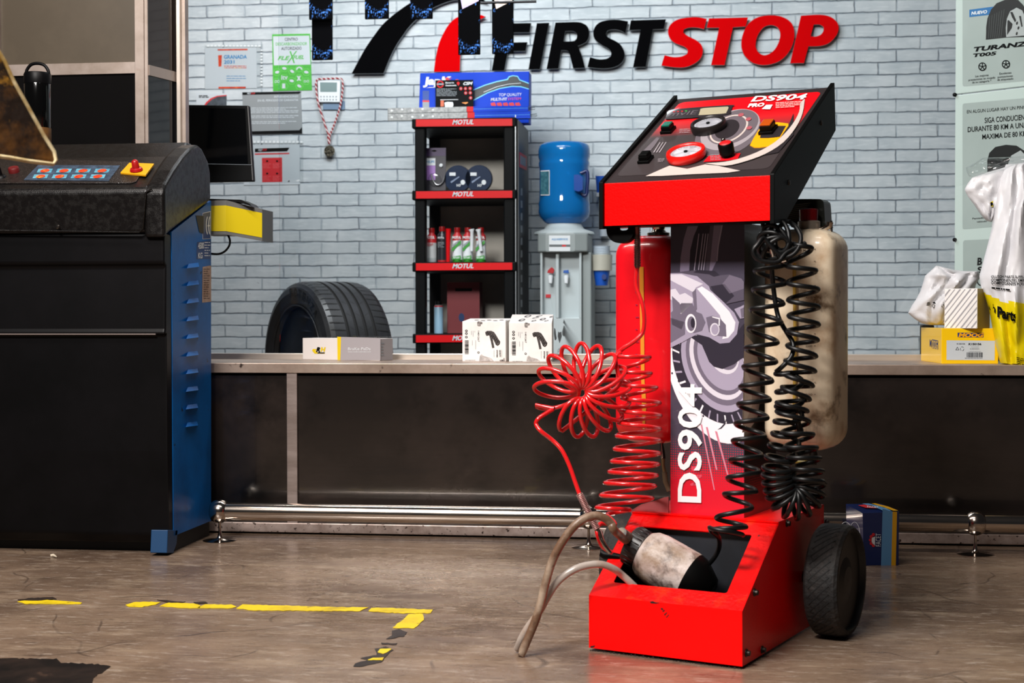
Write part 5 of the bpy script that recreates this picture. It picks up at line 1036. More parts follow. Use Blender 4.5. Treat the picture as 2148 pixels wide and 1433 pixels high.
for q in ([(655, 1115), (678, 1075), (702, 1115)],): P = [[pfr.at(*u, .0008) for u in zm(*q)], [pfr.at(*u, .0008) for u in zm((664, 1110), (678, 1085), (693, 1110))]]; mb.shape(P, None, m_blkp, world=True)
for k in range(3): pfr.poly(mb, zm(*(ell(735, 1100, 24, 26, 0, 8, 120*k, 120*k+85)+list(reversed(ell(735, 1100, 19, 21, 0, 8, 120*k, 120*k+85))))), m_blkp, 2)
ple.poly(mb, zm((374, 985), (445, 1000), (445, 1108), (374, 1092)), m_nv, 1); ple.text(mb, 'OOG', *zm((378, 1090), (442, 1104), (378, 992)), m_my, .02, 2); ple.text(mb, 'M', *zm((348, 1070), (370, 1078), (348, 985)), m_nv, .02, 2); part('print', mb, t, recalc=False)
ztop = ZS+h
# striped small box on it
sb_, pfr, pri, ple, ptp, h2, g2 = boxpx('striped_box', 'small white box with grey diagonal stripes standing on the yellow parts box', (1981, 683.8), (2050, 684.8), (1979.5, 606), (2048, 605), .09, (m_kw, m_kw, mat('dim yellow card', '8c7a3c', .5)), 'box', zb=ztop, Yf=(4.575, 4.515))
fp0 = g2[0]; mb = MB(); m_st = mat('grey stripe print', '9c9a9e', .5)
A2, B2, ex2, ey2, W2 = g2
for k in range(-6, 12):
    wd = .0055 if k % 2 else .0035; x0 = k*.0165
    q = clip([(x0, 0), (x0+wd, 0), (x0+wd+h2*.82, h2), (x0+h2*.82, h2)], .0015, .002, W2-.0015, h2-.002)
    if q: mb.shape([[A2+ex2*a_+V((0, 0, b__))-ey2*.0006 for a_, b__ in q]], None, m_st, world=True)
part('print', mb, sb_, recalc=False)

# ---- crumpled bags
def pillow(L_, R_, Yfn, thick, nz, amp, seed, cols, rows=34, cols_n=26, top=None, fold=9):
    """closed lumpy sheet between a left and a right outline; cols(u,v)->material"""
    rn = random.Random(seed); ph = [rn.uniform(0, 6.28) for _ in range(12)]
    def at(l, t):
        t *= len(l)-1; i = min(int(t), len(l)-2); f = t-i; return l[i][0]*(1-f)+l[i+1][0]*f, l[i][1]*(1-f)+l[i+1][1]*f
    mb = MB(); F_, B_ = [], []; YY = []
    for j in range(rows+1):
        v = j/rows; lx, ly = at(L_, v); rx_, ry = at(R_, v)
        for i in range(cols_n+1):
            u = i/cols_n; x = lx+(rx_-lx)*u; y = ly+(ry-ly)*u
            e = max(0, 1-(2*u-1)**2)**.5*max(0, 1-(2*v-1)**4)**.5
            f_ = abs(math.sin(u*fold+v*3+ph[0]))*.6+abs(math.sin(u*fold*.6-v*7+ph[1]))*.5+abs(math.sin(v*11+u*4+ph[2]))*.35+abs(math.sin(u*17+v*13+ph[3]))*.2
            d = thick*e*(.55+nz*f_)+amp*e*math.sin(u*23+ph[4]+v*9)
            Yb_ = Yfn(u, v); YY.append((x, y)); F_.append(onY(x, y, Yb_-d)); B_.append(onY(x, y, Yb_+d*.5+.001))
    n = cols_n+1; N_ = len(F_)
    groups = {}
    for j in range(rows):
        for i in range(cols_n):
            a_ = j*n+i; m_ = cols(*YY[j*n+i]); groups.setdefault(m_, []).extend([(a_, a_+1, a_+n+1, a_+n), (N_+a_, N_+a_+n, N_+a_+n+1, N_+a_+1)])
    o = len(mb.v); mb.v += F_+B_
    for m_, fs in groups.items():
        k = mb.mat(m_); mb.f += fs; mb.mi += [k]*len(fs); mb.sm += [True]*len(fs)
    k = mb.mat(cols(*YY[n//2])); rim = [i for i in range(n)]+[j*n+n-1 for j in range(1, rows+1)]+[rows*n+i for i in range(n-2, -1, -1)]+[j*n for j in range(rows-1, 0, -1)]
    for q in range(len(rim)): a_, b__ = rim[q], rim[(q+1) % len(rim)]; mb.f.append((a_, N_+a_, N_+b__, b__)); mb.mi.append(k); mb.sm.append(True)
    return mb, F_, n
m_pw = mat('white plastic bag', 'dcdcdf', .35, 0, col2='d0d0d4', ns=5, bump=(14, .5)); m_py = mat('yellow plastic bag', 'e2cd06', .32, 0, col2='cdb604', ns=5, bump=(14, .5))
zb_ = lambda *p: zz(p, 1850, 380, 3.412)
Lb = [(2110, 345), (2100, 370), (2091, 400), (2085, 440), (2080, 480), (2070, 520), (2062, 550), (2054, 580), (2058, 602), (2066, 622), (2075, 650), (2082, 690), (2090, 730), (2098, 762), (2112, 764), (2130, 768)]
Rb = [(2160, 340), (2175, 370), (2185, 400), (2190, 450), (2195, 520), (2195, 600), (2195, 650), (2195, 700), (2195, 740), (2195, 765), (2195, 772), (2190, 776)]
Rb = [(Rb[min(11, int(i*11/15))]) for i in range(16)]
def ycolor(x, y): return m_py if y > 612+18*min(1, max(0, (x-2062)/40)) else m_pw
Yb0 = lambda u, v: 4.60-.08*v
mb, FB, nb_ = pillow(Lb, Rb, Yb0, .07, .45, .006, 3, ycolor, 84, 34)
t = thing('parts_bag', 'large white and yellow plastic parts bag slumped on the right end of the ledge', 'plastic bag', (onY(2130, 764, 4.56).x, 4.56, ZS))
part('bag_film', mb, t)
def bagtext(mb, s, x0, y0, x1, y1, hpx, m, bold, F_, pb_):
    txt3(mb, s, pb_.at(x0, y0), pb_.at(x1, y1), pb_.at(x0, y0-hpx), m, bold, 0)
def drape(mb, src, lift=.005):
    """drop print vertices onto the bag front"""
    for i, p in enumerate(mb.v):
        best = min(src, key=lambda q: (q.x-p.x)**2+(q.z-p.z)**2); d = sorted(src, key=lambda q: (q.x-p.x)**2+(q.z-p.z)**2)[:3]
        wsum = 0; yy = 0
        for q in d: w_ = 1/((q.x-p.x)**2+(q.z-p.z)**2+1e-7); wsum += w_; yy += q.y*w_
        yn = yy/wsum-lift-.002; r = p-CAMP; mb.v[i] = CAMP+r*(yn/r.y)
pbg = Pl((0, 4.5, 1), (0, -1, 0)); mb = MB()
for s_2, y0, y1, x1, hh in (('CLUTCH PARTS SUPPLIER / EMBRAGUES', 583, 584, 2200, 5.5), ('COMPONENTES EMBRAGUE / DE EM', 590, 592, 2200, 5.5), ('COMPOSANTS POUR EMBRAYAGE', 596, 601, 2200, 5.5)): bagtext(mb, s_2, 2079, y0, x1, y1, hh, m_blkp, .02, FB, pbg)
bagtext(mb, 'Parts', 2092, 664, 2134, 675, 22, m_blkp, .045, FB, pbg); bagtext(mb, 'ch', 2074, 648, 2088, 656, 15, m_blkp, .04, FB, pbg)
pbg.bars(mb, 2132, 749, 2148, 768, 5, m_blkp, .35, slope=.25); pbg.bars(mb, 2080, 602, 2120, 606, 1, m_blkp, .8, slope=.12)
drape(mb, FB[:]); part('print', mb, t, recalc=False)
# upper fold of the same bag
Lf = [(2040, 372), (2030, 385), (2023, 398), (2030, 412), (2045, 432), (2058, 452), (2070, 464)]; Rf = [(2110, 350), (2110, 370), (2108, 390), (2104, 410), (2098, 430), (2090, 450), (2080, 466)]
mb, FF, nf = pillow(Lf, Rf, lambda u, v: 4.60, .035, .6, .003, 8, lambda u, v: m_pw, 20, 18); part('bag_flap', mb, t)
mb = MB(); pbg2 = Pl((0, 4.555, 1), (0, -1, 0)); pbg2.poly(mb, [(2072, 428), (2083, 421), (2083, 434), (2078, 432)], m_py, 1); pbg2.poly(mb, ell(2080, 428, 3, 4), m_blkp, 2); part('flap_print', mb, t, recalc=False)
Lc = [(2062, 331), (2040, 345), (2026, 352), (2028, 362), (2034, 372)]; Rc = [(2160, 328), (2160, 334), (2150, 340), (2130, 346), (2110, 352)]
mb, FC, nc = pillow(Lc, Rc, lambda u, v: 4.60, .03, .6, .004, 12, lambda u, v: m_clear, 14, 20); part('clear_film', mb, t, 'crinkled clear film')
# small crumpled bag lying behind the striped box
zc4 = lambda *p: zz(p, 1890, 540, 5.733)
Ls = zc4((425, 98), (380, 140), (290, 220), (270, 290), (235, 400), (190, 490), (130, 580), (85, 670), (150, 730), (240, 790), (340, 815)); Rs = zc4((460, 105), (640, 150), (760, 165), (935, 165), (945, 200), (940, 260), (900, 330), (880, 420), (800, 600), (700, 740), (560, 815))
mb, FS, ns2 = pillow(Ls, Rs, lambda u, v: 4.74, .045, .7, .005, 21, lambda u, v: mat('thin white bag', 'd2d2d5', .4, 0, col2='c6c6ca', ns=5, bump=(12, .6)), 30, 26)
bt = thing('plastic_bag', 'small crumpled white plastic bag lying on the yellow parts box behind the striped box', 'plastic bag', onY(1970, 682, 4.66)); part('bag_film', mb, bt)
mb = MB(); pbs = Pl((0, 4.6, 1), (0, -1, 0)); P = zc4((300, 560), (330, 540)); 
for k in range(3): pbs.poly(mb, zc4((300+k*2, 545+k*14), (352, 535+k*15), (352, 543+k*15), (302+k*2, 553+k*14)), m_blkp, 1)
pbs.poly(mb, zc4(*ell(390, 582, 20, 20, 0, 14)), m_blkp, 1); pbs.poly(mb, zc4(*ell(390, 582, 14, 14, 0, 12)), MATS['thin white bag'], 2); pbs.poly(mb, zc4((380, 545), (400, 530), (420, 555), (395, 560)), m_blkp, 1)
pbs.bars(mb, 1967, 635, 1980, 645, 3, m_blkp, .5); drape(mb, FS); part('print', mb, bt, recalc=False)
# small black thing behind the yellow box
mb = MB(); q0 = onY(1933, 702, 5.0); q1 = onY(1960, 682, 5.0); mb.box((q0.x, 5.0, .42), (q1.x, 5.04, q1.z), m_blk); mb.box((q0.x, 5.0, .0), (q0.x+.03, 5.03, .45), m_blk); single('black_stand', mb, 'small black stand behind the glass, left of the yellow parts box', 'stand', (q0.x, 5.0, .0), bevel=.004)

# ================================================================== blue box on the floor
m_nb = mat('navy card', '0c2358', .3, 0, coat=.3); m_sk = mat('sky blue band', '5c92c0', .4); m_yl = mat('amber band', 'dda318', .4)
A = onZ(1812, 1187, 0); Bx = onZ(1885, 1186, 0); ex = (Bx-A).normalized(); ey = V((-ex.y, ex.x, 0)); W_ = (Bx-A).length; h = .147; dp = .155
t = thing('blue_box', 'dark blue parts box with blue and yellow bands on the floor behind the trolley wheel', 'box', A)
def q_(a, b, z): return A+ex*a+ey*b+V((0, 0, z))
zt9 = Pl(A, -ey).at(1810, 1076).z; lean = -.012
mb = MB(); P = [q_(0, 0, 0), q_(W_, 0, 0), q_(W_, dp, 0), q_(0, dp, 0), q_(-.004, 0, zt9), q_(W_+.001, 0, zt9+.002), q_(W_+.001, dp, zt9+.004), q_(-.004, dp, zt9+.004)]
mb.add(P, [(3, 2, 1, 0), (4, 5, 6, 7), (0, 1, 5, 4), (1, 2, 6, 5), (2, 3, 7, 6), (3, 0, 4, 7)], m_nb, False, True); part('carton_body', mb, t, bevel=.001)
pF = Pl(A-ey*.0002, -ey); pS = Pl(A-ex*.0045, -ex); pT = Pl(q_(0, 0, zt9+.0045), (0, 0, 1)); f9 = lambda *p: zz(p, 1500, 950, 2.968)
mb = MB(); pF.poly(mb, f9((1043, 348), (1105, 366), (1097, 704), (1033, 704)), m_sk, 1); pF.poly(mb, f9((1105, 366), (1133, 368), (1125, 702), (1097, 704)), m_yl, 1)
P = f9((1032, 582), (1032, 502), (1000, 582)); P0, P1, P2 = [pF.at(*u, .001) for u in P]; txt3(mb, 'FACET', P0, P1, P2, m_wht, .0, 0)
for k in range(5): a_ = R(110+35*k); pF.poly(mb, f9(*ell(995+28*math.cos(a_), 543-36*math.sin(a_), 10, 10, 0, 12)), m_redp, 2)
pF.poly(mb, f9((975, 560), (975, 530), (996, 522), (996, 580)), m_wht, 2)
def ring(pl, pts_o, pts_i, m, layer=1): mb.shape([[pl.at(*u, layer*.0004) for u in pts_o], [pl.at(*u, layer*.0004) for u in pts_i]], None, m, world=True)
for cx_, ry, rx_ in ((812, 60, 38), (868, 78, 34)): ring(pS, f9(*ell(cx_, 430+ry, rx_, ry, 0, 30)), f9(*ell(cx_, 430+ry, rx_-2.5, ry-2.5, 0, 30)), m_wht)
pS.poly(mb, f9((798, 470), (805, 458), (815, 456), (828, 460), (832, 470), (815, 476)), m_redp, 2)
topprint(mb, pT, f9((890, 309), (930, 309), (1050, 338), (1100, 362), (1060, 366), (1000, 340)), m_sk, 1, A, ex, ey, W_, dp); topprint(mb, pT, f9((948, 307), (972, 308), (1120, 345), (1145, 360), (1120, 364), (1080, 350)), m_yl, 1, A, ex, ey, W_, dp); topprint(mb, pT, f9((890, 327), (925, 322), (985, 330), (1010, 345), (940, 343)), m_redp, 1, A, ex, ey, W_, dp); pT.text(mb, 'FACET', *f9((950, 342), (1022, 345), (945, 332)), m_wht, .02, 2)
part('print', mb, t, recalc=False)
# ================================================================== brake service trolley
TL = V((-.2076, 2.9854, 0)); TH = R(-22.13); TM = Matrix.Translation(TL) @ Matrix.Rotation(TH, 4, 'Z'); TI = TM.inverted()
W = .333
def tw(a, b, z): return TM @ V((a, b, z))
AX, BX, ZX = TM.to_3x3() @ V((1, 0, 0)), TM.to_3x3() @ V((0, 1, 0)), V((0, 0, 1))
tr = thing('service_trolley', 'bright red wheeled brake service trolley with slanted gauge console, two tanks and coiled hoses', 'service trolley', TL, M=TM)
m_red = mat('red enamel', (.93, .0, .0), .34, 0, col2=(.82, .0, .0), ns=7, lo=.5, hi=.8, bump=(220, .06), coat=.08, spec=.2)
m_redb = mat('chipped red enamel', (.93, .0, .0), .36, 0, col2=(.86, .02, .002), ns=24, lo=.55, hi=.7, col3='1c0b08', ns3=42, lo3=.66, hi3=.69, bump=(120, .15), coat=.08, spec=.2)
m_dark = mat('dark slate interior', '15171c', .5, 0, col2='22252c', ns=6)
m_bolt = mat('bolt metal', '3b3632', .4, .8)
# base
mb = MB(TM)
prof = [(0, .006), (0, .115), (.22, .26), (.53, .262), (.53, .09), (.43, .004)]
for a_ in (0, W-.003): mb.shape([[(a_, b, z) for b, z in prof]], (.003, 0, 0), m_red)
mb.box((0, 0, .006), (W, .003, .115), m_red); mb.box((0, .215, .259), (W, .53, .262), m_redb); mb.box((0, .527, .09), (W, .53, .262), m_red)
sl = V((0, .22, .145)); sn = V((0, -.145, .22)).normalized()
def spt(a, t, o=0): return V((a, 0, .115))+sl*t+sn*o
def rrect(a0, t0, a1, t1, r, rt_): 
    o = []
    for cx_, cy_2, s in ((a0+r, t0+rt_, 180), (a1-r, t0+rt_, 270), (a1-r, t1-rt_, 0), (a0+r, t1-rt_, 90)):
        for k in range(5): a = R(s+22.5*k); o.append((cx_+r*math.cos(a), cy_2+rt_*math.sin(a)))
    return o
outer = [(0, 0), (W, 0), (W, 1), (0, 1)]; hole = rrect(.038, .165, .287, .835, .006, .02)
mb.shape([[spt(a, t) for a, t in outer], [spt(a, t) for a, t in hole]], -sn*.003, m_redb)
base = part('base', mb, tr, 'red sheet metal base', bevel=.0012)
mb = MB(TM); mb.box((.004, .004, .012), (W-.004, .20, .016), m_dark); mb.box((.004, .200, .012), (W-.004, .204, .241), m_dark)
for a_ in (.004, W-.0045): mb.shape([[(a_, b, z) for b, z in [(.004, .014), (.004, .11), (.2, .24), (.2, .014)]]], (.0005, 0, 0), m_dark)
part('tray', mb, base, 'dark inner tray')
prs = Pl(tw(W, 0, 0), AX)
for px, py in ((1582, 1243), (1565, 1370), (1598, 1363), (1650, 1098), (1731, 1096)):
    mb = MB(); q = prs.at(px, py); mb.lathe([(.008, 0), (.008, .002), (.0055, .003), (.0055, .008), (0, .009)], q, AX, m_bolt, 12); part('bolt', mb, base)
mb = MB(); P = [onP(x, y, tw(0, .2345, 0), BX) for x, y in [(1322, 1072), (1345, 1058), (1375, 1050), (1392, 1044), (1402, 1042), (1402, 1076), (1325, 1080)]]
mb.shape([P], BX*.004, mat('pale red plate', 'b0585a', .5)); part('rear_flange', mb, base, 'pale pink red plate')  # plate in a paler red than the base
# black scuffs on the front plate
pfp = Pl(tw(0, -.0004, 0), BX); mb = MB(); m_sc = mat('black scuff', '1a0d0c', .6)
f5 = lambda *p: zz(p, 1220, 1030, 3.873)
for q in ([(555, 898), (580, 895), (600, 905), (640, 908), (600, 915), (560, 912)], [(640, 955), (655, 950), (665, 962), (650, 968)], [(655, 975), (672, 965), (676, 970), (660, 985)], [(668, 1005), (692, 985), (694, 990), (675, 1012)], [(685, 1025), (708, 1003), (709, 1008), (690, 1030)], [(70, 1262), (110, 1255), (100, 1268), (75, 1275)]): pfp.poly(mb, f5(*q), m_sc, 1)
rn = random.Random(3); x = 1237
while x < 1556:
    w_ = rn.uniform(2, 8); yb_ = 1365.5+(x-1236)*.1245; hh = rn.uniform(1, 4.5); pfp.poly(mb, [(x, yb_), (x+w_, yb_+w_*.124), (x+w_*.7, yb_-hh), (x+w_*.2, yb_-hh*.7)], m_sc, 1); x += w_+rn.uniform(-1, 2)
part('paint_chips', mb, base, recalc=False)
# wheels
m_wt = mat('dusty wheel rubber', '1f1a17', .75, 0, col2='3a3029', ns=28, lo=.5, hi=.7, col3='0a0909', ns3=9, lo3=.45, hi3=.6, bump=(90, .35)); m_wr = mat('black wheel hub', '0b0a0a', .5)
for a0, s in ((.368, 1), (-.035, -1)):
    mb = MB(TM); hwid = .072*s; pr = [(.095, 0), (.112, 0), (.119, .006*s), (.1205, .02*s), (.1205, .052*s), (.118, .066*s), (.113, hwid), (.106, hwid), (.102, hwid-.012*s), (.05, hwid-.014*s), (.03, hwid-.008*s), (0, hwid-.006*s)]
    mb.lathe(pr, (a0, .3825, .1205), (1, 0, 0), [m_wt]*7+[m_wr]*5, 56)
    for k in range(44 if s > 0 else 0):      # crossed tread grooves
        for sg in (1, -1):
            P = []
            for j in range(5):
                h = .012+.044*j/4; th = 2*PI*k/44+sg*(j/4)*.36; P.append(V((a0+h, .3825+.1212*math.cos(th), .1205+.1212*math.sin(th))))
                P.append(V((a0+h+.0016, .3825+.1212*math.cos(th+.010), .1205+.1212*math.sin(th+.010))))
            mb.add(P, [(2*j, 2*j+1, 2*j+3, 2*j+2) for j in range(4)], m_gro)
    wh = part('wheel', mb, tr, 'dusty black rubber wheel', recalc=False)
    mb = MB(TM); mb.lathe([(.012, 0), (.012, .05*s)], (W-.003 if s > 0 else .003, .3825, .1205), (1, 0, 0), m_bolt, 16); part('axle', mb, wh)
# column
m_col = bpy.data.materials.new('printed column'); m_col.use_nodes = True
def halftone(m, dark, red, z0, z1):
    N = m.node_tree.nodes; L = m.node_tree.links; b = N['Principled BSDF']; tc = N.new('ShaderNodeTexCoord'); sp = N.new('ShaderNodeSeparateXYZ'); L.new(tc.outputs['Object'], sp.inputs[0])
    def mth(op, a, b_=None):
        x = N.new('ShaderNodeMath'); x.operation = op
        for i, v in enumerate((a, b_)):
            if v is None: continue
            if isinstance(v, (int, float)): x.inputs[i].default_value = v
            else: L.new(v, x.inputs[i])
        return x.outputs[0]
    u = mth('FRACT', mth('MULTIPLY', mth('ADD', sp.outputs[0], sp.outputs[1]), 190)); v = mth('FRACT', mth('MULTIPLY', sp.outputs[2], 190))
    d = mth('SQRT', mth('ADD', mth('POWER', mth('ABSOLUTE', mth('SUBTRACT', u, .5)), 2), mth('POWER', mth('ABSOLUTE', mth('SUBTRACT', v, .5)), 2)))
    f = N.new('ShaderNodeMapRange'); f.inputs[1].default_value = z0; f.inputs[2].default_value = z1; f.inputs[3].default_value = .78; f.inputs[4].default_value = .0; L.new(sp.outputs[2], f.inputs[0])
    k = mth('LESS_THAN', d, f.outputs[0]); x = N.new('ShaderNodeMix'); x.data_type = 'RGBA'; x.inputs[6].default_value = lin(dark); x.inputs[7].default_value = lin(red); L.new(k, x.inputs[0])
    L.new(x.outputs[2], b.inputs['Base Color']); b.inputs['Roughness'].default_value = .3; b.inputs['Coat Weight'].default_value = .3
halftone(m_col, '46404f', 'd4142c', .30, .44)
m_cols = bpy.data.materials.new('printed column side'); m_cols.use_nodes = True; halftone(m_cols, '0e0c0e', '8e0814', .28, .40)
C0_, C1_ = .0825, .2505
mb = MB(TM); mb.box((C0_, .235, .262), (C1_, .44, .886), m_cols); mb.box((C0_, .2346, .262), (C1_, .235, .886), m_col)
col = part('column', mb, tr, 'printed upright column', recalc=False)
pcF = Pl(tw(0, .2345, 0), BX); mbc = MB()
def cdec(pts, m, layer=1, hole=None):
    o = []
    for lp in [pts]+([hole] if hole else []):
        L_ = [TI @ pcF.at(x, y) for x, y in lp]; q = clip([(p.x, p.z) for p in L_], C0_+.0005, .2635, C1_-.0003, .884)
        if len(q) < 3: return
        o.append([tw(a, .2344-.00013*layer, z) for a, z in q])
    if hole and len(o[1]) < 3: o = o[:1]
    mbc.shape(o, None, m, world=True)
g1 = lambda *p: zz(p, 1380, 440, 3.98); g2 = lambda *p: zz(p, 1380, 760, 3.675)
P_ = {k: mat('print '+k, v, .3, 0, coat=.3) for k, v in dict(lilac='a59bb0', mid='716879', dk='322d39', lt='d8d2dd', wh='ece8ee', slate='57505f', black='1b191e', band='857a92').items()}
cdec(g1((255, 115), (345, 115), (300, 220), (270, 340), (262, 510), (185, 520), (190, 400), (215, 250)), P_['band'], 1)
cdec(g1((345, 115), (440, 115), (425, 250), (400, 350), (385, 515), (262, 515), (270, 340), (300, 220)), P_['dk'], 1)
for x in (295, 330, 352, 372): cdec(g1((x+45, 200), (x+51, 200), (x+12, 515), (x+4, 515)), P_['lilac'], 2)
cdec(g1((440, 115), (470, 115), (455, 260), (430, 515), (400, 515), (410, 350)), P_['slate'], 2); cdec(g1((470, 115), (535, 115), (500, 300), (490, 430), (450, 515), (430, 515), (455, 260)), P_['band'], 2); cdec(g1((535, 115), (545, 115), (510, 300), (498, 430), (490, 430), (500, 300)), P_['lilac'], 3)
# rotor
cdec(zz(ell(560, 1230, 400, 500, -28, 40), 1380, 440, 3.98)[:0] or ell(1497, 790, 88, 148, -22, 44), P_['wh'], 1)
cdec(ell(1499, 774, 80, 122, -25, 44), P_['dk'], 2)
for k in range(30):
    t_ = R(12*k); c, s = math.cos(R(-25)), math.sin(R(-25))
    def ep(rx, ry, tt): x, y = rx*math.cos(tt), ry*math.sin(tt); return (1499+x*c-y*s, 774+x*s+y*c)
    cdec([ep(66, 103, t_), ep(79, 121, t_+.01), ep(79, 121, t_+.045), ep(66, 103, t_+.04)], P_['lilac'] if k % 3 else P_['wh'], 3)
cdec(ell(1502, 768, 65, 103, -25, 40), P_['lilac'], 4); cdec(ell(1504, 764, 58, 92, -25, 40), P_['mid'], 5); cdec(ell(1506, 760, 53, 84, -25, 40), P_['lt'], 6); cdec(ell(1509, 757, 48, 76, -25, 36), P_['mid'], 7); cdec(ell(1512, 755, 44, 68, -25, 36), P_['lilac'], 8)
cdec(ell(1518, 745, 30, 42, -25, 26), P_['lt'], 9); cdec(ell(1521, 742, 25, 36, -25, 26), P_['mid'], 10)
# dark shield
cdec(g1((270, 1060), (430, 1030), (600, 1110), (680, 1000), (760, 900), (780, 1200), (690, 1250), (640, 1290), (540, 1330), (470, 1310), (430, 1270), (400, 1200), (370, 1130)), P_['dk'], 11)
# caliper
cdec(g1((120, 530), (330, 503), (480, 512), (520, 548), (600, 540), (700, 575), (760, 650), (790, 740), (560, 790), (430, 640), (300, 560)), P_['slate'], 11)
cdec(g1((330, 503), (480, 512), (520, 548), (470, 560), (430, 540), (300, 525)), P_['dk'], 12); cdec(g1((600, 545), (700, 575), (750, 650), (600, 700), (540, 620)), P_['mid'], 12); cdec(g1((440, 640), (560, 620), (640, 720), (560, 790), (500, 740)), P_['dk'], 12)
cdec(g1((90, 530), (200, 530), (330, 555), (430, 640), (440, 670), (540, 760), (640, 860), (680, 940), (662, 1040), (600, 1110), (520, 1118), (430, 1065), (330, 1040), (270, 1070), (200, 1110), (90, 1160)), P_['lilac'], 13)
cdec(g1((95, 540), (200, 538), (380, 620), (320, 650), (300, 690), (110, 590)), P_['lt'], 14); cdec(g1((330, 660), (370, 640), (460, 700), (600, 850), (650, 940), (640, 1010), (590, 1070), (540, 1080), (560, 1010), (520, 880), (400, 740)), P_['wh'], 14)
cdec(g1((95, 670), (150, 660), (185, 710), (230, 695), (300, 740), (290, 780), (200, 870), (170, 870), (160, 780), (95, 740)), P_['lt'], 15); cdec(g1((120, 720), (185, 780), (195, 860), (160, 900), (130, 860)), P_['mid'], 16); cdec(g1((290, 690), (320, 660), (330, 830), (310, 850)), P_['mid'], 16)
cdec(g1((200, 780), (290, 780), (330, 860), (240, 900), (200, 1000), (120, 960), (110, 860)), P_['mid'], 15); cdec(g1((100, 900), (230, 940), (230, 1040), (95, 1120)), P_['mid'], 15)
cdec(g1((255, 880), (330, 855), (370, 870), (400, 940), (370, 1010), (300, 1030)), P_['mid'], 17); cdec(g1(*ell(278, 950, 46, 80, 0, 24)), P_['wh'], 18); cdec(g1(*ell(282, 952, 33, 62, 0, 24)), P_['mid'], 19); cdec(g1(*ell(296, 945, 18, 42, 0, 20)), P_['dk'], 20)
cdec(g1((405, 900), (460, 885), (520, 905), (570, 960), (575, 1060), (500, 1050), (430, 1020)), P_['mid'], 17); cdec(g1(*ell(478, 1000, 40, 55, 0, 20)), P_['lt'], 18); cdec(g1(*ell(480, 1000, 30, 43, 0, 20)), P_['lilac'], 19); cdec(g1((455, 890), (522, 905), (520, 970), (510, 968), (512, 915), (460, 900)), P_['wh'], 19)
cdec(g1((640, 830), (690, 810), (790, 760), (790, 860), (740, 900), (690, 910)), P_['lilac'], 12); cdec(g1((690, 830), (720, 815), (730, 890), (700, 905)), P_['mid'], 13)
# light trails, lower part
for q in (((330, 480), (342, 480), (440, 985), (432, 985)), ((370, 500), (385, 500), (460, 830), (448, 830)), ((440, 530), (458, 535), (545, 870), (534, 870))): cdec(g2(*q), mat('pink trail print', 'cf7f92', .3, coat=.3), 2)
for (x, y) in ((160, 145), (350, 415), (403, 397), (662, 420), (110, 85)): cdec(g2(*ell(x, y, 7, 9, 0, 8)), P_['dk'], 3)
cdec(g2((460, 520), (490, 512), (520, 480), (540, 420), (534, 412), (512, 470), (485, 502)), P_['dk'], 3)
for k in range(10): cdec(g2(*ell(270+18*(k % 4), 700+60*(k//2), 16+3*(k % 3), 12, 20*k, 7)), mat('pink splash print', 'd44a5e', .3), 2)
P0, P1, P2 = [pcF.at(*q, .0030) for q in ((1469.5, 1055), (1471, 806), (1421, 1053))]
txt3(mbc, 'DS904', P0, P1, P2, mat('white vinyl', 'f0eef0', .35), .018, 0)
part('print', mbc, col, 'brake disc artwork and white DS904 lettering', recalc=False)
pcS = Pl(tw(C1_+.0004, 0, 0), AX); mb = MB(); pcS.poly(mb, [(1562, 700), (1580, 720), (1592, 760), (1596, 830), (1588, 880), (1568, 905), (1557, 908), (1560, 760)], mat('side print beige', '9a8988', .35), 1); pcS.poly(mb, [(1562, 770), (1575, 800), (1578, 850), (1566, 880), (1560, 880)], mat('side print pale', 'b9adb0', .35), 2); part('side_print', mb, col, recalc=False)
# console
m_con = mat('black console side', '050505', .42, 0, spec=.12); m_cfr = mat('grey brown console frame', '2a2324', .35, 0, bump=(300, .1))
con_prof = [(.118, .9755), (.118, .8755), (.183, .880), (.538, 1.108), (.528, 1.2135)]
mb = MB(TM); mb.box((-.024, .125, .8825), (.346, .129, .9735), m_red); 
con = part('console', mb, tr, 'slanted control console with red front plate', bevel=.001)
for a_ in (-.034, .346):
    mb = MB(TM); mb.shape([[(a_, b, z) for b, z in con_prof]], (.010, 0, 0), m_con, m_con); part('side_panel', mb, con, 'black side panel', bevel=.0012)
pa, pb_ = V((0, .125, .9735)), V((0, .530, 1.2035)); pd = (pb_-pa); pn_ = V((0, -pd.z, pd.y)).normalized()
mb = MB(TM); mb.shape([[V((-.024, pa.y, pa.z)), V((.346, pa.y, pa.z)), V((.346, pb_.y, pb_.z)), V((-.024, pb_.y, pb_.z))]], -pn_*.003, m_cfr)
mb.box((-.024, .526, 1.108), (.346, .530, 1.2), m_con); mb.shape([[(-.024, .129, .883), (-.024, .183, .883), (-.024, .53, 1.108), (-.024, .53, 1.105), (-.024, .184, .880), (-.024, .129, .880)]], (.37, 0, 0), m_con)
part('panel_frame', mb, con)
PC = Pl(TM @ pa, TM.to_3x3() @ pn_)
m_ovl = bpy.data.materials.new('console overlay'); m_ovl.use_nodes = True
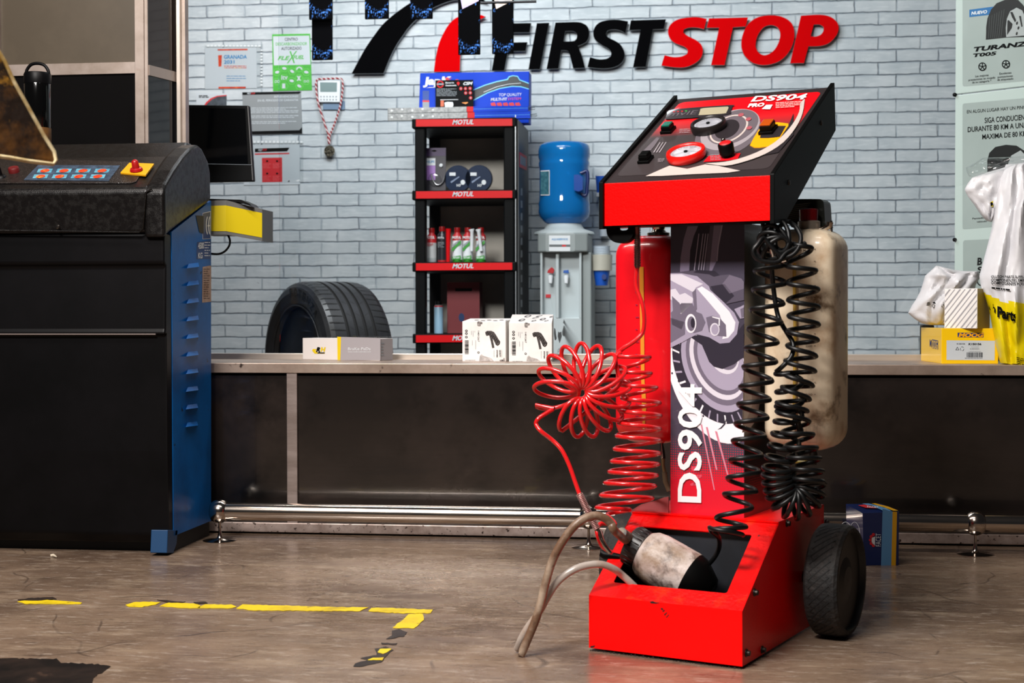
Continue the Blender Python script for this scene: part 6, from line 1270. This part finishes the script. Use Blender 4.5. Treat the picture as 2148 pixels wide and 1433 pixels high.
def ovl():
    N = m_ovl.node_tree.nodes; L = m_ovl.node_tree.links; b = N['Principled BSDF']; tc = N.new('ShaderNodeTexCoord'); sp = N.new('ShaderNodeSeparateXYZ'); L.new(tc.outputs['Object'], sp.inputs[0])
    r = N.new('ShaderNodeMapRange'); r.inputs[1].default_value = .33; r.inputs[2].default_value = .43; L.new(sp.outputs[1], r.inputs[0])
    x = N.new('ShaderNodeMix'); x.data_type = 'RGBA'; x.inputs[6].default_value = lin('3b3435'); x.inputs[7].default_value = lin('e00412'); L.new(r.outputs[0], x.inputs[0]); L.new(x.outputs[2], b.inputs['Base Color'])
    b.inputs['Roughness'].default_value = .3; b.inputs['Coat Weight'].default_value = .4
ovl()
def pcl(a, t): q = V((a, 0, 0))+pa+pd*t; return TM @ V((q.x, q.y, q.z))
mb = MB(); o_ = [pcl(a, t)+PC.n*.0006 for a, t in rrect(-.010, .07, .332, .95, .014, .035)]; mb.shape([o_], None, m_ovl, world=True)
h1 = lambda *p: zz(p, 1240, 150, 3.771)
cp = lambda q, m, l=2: PC.poly(mb, h1(*q), m, l+1)
m_or = mat('overlay light', '968e93', .3, coat=.3); m_og = mat('overlay grey', '625a60', .3, coat=.3); m_od = mat('overlay dark', '2a2528', .3, coat=.3); m_ocr = mat('overlay cream', 'bdb1ab', .3, coat=.3); m_orr = mat('overlay rose', 'a0525a', .3, coat=.3)
cp(ell(1080, 490, 275, 165, -24, 40), m_og, 2); cp(ell(1100, 460, 250, 140, -24, 40), m_or, 3); cp(ell(1120, 440, 215, 118, -24, 40), m_og, 4); cp(ell(1090, 455, 165, 95, -28, 40), m_ocr, 5); cp(ell(1088, 453, 150, 84, -28, 40), m_og, 6); cp(ell(1075, 455, 105, 66, -28, 30), m_od, 7)
for q in ((1185, 342), (1245, 376), (1250, 445)): cp(ell(*q, 24, 13, -15, 12), m_orr, 8)
arc = [(1690, 215), (1672, 330), (1620, 440), (1520, 560), (1380, 650), (1220, 710), (1060, 745), (900, 725), (1050, 715), (1200, 680), (1360, 615), (1490, 530), (1590, 420), (1645, 320), (1655, 250)]
cp(smooth2(arc, 3), m_ocr, 8)
cp([(430, 828), (560, 770), (620, 745), (760, 770), (900, 735), (1000, 745), (1180, 785), (1080, 800), (800, 812), (560, 826)], m_ocr, 4)
cp([(1350, 665), (1470, 560), (1560, 430), (1600, 330), (1600, 500), (1480, 640)], m_od, 5)
cp([(400, 640), (480, 560), (520, 520), (540, 530), (500, 590), (440, 660)], m_og, 3)
for k in range(3): cp([(490+22*k, 640), (500+22*k, 640), (548+24*k, 560), (542+24*k, 558)], m_or, 4)
cp(smooth2([(588, 372), (600, 335), (640, 300), (1105, 264), (1117, 275), (1105, 310), (1060, 345), (610, 378)], 3), m_od, 8)
cp(smooth2([(852, 340), (862, 310), (885, 290), (1080, 277), (1088, 285), (1070, 322), (1050, 332), (865, 345)], 3), mat('lcd window', 'a29a80', .25), 9)
for k, c in enumerate(('led red', 'led red', 'led red', 'led green')): cp(ell(655+32*k, 318-2*k, 9, 5, 0, 8), mat(c, 'b01a22' if 'red' in c else '2f9a38', .4), 9)
PC.text(mb, 'mvlE', *h1((610, 368), (830, 352), (635, 335)), m_og, .0, 11)
cp([(888, 715), (930, 668), (1040, 652), (1182, 645), (1160, 690), (1080, 705)], mat('overlay red', 'd0101c', .3), 6)
PC.bars(mb, 1490, 325, 1512, 338, 4, m_or, .3, slope=-.05, layer=10)
PC.bars(mb, 1425, 271, 1447, 281, 3, m_or, .3, slope=-.05, layer=10); PC.bars(mb, 1380, 333, 1394, 341, 3, m_or, .3, slope=-.05, layer=10)
PC.text(mb, 'DS904', *h1((1265, 251), (1690, 232), (1303, 208)), MATS['white vinyl'], .025, 11)
PC.text(mb, 'PRO', *h1((1240, 296), (1365, 288), (1256, 268)), MATS['white vinyl'], .05, 11); cp([(1350, 296), (1385, 264), (1435, 262), (1415, 298)], MATS['white vinyl'], 9)
PC.bars(mb, 1627, 215, 1682, 228, 4, m_ocr, .45, slope=-.06, layer=11)
part('overlay', mb, con, 'printed overlay with red band and DS904 lettering', recalc=False)
nC = PC.n
def rocker(lab, px, py, sx, sy_2, col, h=.016):
    q = PC.at(px, py, .0); ex = (PC.at(px+20, py-1.1)-q).normalized(); ey = nC.cross(ex)
    mb = MB(); f = lambda a, b, c: q+ex*a+ey*b+nC*c
    mb.shape([[f(-sx, -sy_2, 0), f(sx, -sy_2, 0), f(sx, sy_2, 0), f(-sx, sy_2, 0)]], nC*h*.45, m_con); mb.shape([[f(-sx*.8, -sy_2*.8, h*.45), f(sx*.8, -sy_2*.8, h*.45), f(sx*.8, sy_2*.8, h*.45), f(-sx*.8, sy_2*.8, h*.45)]], nC*h*.55, m_con)
    s = part('switch', mb, con, lab, bevel=.0012); mb = MB(); mb.shape([[f(-sx*.74, -sy_2*.74, h), f(sx*.74, -sy_2*.74, h), f(sx*.74, sy_2*.74, h), f(-sx*.74, sy_2*.74, h)]], nC*.004, col); part('rocker', mb, s, bevel=.0015)
mb = MB(); q = h1((1258, 590), (1285, 535), (1325, 470), (1360, 430), (1420, 412), (1480, 408), (1560, 418), (1562, 440), (1500, 540), (1450, 585), (1400, 600), (1330, 608), (1290, 607)); PC.slab(mb, q, mat('amber plate', 'e89c08', .35, coat=.3), -.002)
q = h1((1345, 480), (1380, 440), (1430, 428), (1540, 430), (1492, 515), (1450, 520), (1400, 525), (1335, 525)); PC.poly(mb, q, m_od, 7); part('switch_plate', mb, con, 'amber label plate', recalc=False)
rocker('green topped rocker switch', 1402, 276, .0135, .017, mat('green lens', '0d5c4a', .1, coat=.6)); rocker('black rocker switch', 1355, 338, .0135, .017, m_con); rocker('amber topped rocker switch', 1612, 277, .016, .021, mat('amber lens', 'b04a10', .12, coat=.6), .02)
def gauge(lab, px, py, r, mr):
    q = PC.at(px, py, .002); mb = MB(); mb.lathe([(r*.95, 0), (r, .006), (r, .014), (r*.96, .018), (r*.84, .0185), (r*.78, .016), (r*.76, .005)], q, nC, mr, 48); g_ = part('gauge', mb, con, lab)
    mb = MB(); fc_ = q+nC*.0135; mb.lathe([(r*.77, 0), (0, .0)], fc_, nC, mat('gauge dial', 'e2e2ea', .4), 40)
    ex = (PC.at(px+20, py-1.1)-PC.at(px, py)).normalized(); ey = nC.cross(ex)
    for k in range(21):
        a = R(225-13.5*k); d = ex*math.cos(a)+ey*math.sin(a); s = ex*-math.sin(a)+ey*math.cos(a); r0_, r1_ = r*.6, r*(.7 if k % 5 else .74)
        mb.shape([[fc_+nC*.0006+d*r0_-s*.0004, fc_+nC*.0006+d*r1_-s*.0004, fc_+nC*.0006+d*r1_+s*.0004, fc_+nC*.0006+d*r0_+s*.0004]], None, m_blkp if k % 5 else m_orr, world=True)
    d = (ex*-.7-ey*.5).normalized(); s = nC.cross(d); mb.shape([[fc_+nC*.002-d*r*.15-s*.001, fc_+nC*.002+d*r*.6, fc_+nC*.002-d*r*.15+s*.001]], None, m_blkp, world=True); mb.lathe([(.004, 0), (.004, .003), (0, .003)], fc_, nC, m_blkp, 12); part('dial', mb, g_, 'white dial', recalc=False)
    mb = MB(); mb.lathe([(r*.77, .0), (r*.5, .0016), (0, .002)], q+nC*.0165, nC, m_clear, 40); part('gauge_glass', mb, g_)
gauge('black rimmed pressure gauge', 1487.5, 271, .040, mat('black gauge rim', '1b1717', .35)); gauge('red rimmed pressure gauge', 1441, 331, .043, mat('red gauge rim', 'e8140c', .3, coat=.3))
q = PC.at(1527, 330, .0); mb = MB(); mb.lathe([(.009, 0), (.009, .008), (.016, .009), (.0165, .030), (.014, .033), (0, .033)], q, nC, m_con, 28)
kn = part('knob', mb, con, 'black knob with red top'); mb = MB(); mb.lathe([(.0125, .0332), (.011, .0345), (0, .035)], q, nC, mat('red knob top', 'c8161a', .35), 24); part('knob_cap', mb, kn)
mb = MB(); mb.lathe([(.005, 0), (.005, .012), (.003, .014)], PC.at(1519, 303), nC, m_chrome, 14); part('nipple', mb, con)
for px, py in ((1723, 258), (1655, 383)):
    mb = MB(); mb.lathe([(.006, 0), (.005, .002), (0, .003)], onP(px, py, tw(.356, 0, 0), AX), AX, m_bolt, 12); part('screw', mb, con)
# hook handle under the console
h2 = lambda *p: zz(p, 1100, 450, 3.185)
mb = MB(); ph = Pl(tw(0, .15, 0), BX); P = [[ph.at(*u) for u in smooth2(h2((545, 70), (552, 130), (580, 172), (620, 190), (670, 190), (712, 160), (730, 120), (732, 72)))], [ph.at(*u) for u in smooth2(h2((610, 78), (618, 100), (640, 106), (680, 104), (692, 92), (692, 76)))]]
mb.shape(P, BX*.02, m_con, world=True); part('hose_hook', mb, tr, 'black hose hook', bevel=.003)

# ---------------- tanks
def tank(name, a0, ra, rb_, b0, z0, z1, m, lab, hgt_corner=.045):
    mb = MB(TM); N_ = 40; rings = []
    hs = []
    for i in range(9): t_ = i/8*PI/2; hs.append((z0+hgt_corner*(1-math.sin(t_)), 1-(hgt_corner*(1-math.cos(PI/2-t_))) / max(ra, rb_) if False else 1))
    prof = []
    for i in range(8): t_ = PI/2*i/7; prof.append((1-(hgt_corner*(1-math.sin(t_)))/ra, z0+hgt_corner*(1-math.cos(t_))))
    prof += [(1, z0+(z1-z0)*k/6) for k in range(1, 6) if z0+(z1-z0)*k/6 > z0+hgt_corner and z0+(z1-z0)*k/6 < z1-hgt_corner]
    for i in range(8): t_ = PI/2*i/7; prof.append((1-(hgt_corner*(1-math.cos(t_)))/ra, z1-hgt_corner*(1-math.sin(t_))))
    prof = [(0, prof[0][1])]+prof+[(0, prof[-1][1])]; vs = []
    for s, z in prof:
        for k in range(N_):
            t_ = 2*PI*k/N_; c, sn_ = math.cos(t_), math.sin(t_); e = .38; vs.append((a0+ra*s*math.copysign(abs(c)**e, c), b0+rb_*s*math.copysign(abs(sn_)**e, sn_), z))
    fs = [(i*N_+k, i*N_+(k+1) % N_, (i+1)*N_+(k+1) % N_, (i+1)*N_+k) for i in range(len(prof)-1) for k in range(N_)]
    mb.add(vs, fs, m, True); return part(name, mb, tr, lab)
m_tr = mat('translucent red tank', (.78, .006, .012), .25, 0, col2=(.62, .004, .01), ns=4, coat=.5)
m_tc = mat('stained cream tank', 'e8d6ba', .4, 0, col2='b8926a', ns=13, lo=.46, hi=.75, col3='6b4f33', ns3=16, lo3=.58, hi3=.72, coat=.2)
tl = tank('tank', -.012, .078, .075, .372, .402, .872, m_tr, 'red tank')
tk = tank('tank', .342, .078, .075, .372, .402, .876, m_tc, 'stained cream tank')
pL = Pl(tw(0, .2955, 0), BX); mb = MB()
pL.poly(mb, [(1341, 560), (1350, 560), (1352, 800), (1356, 850), (1352, 900), (1348, 900), (1344, 760)], mat('ochre strip', 'd88a2a', .3), 1); m_vm = mat('violet marks', '6a1040', .5)
for k in range(14): pL.poly(mb, rect(1333, 535+k*26, 1340 if k % 2 else 1337, 536.5+k*26), m_vm, 2)
part('level_gauge', mb, tl, 'ochre sight strip', recalc=False)
mb = MB(); c = V((-.02, .36, 0)); mb.M = TM; mb.lathe([(.026, .870), (.026, .878), (.018, .88), (.014, .886), (.016, .892), (.008, .9)], (.0, .36, 0), (0, 0, 1), m_chrome, 24); part('cap', mb, tl, 'metal cap fitting')
q = pL.at(1386, 930); mb = MB(); qs = [pL.at(x, y, -.05) for x, y in ((1388, 930), (1389, 945), (1391, 962), (1391, 975), (1394, 990))]; mb.tube(qs[:3], [.004, .006, .006], m_chrome, 12); mb.tube(qs[2:], [.005, .004, .0045], mat('brass fitting', '9a8a66', .35, .7), 12); mb.tube([qs[-1], pL.at(1396, 1010, -.05), pL.at(1404, 1030, -.05)], .006, mat('olive hose', '6a6048', .5), 10); part('drain_valve', mb, tl, 'chrome drain coupling')
# right tank fittings
pR = Pl(tw(0, .2955, 0), BX); mb = MB()
for k in range(13):
    y = 522+k*25.4; pR.poly(mb, rect(1707.5, y, 1711, y+1.2), m_blkp, 1)
    if k % 2 == 0 and k > 0: pR.text(mb, str((13-k)*1000//2*1), (1690, y+3), (1704, y+3), (1690, y-1.5), mat('faint scale print', '6b5947', .5), .01, 1)
pR.text(mb, '+ MAX', (1678, 528), (1702, 527), (1678, 523), MATS['faint scale print'], .01, 1)
ring(pR, rr(1691, 880, 1714, 928, 0), [(x*.98+34.05, y*.98+18.1) for x, y in rr(1691, 880, 1714, 928, 0)], MATS['faint scale print'])
part('scale_print', mb, tk, 'faded level scale', recalc=False)
mb = MB(); mb.tube([pR.at(1666, 552, .006), pR.at(1668, 700, .006), pR.at(1666, 900, .006)], .004, mat('yellowed tube', 'c9a24a', .25, coat=.4), 10); part('sight_tube', mb, tk, 'yellowed sight tube')
mb = MB(); mb.tube([pR.at(1658, 553, .02), pR.at(1659, 545, .02), pR.at(1659, 538, .02), pR.at(1660, 529, .02)], [.006, .0075, .006, .0075], mat('coppery coupling', 'c79a8a', .25, .9), 14); part('coupling', mb, tk, 'coppery quick coupling')
ra_ = TI @ onP(1697, 480, tw(0, .372, 0), BX)
mb = MB(TM); mb.lathe([(.024, .872), (.024, .893), (.020, .895)], (ra_.x, .372, 0), (0, 0, 1), mat('cap ring', 'b9ada0', .35, .7), 28); cpn = part('cap_ring', mb, tk)
zA, zB_ = onP(1697, 472, tw(0, .372, 0), BX).z, onP(1697, 438, tw(0, .372, 0), BX).z
mb = MB(TM); mb.lathe([(.0195, zA), (.0205, zB_-.002), (.017, zB_), (0, zB_)], (ra_.x-.001, .372, 0), (0, 0, 1), mat('dark red cap', '6e0508', .15, coat=.5), 28); part('red_cap', mb, tk, 'dark red cap')
mb = MB(); phd = Pl(tw(0, .40, 0), BX); P = [[phd.at(*u) for u in smooth2(zz([(760, 480), (800, 350), (860, 200), (920, 160), (1400, 158), (1460, 180), (1505, 240), (1530, 590), (1560, 680), (1400, 700), (1350, 700), (900, 690)], 1560, 400, 8.95), 3)]]; mb.shape(P, BX*.05, mat('dark ribbed plastic', '171a15', .3, 0), world=True)
for k in range(9): y = 426+k*4.2; mb.tube([phd.at(1652, y+6, .001), phd.at(1700-3*k, y, .001)], .0012, mat('rib highlight', '4c5048', .3), 6)
part('filter_housing', mb, tr, 'dark ribbed plastic housing', bevel=.003)
mb = MB(); mb.tube([onP(x, y, tw(0, .372, 0), BX) for x, y in ((1716, 484), (1730, 480), (1740, 474), (1741, 466))], [.006, .006, .007, .0075], m_chrome, 14); part('elbow', mb, tk, 'chrome elbow'); mb = MB(); mb.tube([onP(x, y, tw(0, .372, 0), BX) for x, y in ((1743.5, 463), (1744, 486))], .003, m_chrome, 10); part('rod', mb, tk)
mb = MB(); pk = Pl(tw(0, .33, 0), BX); mb.tube([pk.at(x, y) for x, y in ((1706, 944), (1706, 952), (1706, 975))], [.006, .009, .007], m_bolt, 12); mb.tube([pk.at(x, y) for x, y in ((1628, 960), (1660, 968), (1700, 970))], .005, mat('yellow ochre hose', '8c7a2c', .4), 10); part('outlet', mb, tk)

# ---------------- coiled hoses
m_hr = mat('red coil hose', (.62, .008, .01), .22, 0, coat=.5); m_hb = mat('black coil hose', '08090a', .4, 0, spec=.35)
m_spr = mat('spring sheath', '7a3a36', .35, .5)
def coilE(ext, D0, D1, n=9, s0=1):
    out = []; N_ = len(ext)-1
    for i in range(N_):
        (x0, y0), (x1, y1) = ext[i], ext[i+1]
        for j in range(n):
            s = j/n; f = (1-math.cos(PI*s))/2; D_ = D0+(D1-D0)*(i+s)/N_; r = abs(x1-x0)/2*D_/F_PX; out.append(atD(x0+(x1-x0)*f, y0+(y1-y0)*s, D_+(s0 if i % 2 else -s0)*r*math.sin(PI*s)))
    out.append(atD(*ext[-1], D1)); return out
zA_ = lambda *p: zz(p, 1110, 700, 6.513); zB2 = lambda *p: zz(p, 1230, 880, 5.97)
DR = 3.14
ext = zA_((1165, 310), (1650, 320), (1245, 520), (1665, 540), (1262, 700), (1740, 735), (1270, 880), (1785, 945), (1253, 1050), (1797, 1120), (1225, 1215), (1790, 1300))+zB2((375, 205), (922, 262), (350, 370), (915, 425), (315, 525), (902, 560), (285, 655), (885, 700), (232, 795), (862, 830), (180, 950), (828, 985), (125, 1105), (545, 1130), (260, 1190))
pts = cr([atD(1337, 560, 3.12), atD(1335, 600, 3.12), atD(1349, 645, 3.11), atD(1350, 690, 3.11), atD(1336, 712, 3.11), atD(1304, 733, 3.12)], 6)[:-1]+coilE(ext, DR, DR-.03)+cr([atD(1274, 1082, 3.08), atD(1290, 1100, 3.03), atD(1262, 1098, 3.02), atD(1252, 1112, 3.0), atD(1262, 1145, 2.99), atD(1285, 1160, 2.99)], 5)
mb = MB(); mb.tube(pts, .0046, m_hr, 10); part('coiled_hose', mb, tr, 'red coiled air hose')
mb = MB(); mb.tube([atD(1336, 468, 3.10), atD(1337, 500, 3.11), atD(1337, 562, 3.12)], .0056, m_spr, 12)
for k in range(26): y = 470+k*3.5; mb.tube([atD(1336.5+.02*k+7*math.cos(t_), y+1.0*math.sin(t_), 3.11-.008*math.sin(t_)) for t_ in [2*PI*j/10 for j in range(11)]], .0009, m_bolt, 5)
part('spring_sheath', mb, tr, 'spring sheath')
# flower shaped tangle of red hose
pts = []
def tor(cx, cy_2, Rr, r, q, a0, a1, n, D, per=26, rv=None, ph=0):
    o = []
    for i in range(int(n*per)+1):
        s = i/(n*per); th = R(a0+(a1-a0)*s); w_ = 2*PI*n*s+ph; rr_ = r*(rv(s) if rv else 1); rad = Rr+rr_*math.cos(w_); tg = q*math.sin(w_)
        o.append(atD(cx+rad*math.cos(th)-tg*math.sin(th), cy_2-rad*math.sin(th)-tg*math.cos(th), D+rr_*D/F_PX*.55*math.sin(w_+.5)))
    return o
pts = tor(1222, 822, 55, 47, 22, 196, -118, 15, 3.10, rv=lambda s: 1.0 if s < .62 else 1-.45*(s-.62))
pts = cr([atD(1302, 740, 3.12), atD(1291, 752, 3.11), atD(1296, 780, 3.10), atD(1302, 800, 3.1), atD(1292, 815, 3.1)], 5)[:-1]+pts[::-1]+cr([atD(1165, 856, 3.1), atD(1148, 866, 3.09), atD(1130, 878, 3.08), atD(1124.5, 890, 3.08), atD(1135, 905, 3.07), atD(1158, 923, 3.07), atD(1178, 944, 3.06), atD(1194, 976, 3.05), atD(1206, 1010, 3.04), atD(1217, 1041, 3.03)], 5)[1:]
mb = MB(); mb.tube(pts, .0046, m_hr, 10); part('coiled_hose', mb, tr, 'tangled red coiled hose')
mb = MB(); L_ = [atD(1216, 1038, 3.03), atD(1226, 1060, 3.02), atD(1238, 1082, 3.01), atD(1252, 1110, 3.0)]; mb.tube(L_, .0052, m_spr, 10)
for k in range(24): f = k/24; x, y = 1216+36*f, 1038+72*f; mb.tube([atD(x+6.4*math.cos(t_), y+2.5*math.sin(t_)-2.5*math.cos(t_), 3.02-.02*f-.006*math.sin(t_)) for t_ in [2*PI*j/10 for j in range(11)]], .0008, mat('pale spring', 'a07a74', .4, .4), 5)
mb.tube([atD(1252, 1110, 3.0), atD(1256, 1118, 3.0), atD(1262, 1132, 2.99), atD(1268, 1145, 2.985), atD(1280, 1160, 2.985)], [.006, .0075, .005, .0045, .0045], m_chrome, 12); part('hose_fitting', mb, tr, 'spring sheath and chrome fitting')
# black coils
zC = lambda *p: zz(p, 1540, 440, 4.48); zD_ = lambda *p: zz(p, 1480, 740, 3.58)
DB = 2.94
ext = zC((470, 520), (195, 572), (485, 690), (180, 750), (462, 885), (158, 938), (443, 1060), (133, 1115), (408, 1250), (108, 1300))+zD_((530, 70), (285, 105), (500, 215), (260, 255), (482, 355), (245, 385), (465, 490), (225, 530), (445, 630), (205, 660), (422, 775), (185, 805), (402, 895), (165, 940), (380, 1045), (140, 1060), (348, 1165), (80, 1240), (305, 1310), (62, 1325), (280, 1370), (30, 1312))
pts = coilE(ext, DB+.04, DB-.04)+cr([atD(1492, 1115, DB-.03), atD(1507, 1128, 2.93), atD(1508, 1150, 2.98), atD(1497, 1172, 3.0), atD(1478, 1192, 3.02)], 5)
mb = MB(); mb.tube(pts, .0050, m_hb, 10); part('coiled_hose', mb, tr, 'left black coiled hose')
ext = zC((560, 320), (730, 360), (495, 530), (770, 570), (503, 688), (790, 748), (508, 850), (795, 915), (512, 997), (795, 1080), (503, 1140), (785, 1225), (500, 1275), (770, 1378))+zD_((600, 60), (822, 140), (590, 155), (805, 250), (575, 258), (782, 352), (535, 375), (765, 440), (535, 440), (778, 518), (570, 605), (808, 612), (595, 712), (835, 712), (615, 790), (860, 792), (645, 870), (882, 890), (655, 942), (890, 972))
DB2 = 2.96
pts = coilE(ext, DB2, DB2); last = (1728.6, 1011)
# hanging U: helix about a bending centre line
ctr_ = cr([(1697, 1012), (1697, 1030), (1688, 1047), (1668, 1056), (1647, 1048), (1637, 1025), (1633, 1000), (1636, 970), (1645, 935), (1652, 900), (1655, 865), (1657, 830), (1655, 800), (1655, 775)], 12)
n = len(ctr_); tot = sum((ctr_[i+1]-ctr_[i]).length for i in range(n-1)); acc = 0; ph = 0; o = []
for i in range(n-1):
    a, b = ctr_[i], ctr_[i+1]; L_ = (b-a).length; d = (b-a)/max(L_, 1e-6); nn = V((-d.y, d.x)); f = acc/tot
    pitch = 13 if f < .42 else 22+14*min(1, (f-.42)*2.2); rad = 33 if f < .4 else 33-5*min(1, (f-.4)*3); K = 6 if True else 0
    for j in range(K): 
        s = j/K; c = a+(b-a)*s; w_ = ph+2*PI*(L_*s)/pitch; tilt = .30
        o.append(atD(c.x+nn.x*rad*math.cos(w_)+d.x*rad*tilt*math.sin(w_), c.y+nn.y*rad*math.cos(w_)+d.y*rad*tilt*math.sin(w_), DB2+.01+rad*DB2/F_PX*.9*math.sin(w_)))
    ph += 2*PI*L_/pitch; acc += L_
mb = MB(); mb.tube(pts+o[4:], .0050, m_hb, 10); part('coiled_hose', mb, tr, 'right black coiled hose hanging in a loop')
# black knot at the top and plain hose
pts = tor(1640, 512, 16, 34, 16, 70, 225, 5, 2.96, per=26)
pts += cr([atD(1632, 540, 2.95), atD(1620, 556, 2.97), atD(1622, 600, 2.99), atD(1630, 655, 2.99), atD(1640, 680, 2.98), atD(1652, 700, 2.97), atD(1664, 722, 2.96), atD(1660, 748, 2.95), atD(1642, 768, 2.95), atD(1628, 780, 2.96)], 6)
mb = MB(); mb.tube(pts, .0050, m_hb, 10)
mb.tube(cr([atD(1648, 462, 3.0), atD(1668, 475, 2.97), atD(1680, 500, 2.95), atD(1670, 528, 2.94), atD(1645, 540, 2.94), atD(1620, 520, 2.94), atD(1602, 500, 2.94), atD(1590, 512, 2.93), atD(1580, 528, 2.93), atD(1592, 545, 2.93), atD(1630, 550, 2.93), atD(1650, 530, 2.94), atD(1690, 510, 2.95)], 6), .0048, m_hb, 10)
part('hose_knot', mb, tr, 'knotted black hose')
mb = MB(); mb.tube([atD(1600, 470, 3.05), atD(1603, 480, 3.04), atD(1605, 495, 3.03)], .005, mat('braided sheath', '7d7a72', .4, .5, col2='2b2a28', ns=300), 10); mb.tube([atD(1619, 520, 2.95), atD(1622, 540, 2.96), atD(1640, 548, 2.955), atD(1650, 545, 2.95)], .006, m_chrome, 12); mb.tube([atD(1662, 868, 2.95), atD(1674, 885, 2.96), atD(1678, 905, 2.96)], .006, m_bolt, 12); part('hose_coupling', mb, tr, 'metal hose couplings')

# ------------------------------------------------------------------ dirty bottle lying in the tray, with its tubes
m_db = mat('grimy white bottle', 'c0b3ad', .45, 0, col2='8f7a68', ns=14, lo=.4, hi=.6, col3='4a3a30', ns3=24, lo3=.5, hi3=.66, bump=(60, .15))
O = V((.222, .118, .124)); U = V((-.905, -.03, .425)).normalized()
bo = thing('catch_bottle', 'grimy white plastic bottle with black cap lying tilted in the trolley tray', 'bottle', tw(*O))
mb = MB(TM); mb.lathe([(.018, -.004), (.028, .0), (.043, .022), (.052, .036), (.0555, .052)], O, U, m_con, 36); mb.lathe([(.0555, .052), (.056, .06), (.056, .10), (.0555, .133), (.052, .153), (.045, .164), (.036, .168)], O, U, m_db, 36); part('bottle_body', mb, bo)
m_cap = mat('black ridged cap', '141416', .4, 0, col2='2d2825', ns=30); mb = MB(TM); mb.lathe([(.041, .163), (.043, .167), (.043, .195), (.040, .199), (.012, .200)], O, U, m_cap, 30, smooth=False)
for k in range(24): a_ = U.orthogonal().normalized(); b_2 = U.cross(a_); t_ = 2*PI*k/24; d = a_*math.cos(t_)+b_2*math.sin(t_); mb.tube([O+U*.169+d*.043, O+U*.194+d*.043], .0016, m_cap, 5)
part('cap', mb, bo, 'black ridged cap')
cap_e = TM @ (O+U*.200)
m_th = mat('brown stained tube', '6a4f3c', .4, 0, col2='a38f7c', ns=14, lo=.45, hi=.65, col3='33241a', ns3=26, lo3=.58, hi3=.7); m_tc2 = mat('milky clear tube', 'a99d94', .25, 0, col2='8a6a50', ns=12, lo=.5, hi=.75, coat=.4)
z5 = lambda x, y, D: atD(1060+x/2.457, 850+y/2.457, D)
pts = cr([cap_e-(TM.to_3x3() @ U)*.004, z5(565, 650, 2.965), z5(545, 612, 2.96), z5(510, 582, 2.955), z5(455, 570, 2.95), z5(380, 602, 2.94), z5(310, 680, 2.94), z5(250, 785, 2.94), z5(212, 900, 2.945), z5(185, 1010, 2.945), z5(155, 1110, 2.945), z5(118, 1200, 2.945), z5(78, 1296, 2.95)], 5)
pts[-1].z = .009
mb = MB(); mb.tube(pts, .0086, m_th, 16); part('tube', mb, bo, 'brown stained tube bending down to the floor')
mb = MB(); e_ = TM @ (O+U*.19+V((0, -.01, .012))); mb.tube([e_, e_+(z5(545, 612, 2.96)-e_)*.5], [.013, .011], mat('tape collar', '4c4a48', .6, 0, col2='8d7f68', ns=50), 14); part('tube_collar', mb, bo)
mb = MB(); q = onP(1270, 1165, tw(0, .1, 0), BX); mb.tube([tw(.034, .1, .168+.012), q, onP(1262, 1160, tw(0, .1, 0), BX)], [.006, .010, .009], m_con, 12); part('clip', mb, bo, 'black clip')
t2 = thing('clear_tube', 'milky clear tube curving out of the trolley tray to the floor', 'tube', (0, 2.9, 0))
pts = cr([tw(.10, .075, .10), z5(655, 925, 3.0), z5(600, 875, 2.995), z5(560, 845, 2.98), z5(500, 822, 2.97), z5(430, 824, 2.965), z5(350, 850, 2.96), z5(275, 905, 2.96), z5(225, 975, 2.965), z5(175, 1065, 2.965), z5(120, 1140, 2.965), z5(82, 1205, 2.968), z5(62, 1258, 2.985)], 5)
pts[-1].z = .009
mb = MB(); mb.tube(pts, .0076, m_tc2, 16); part('tube', mb, t2)
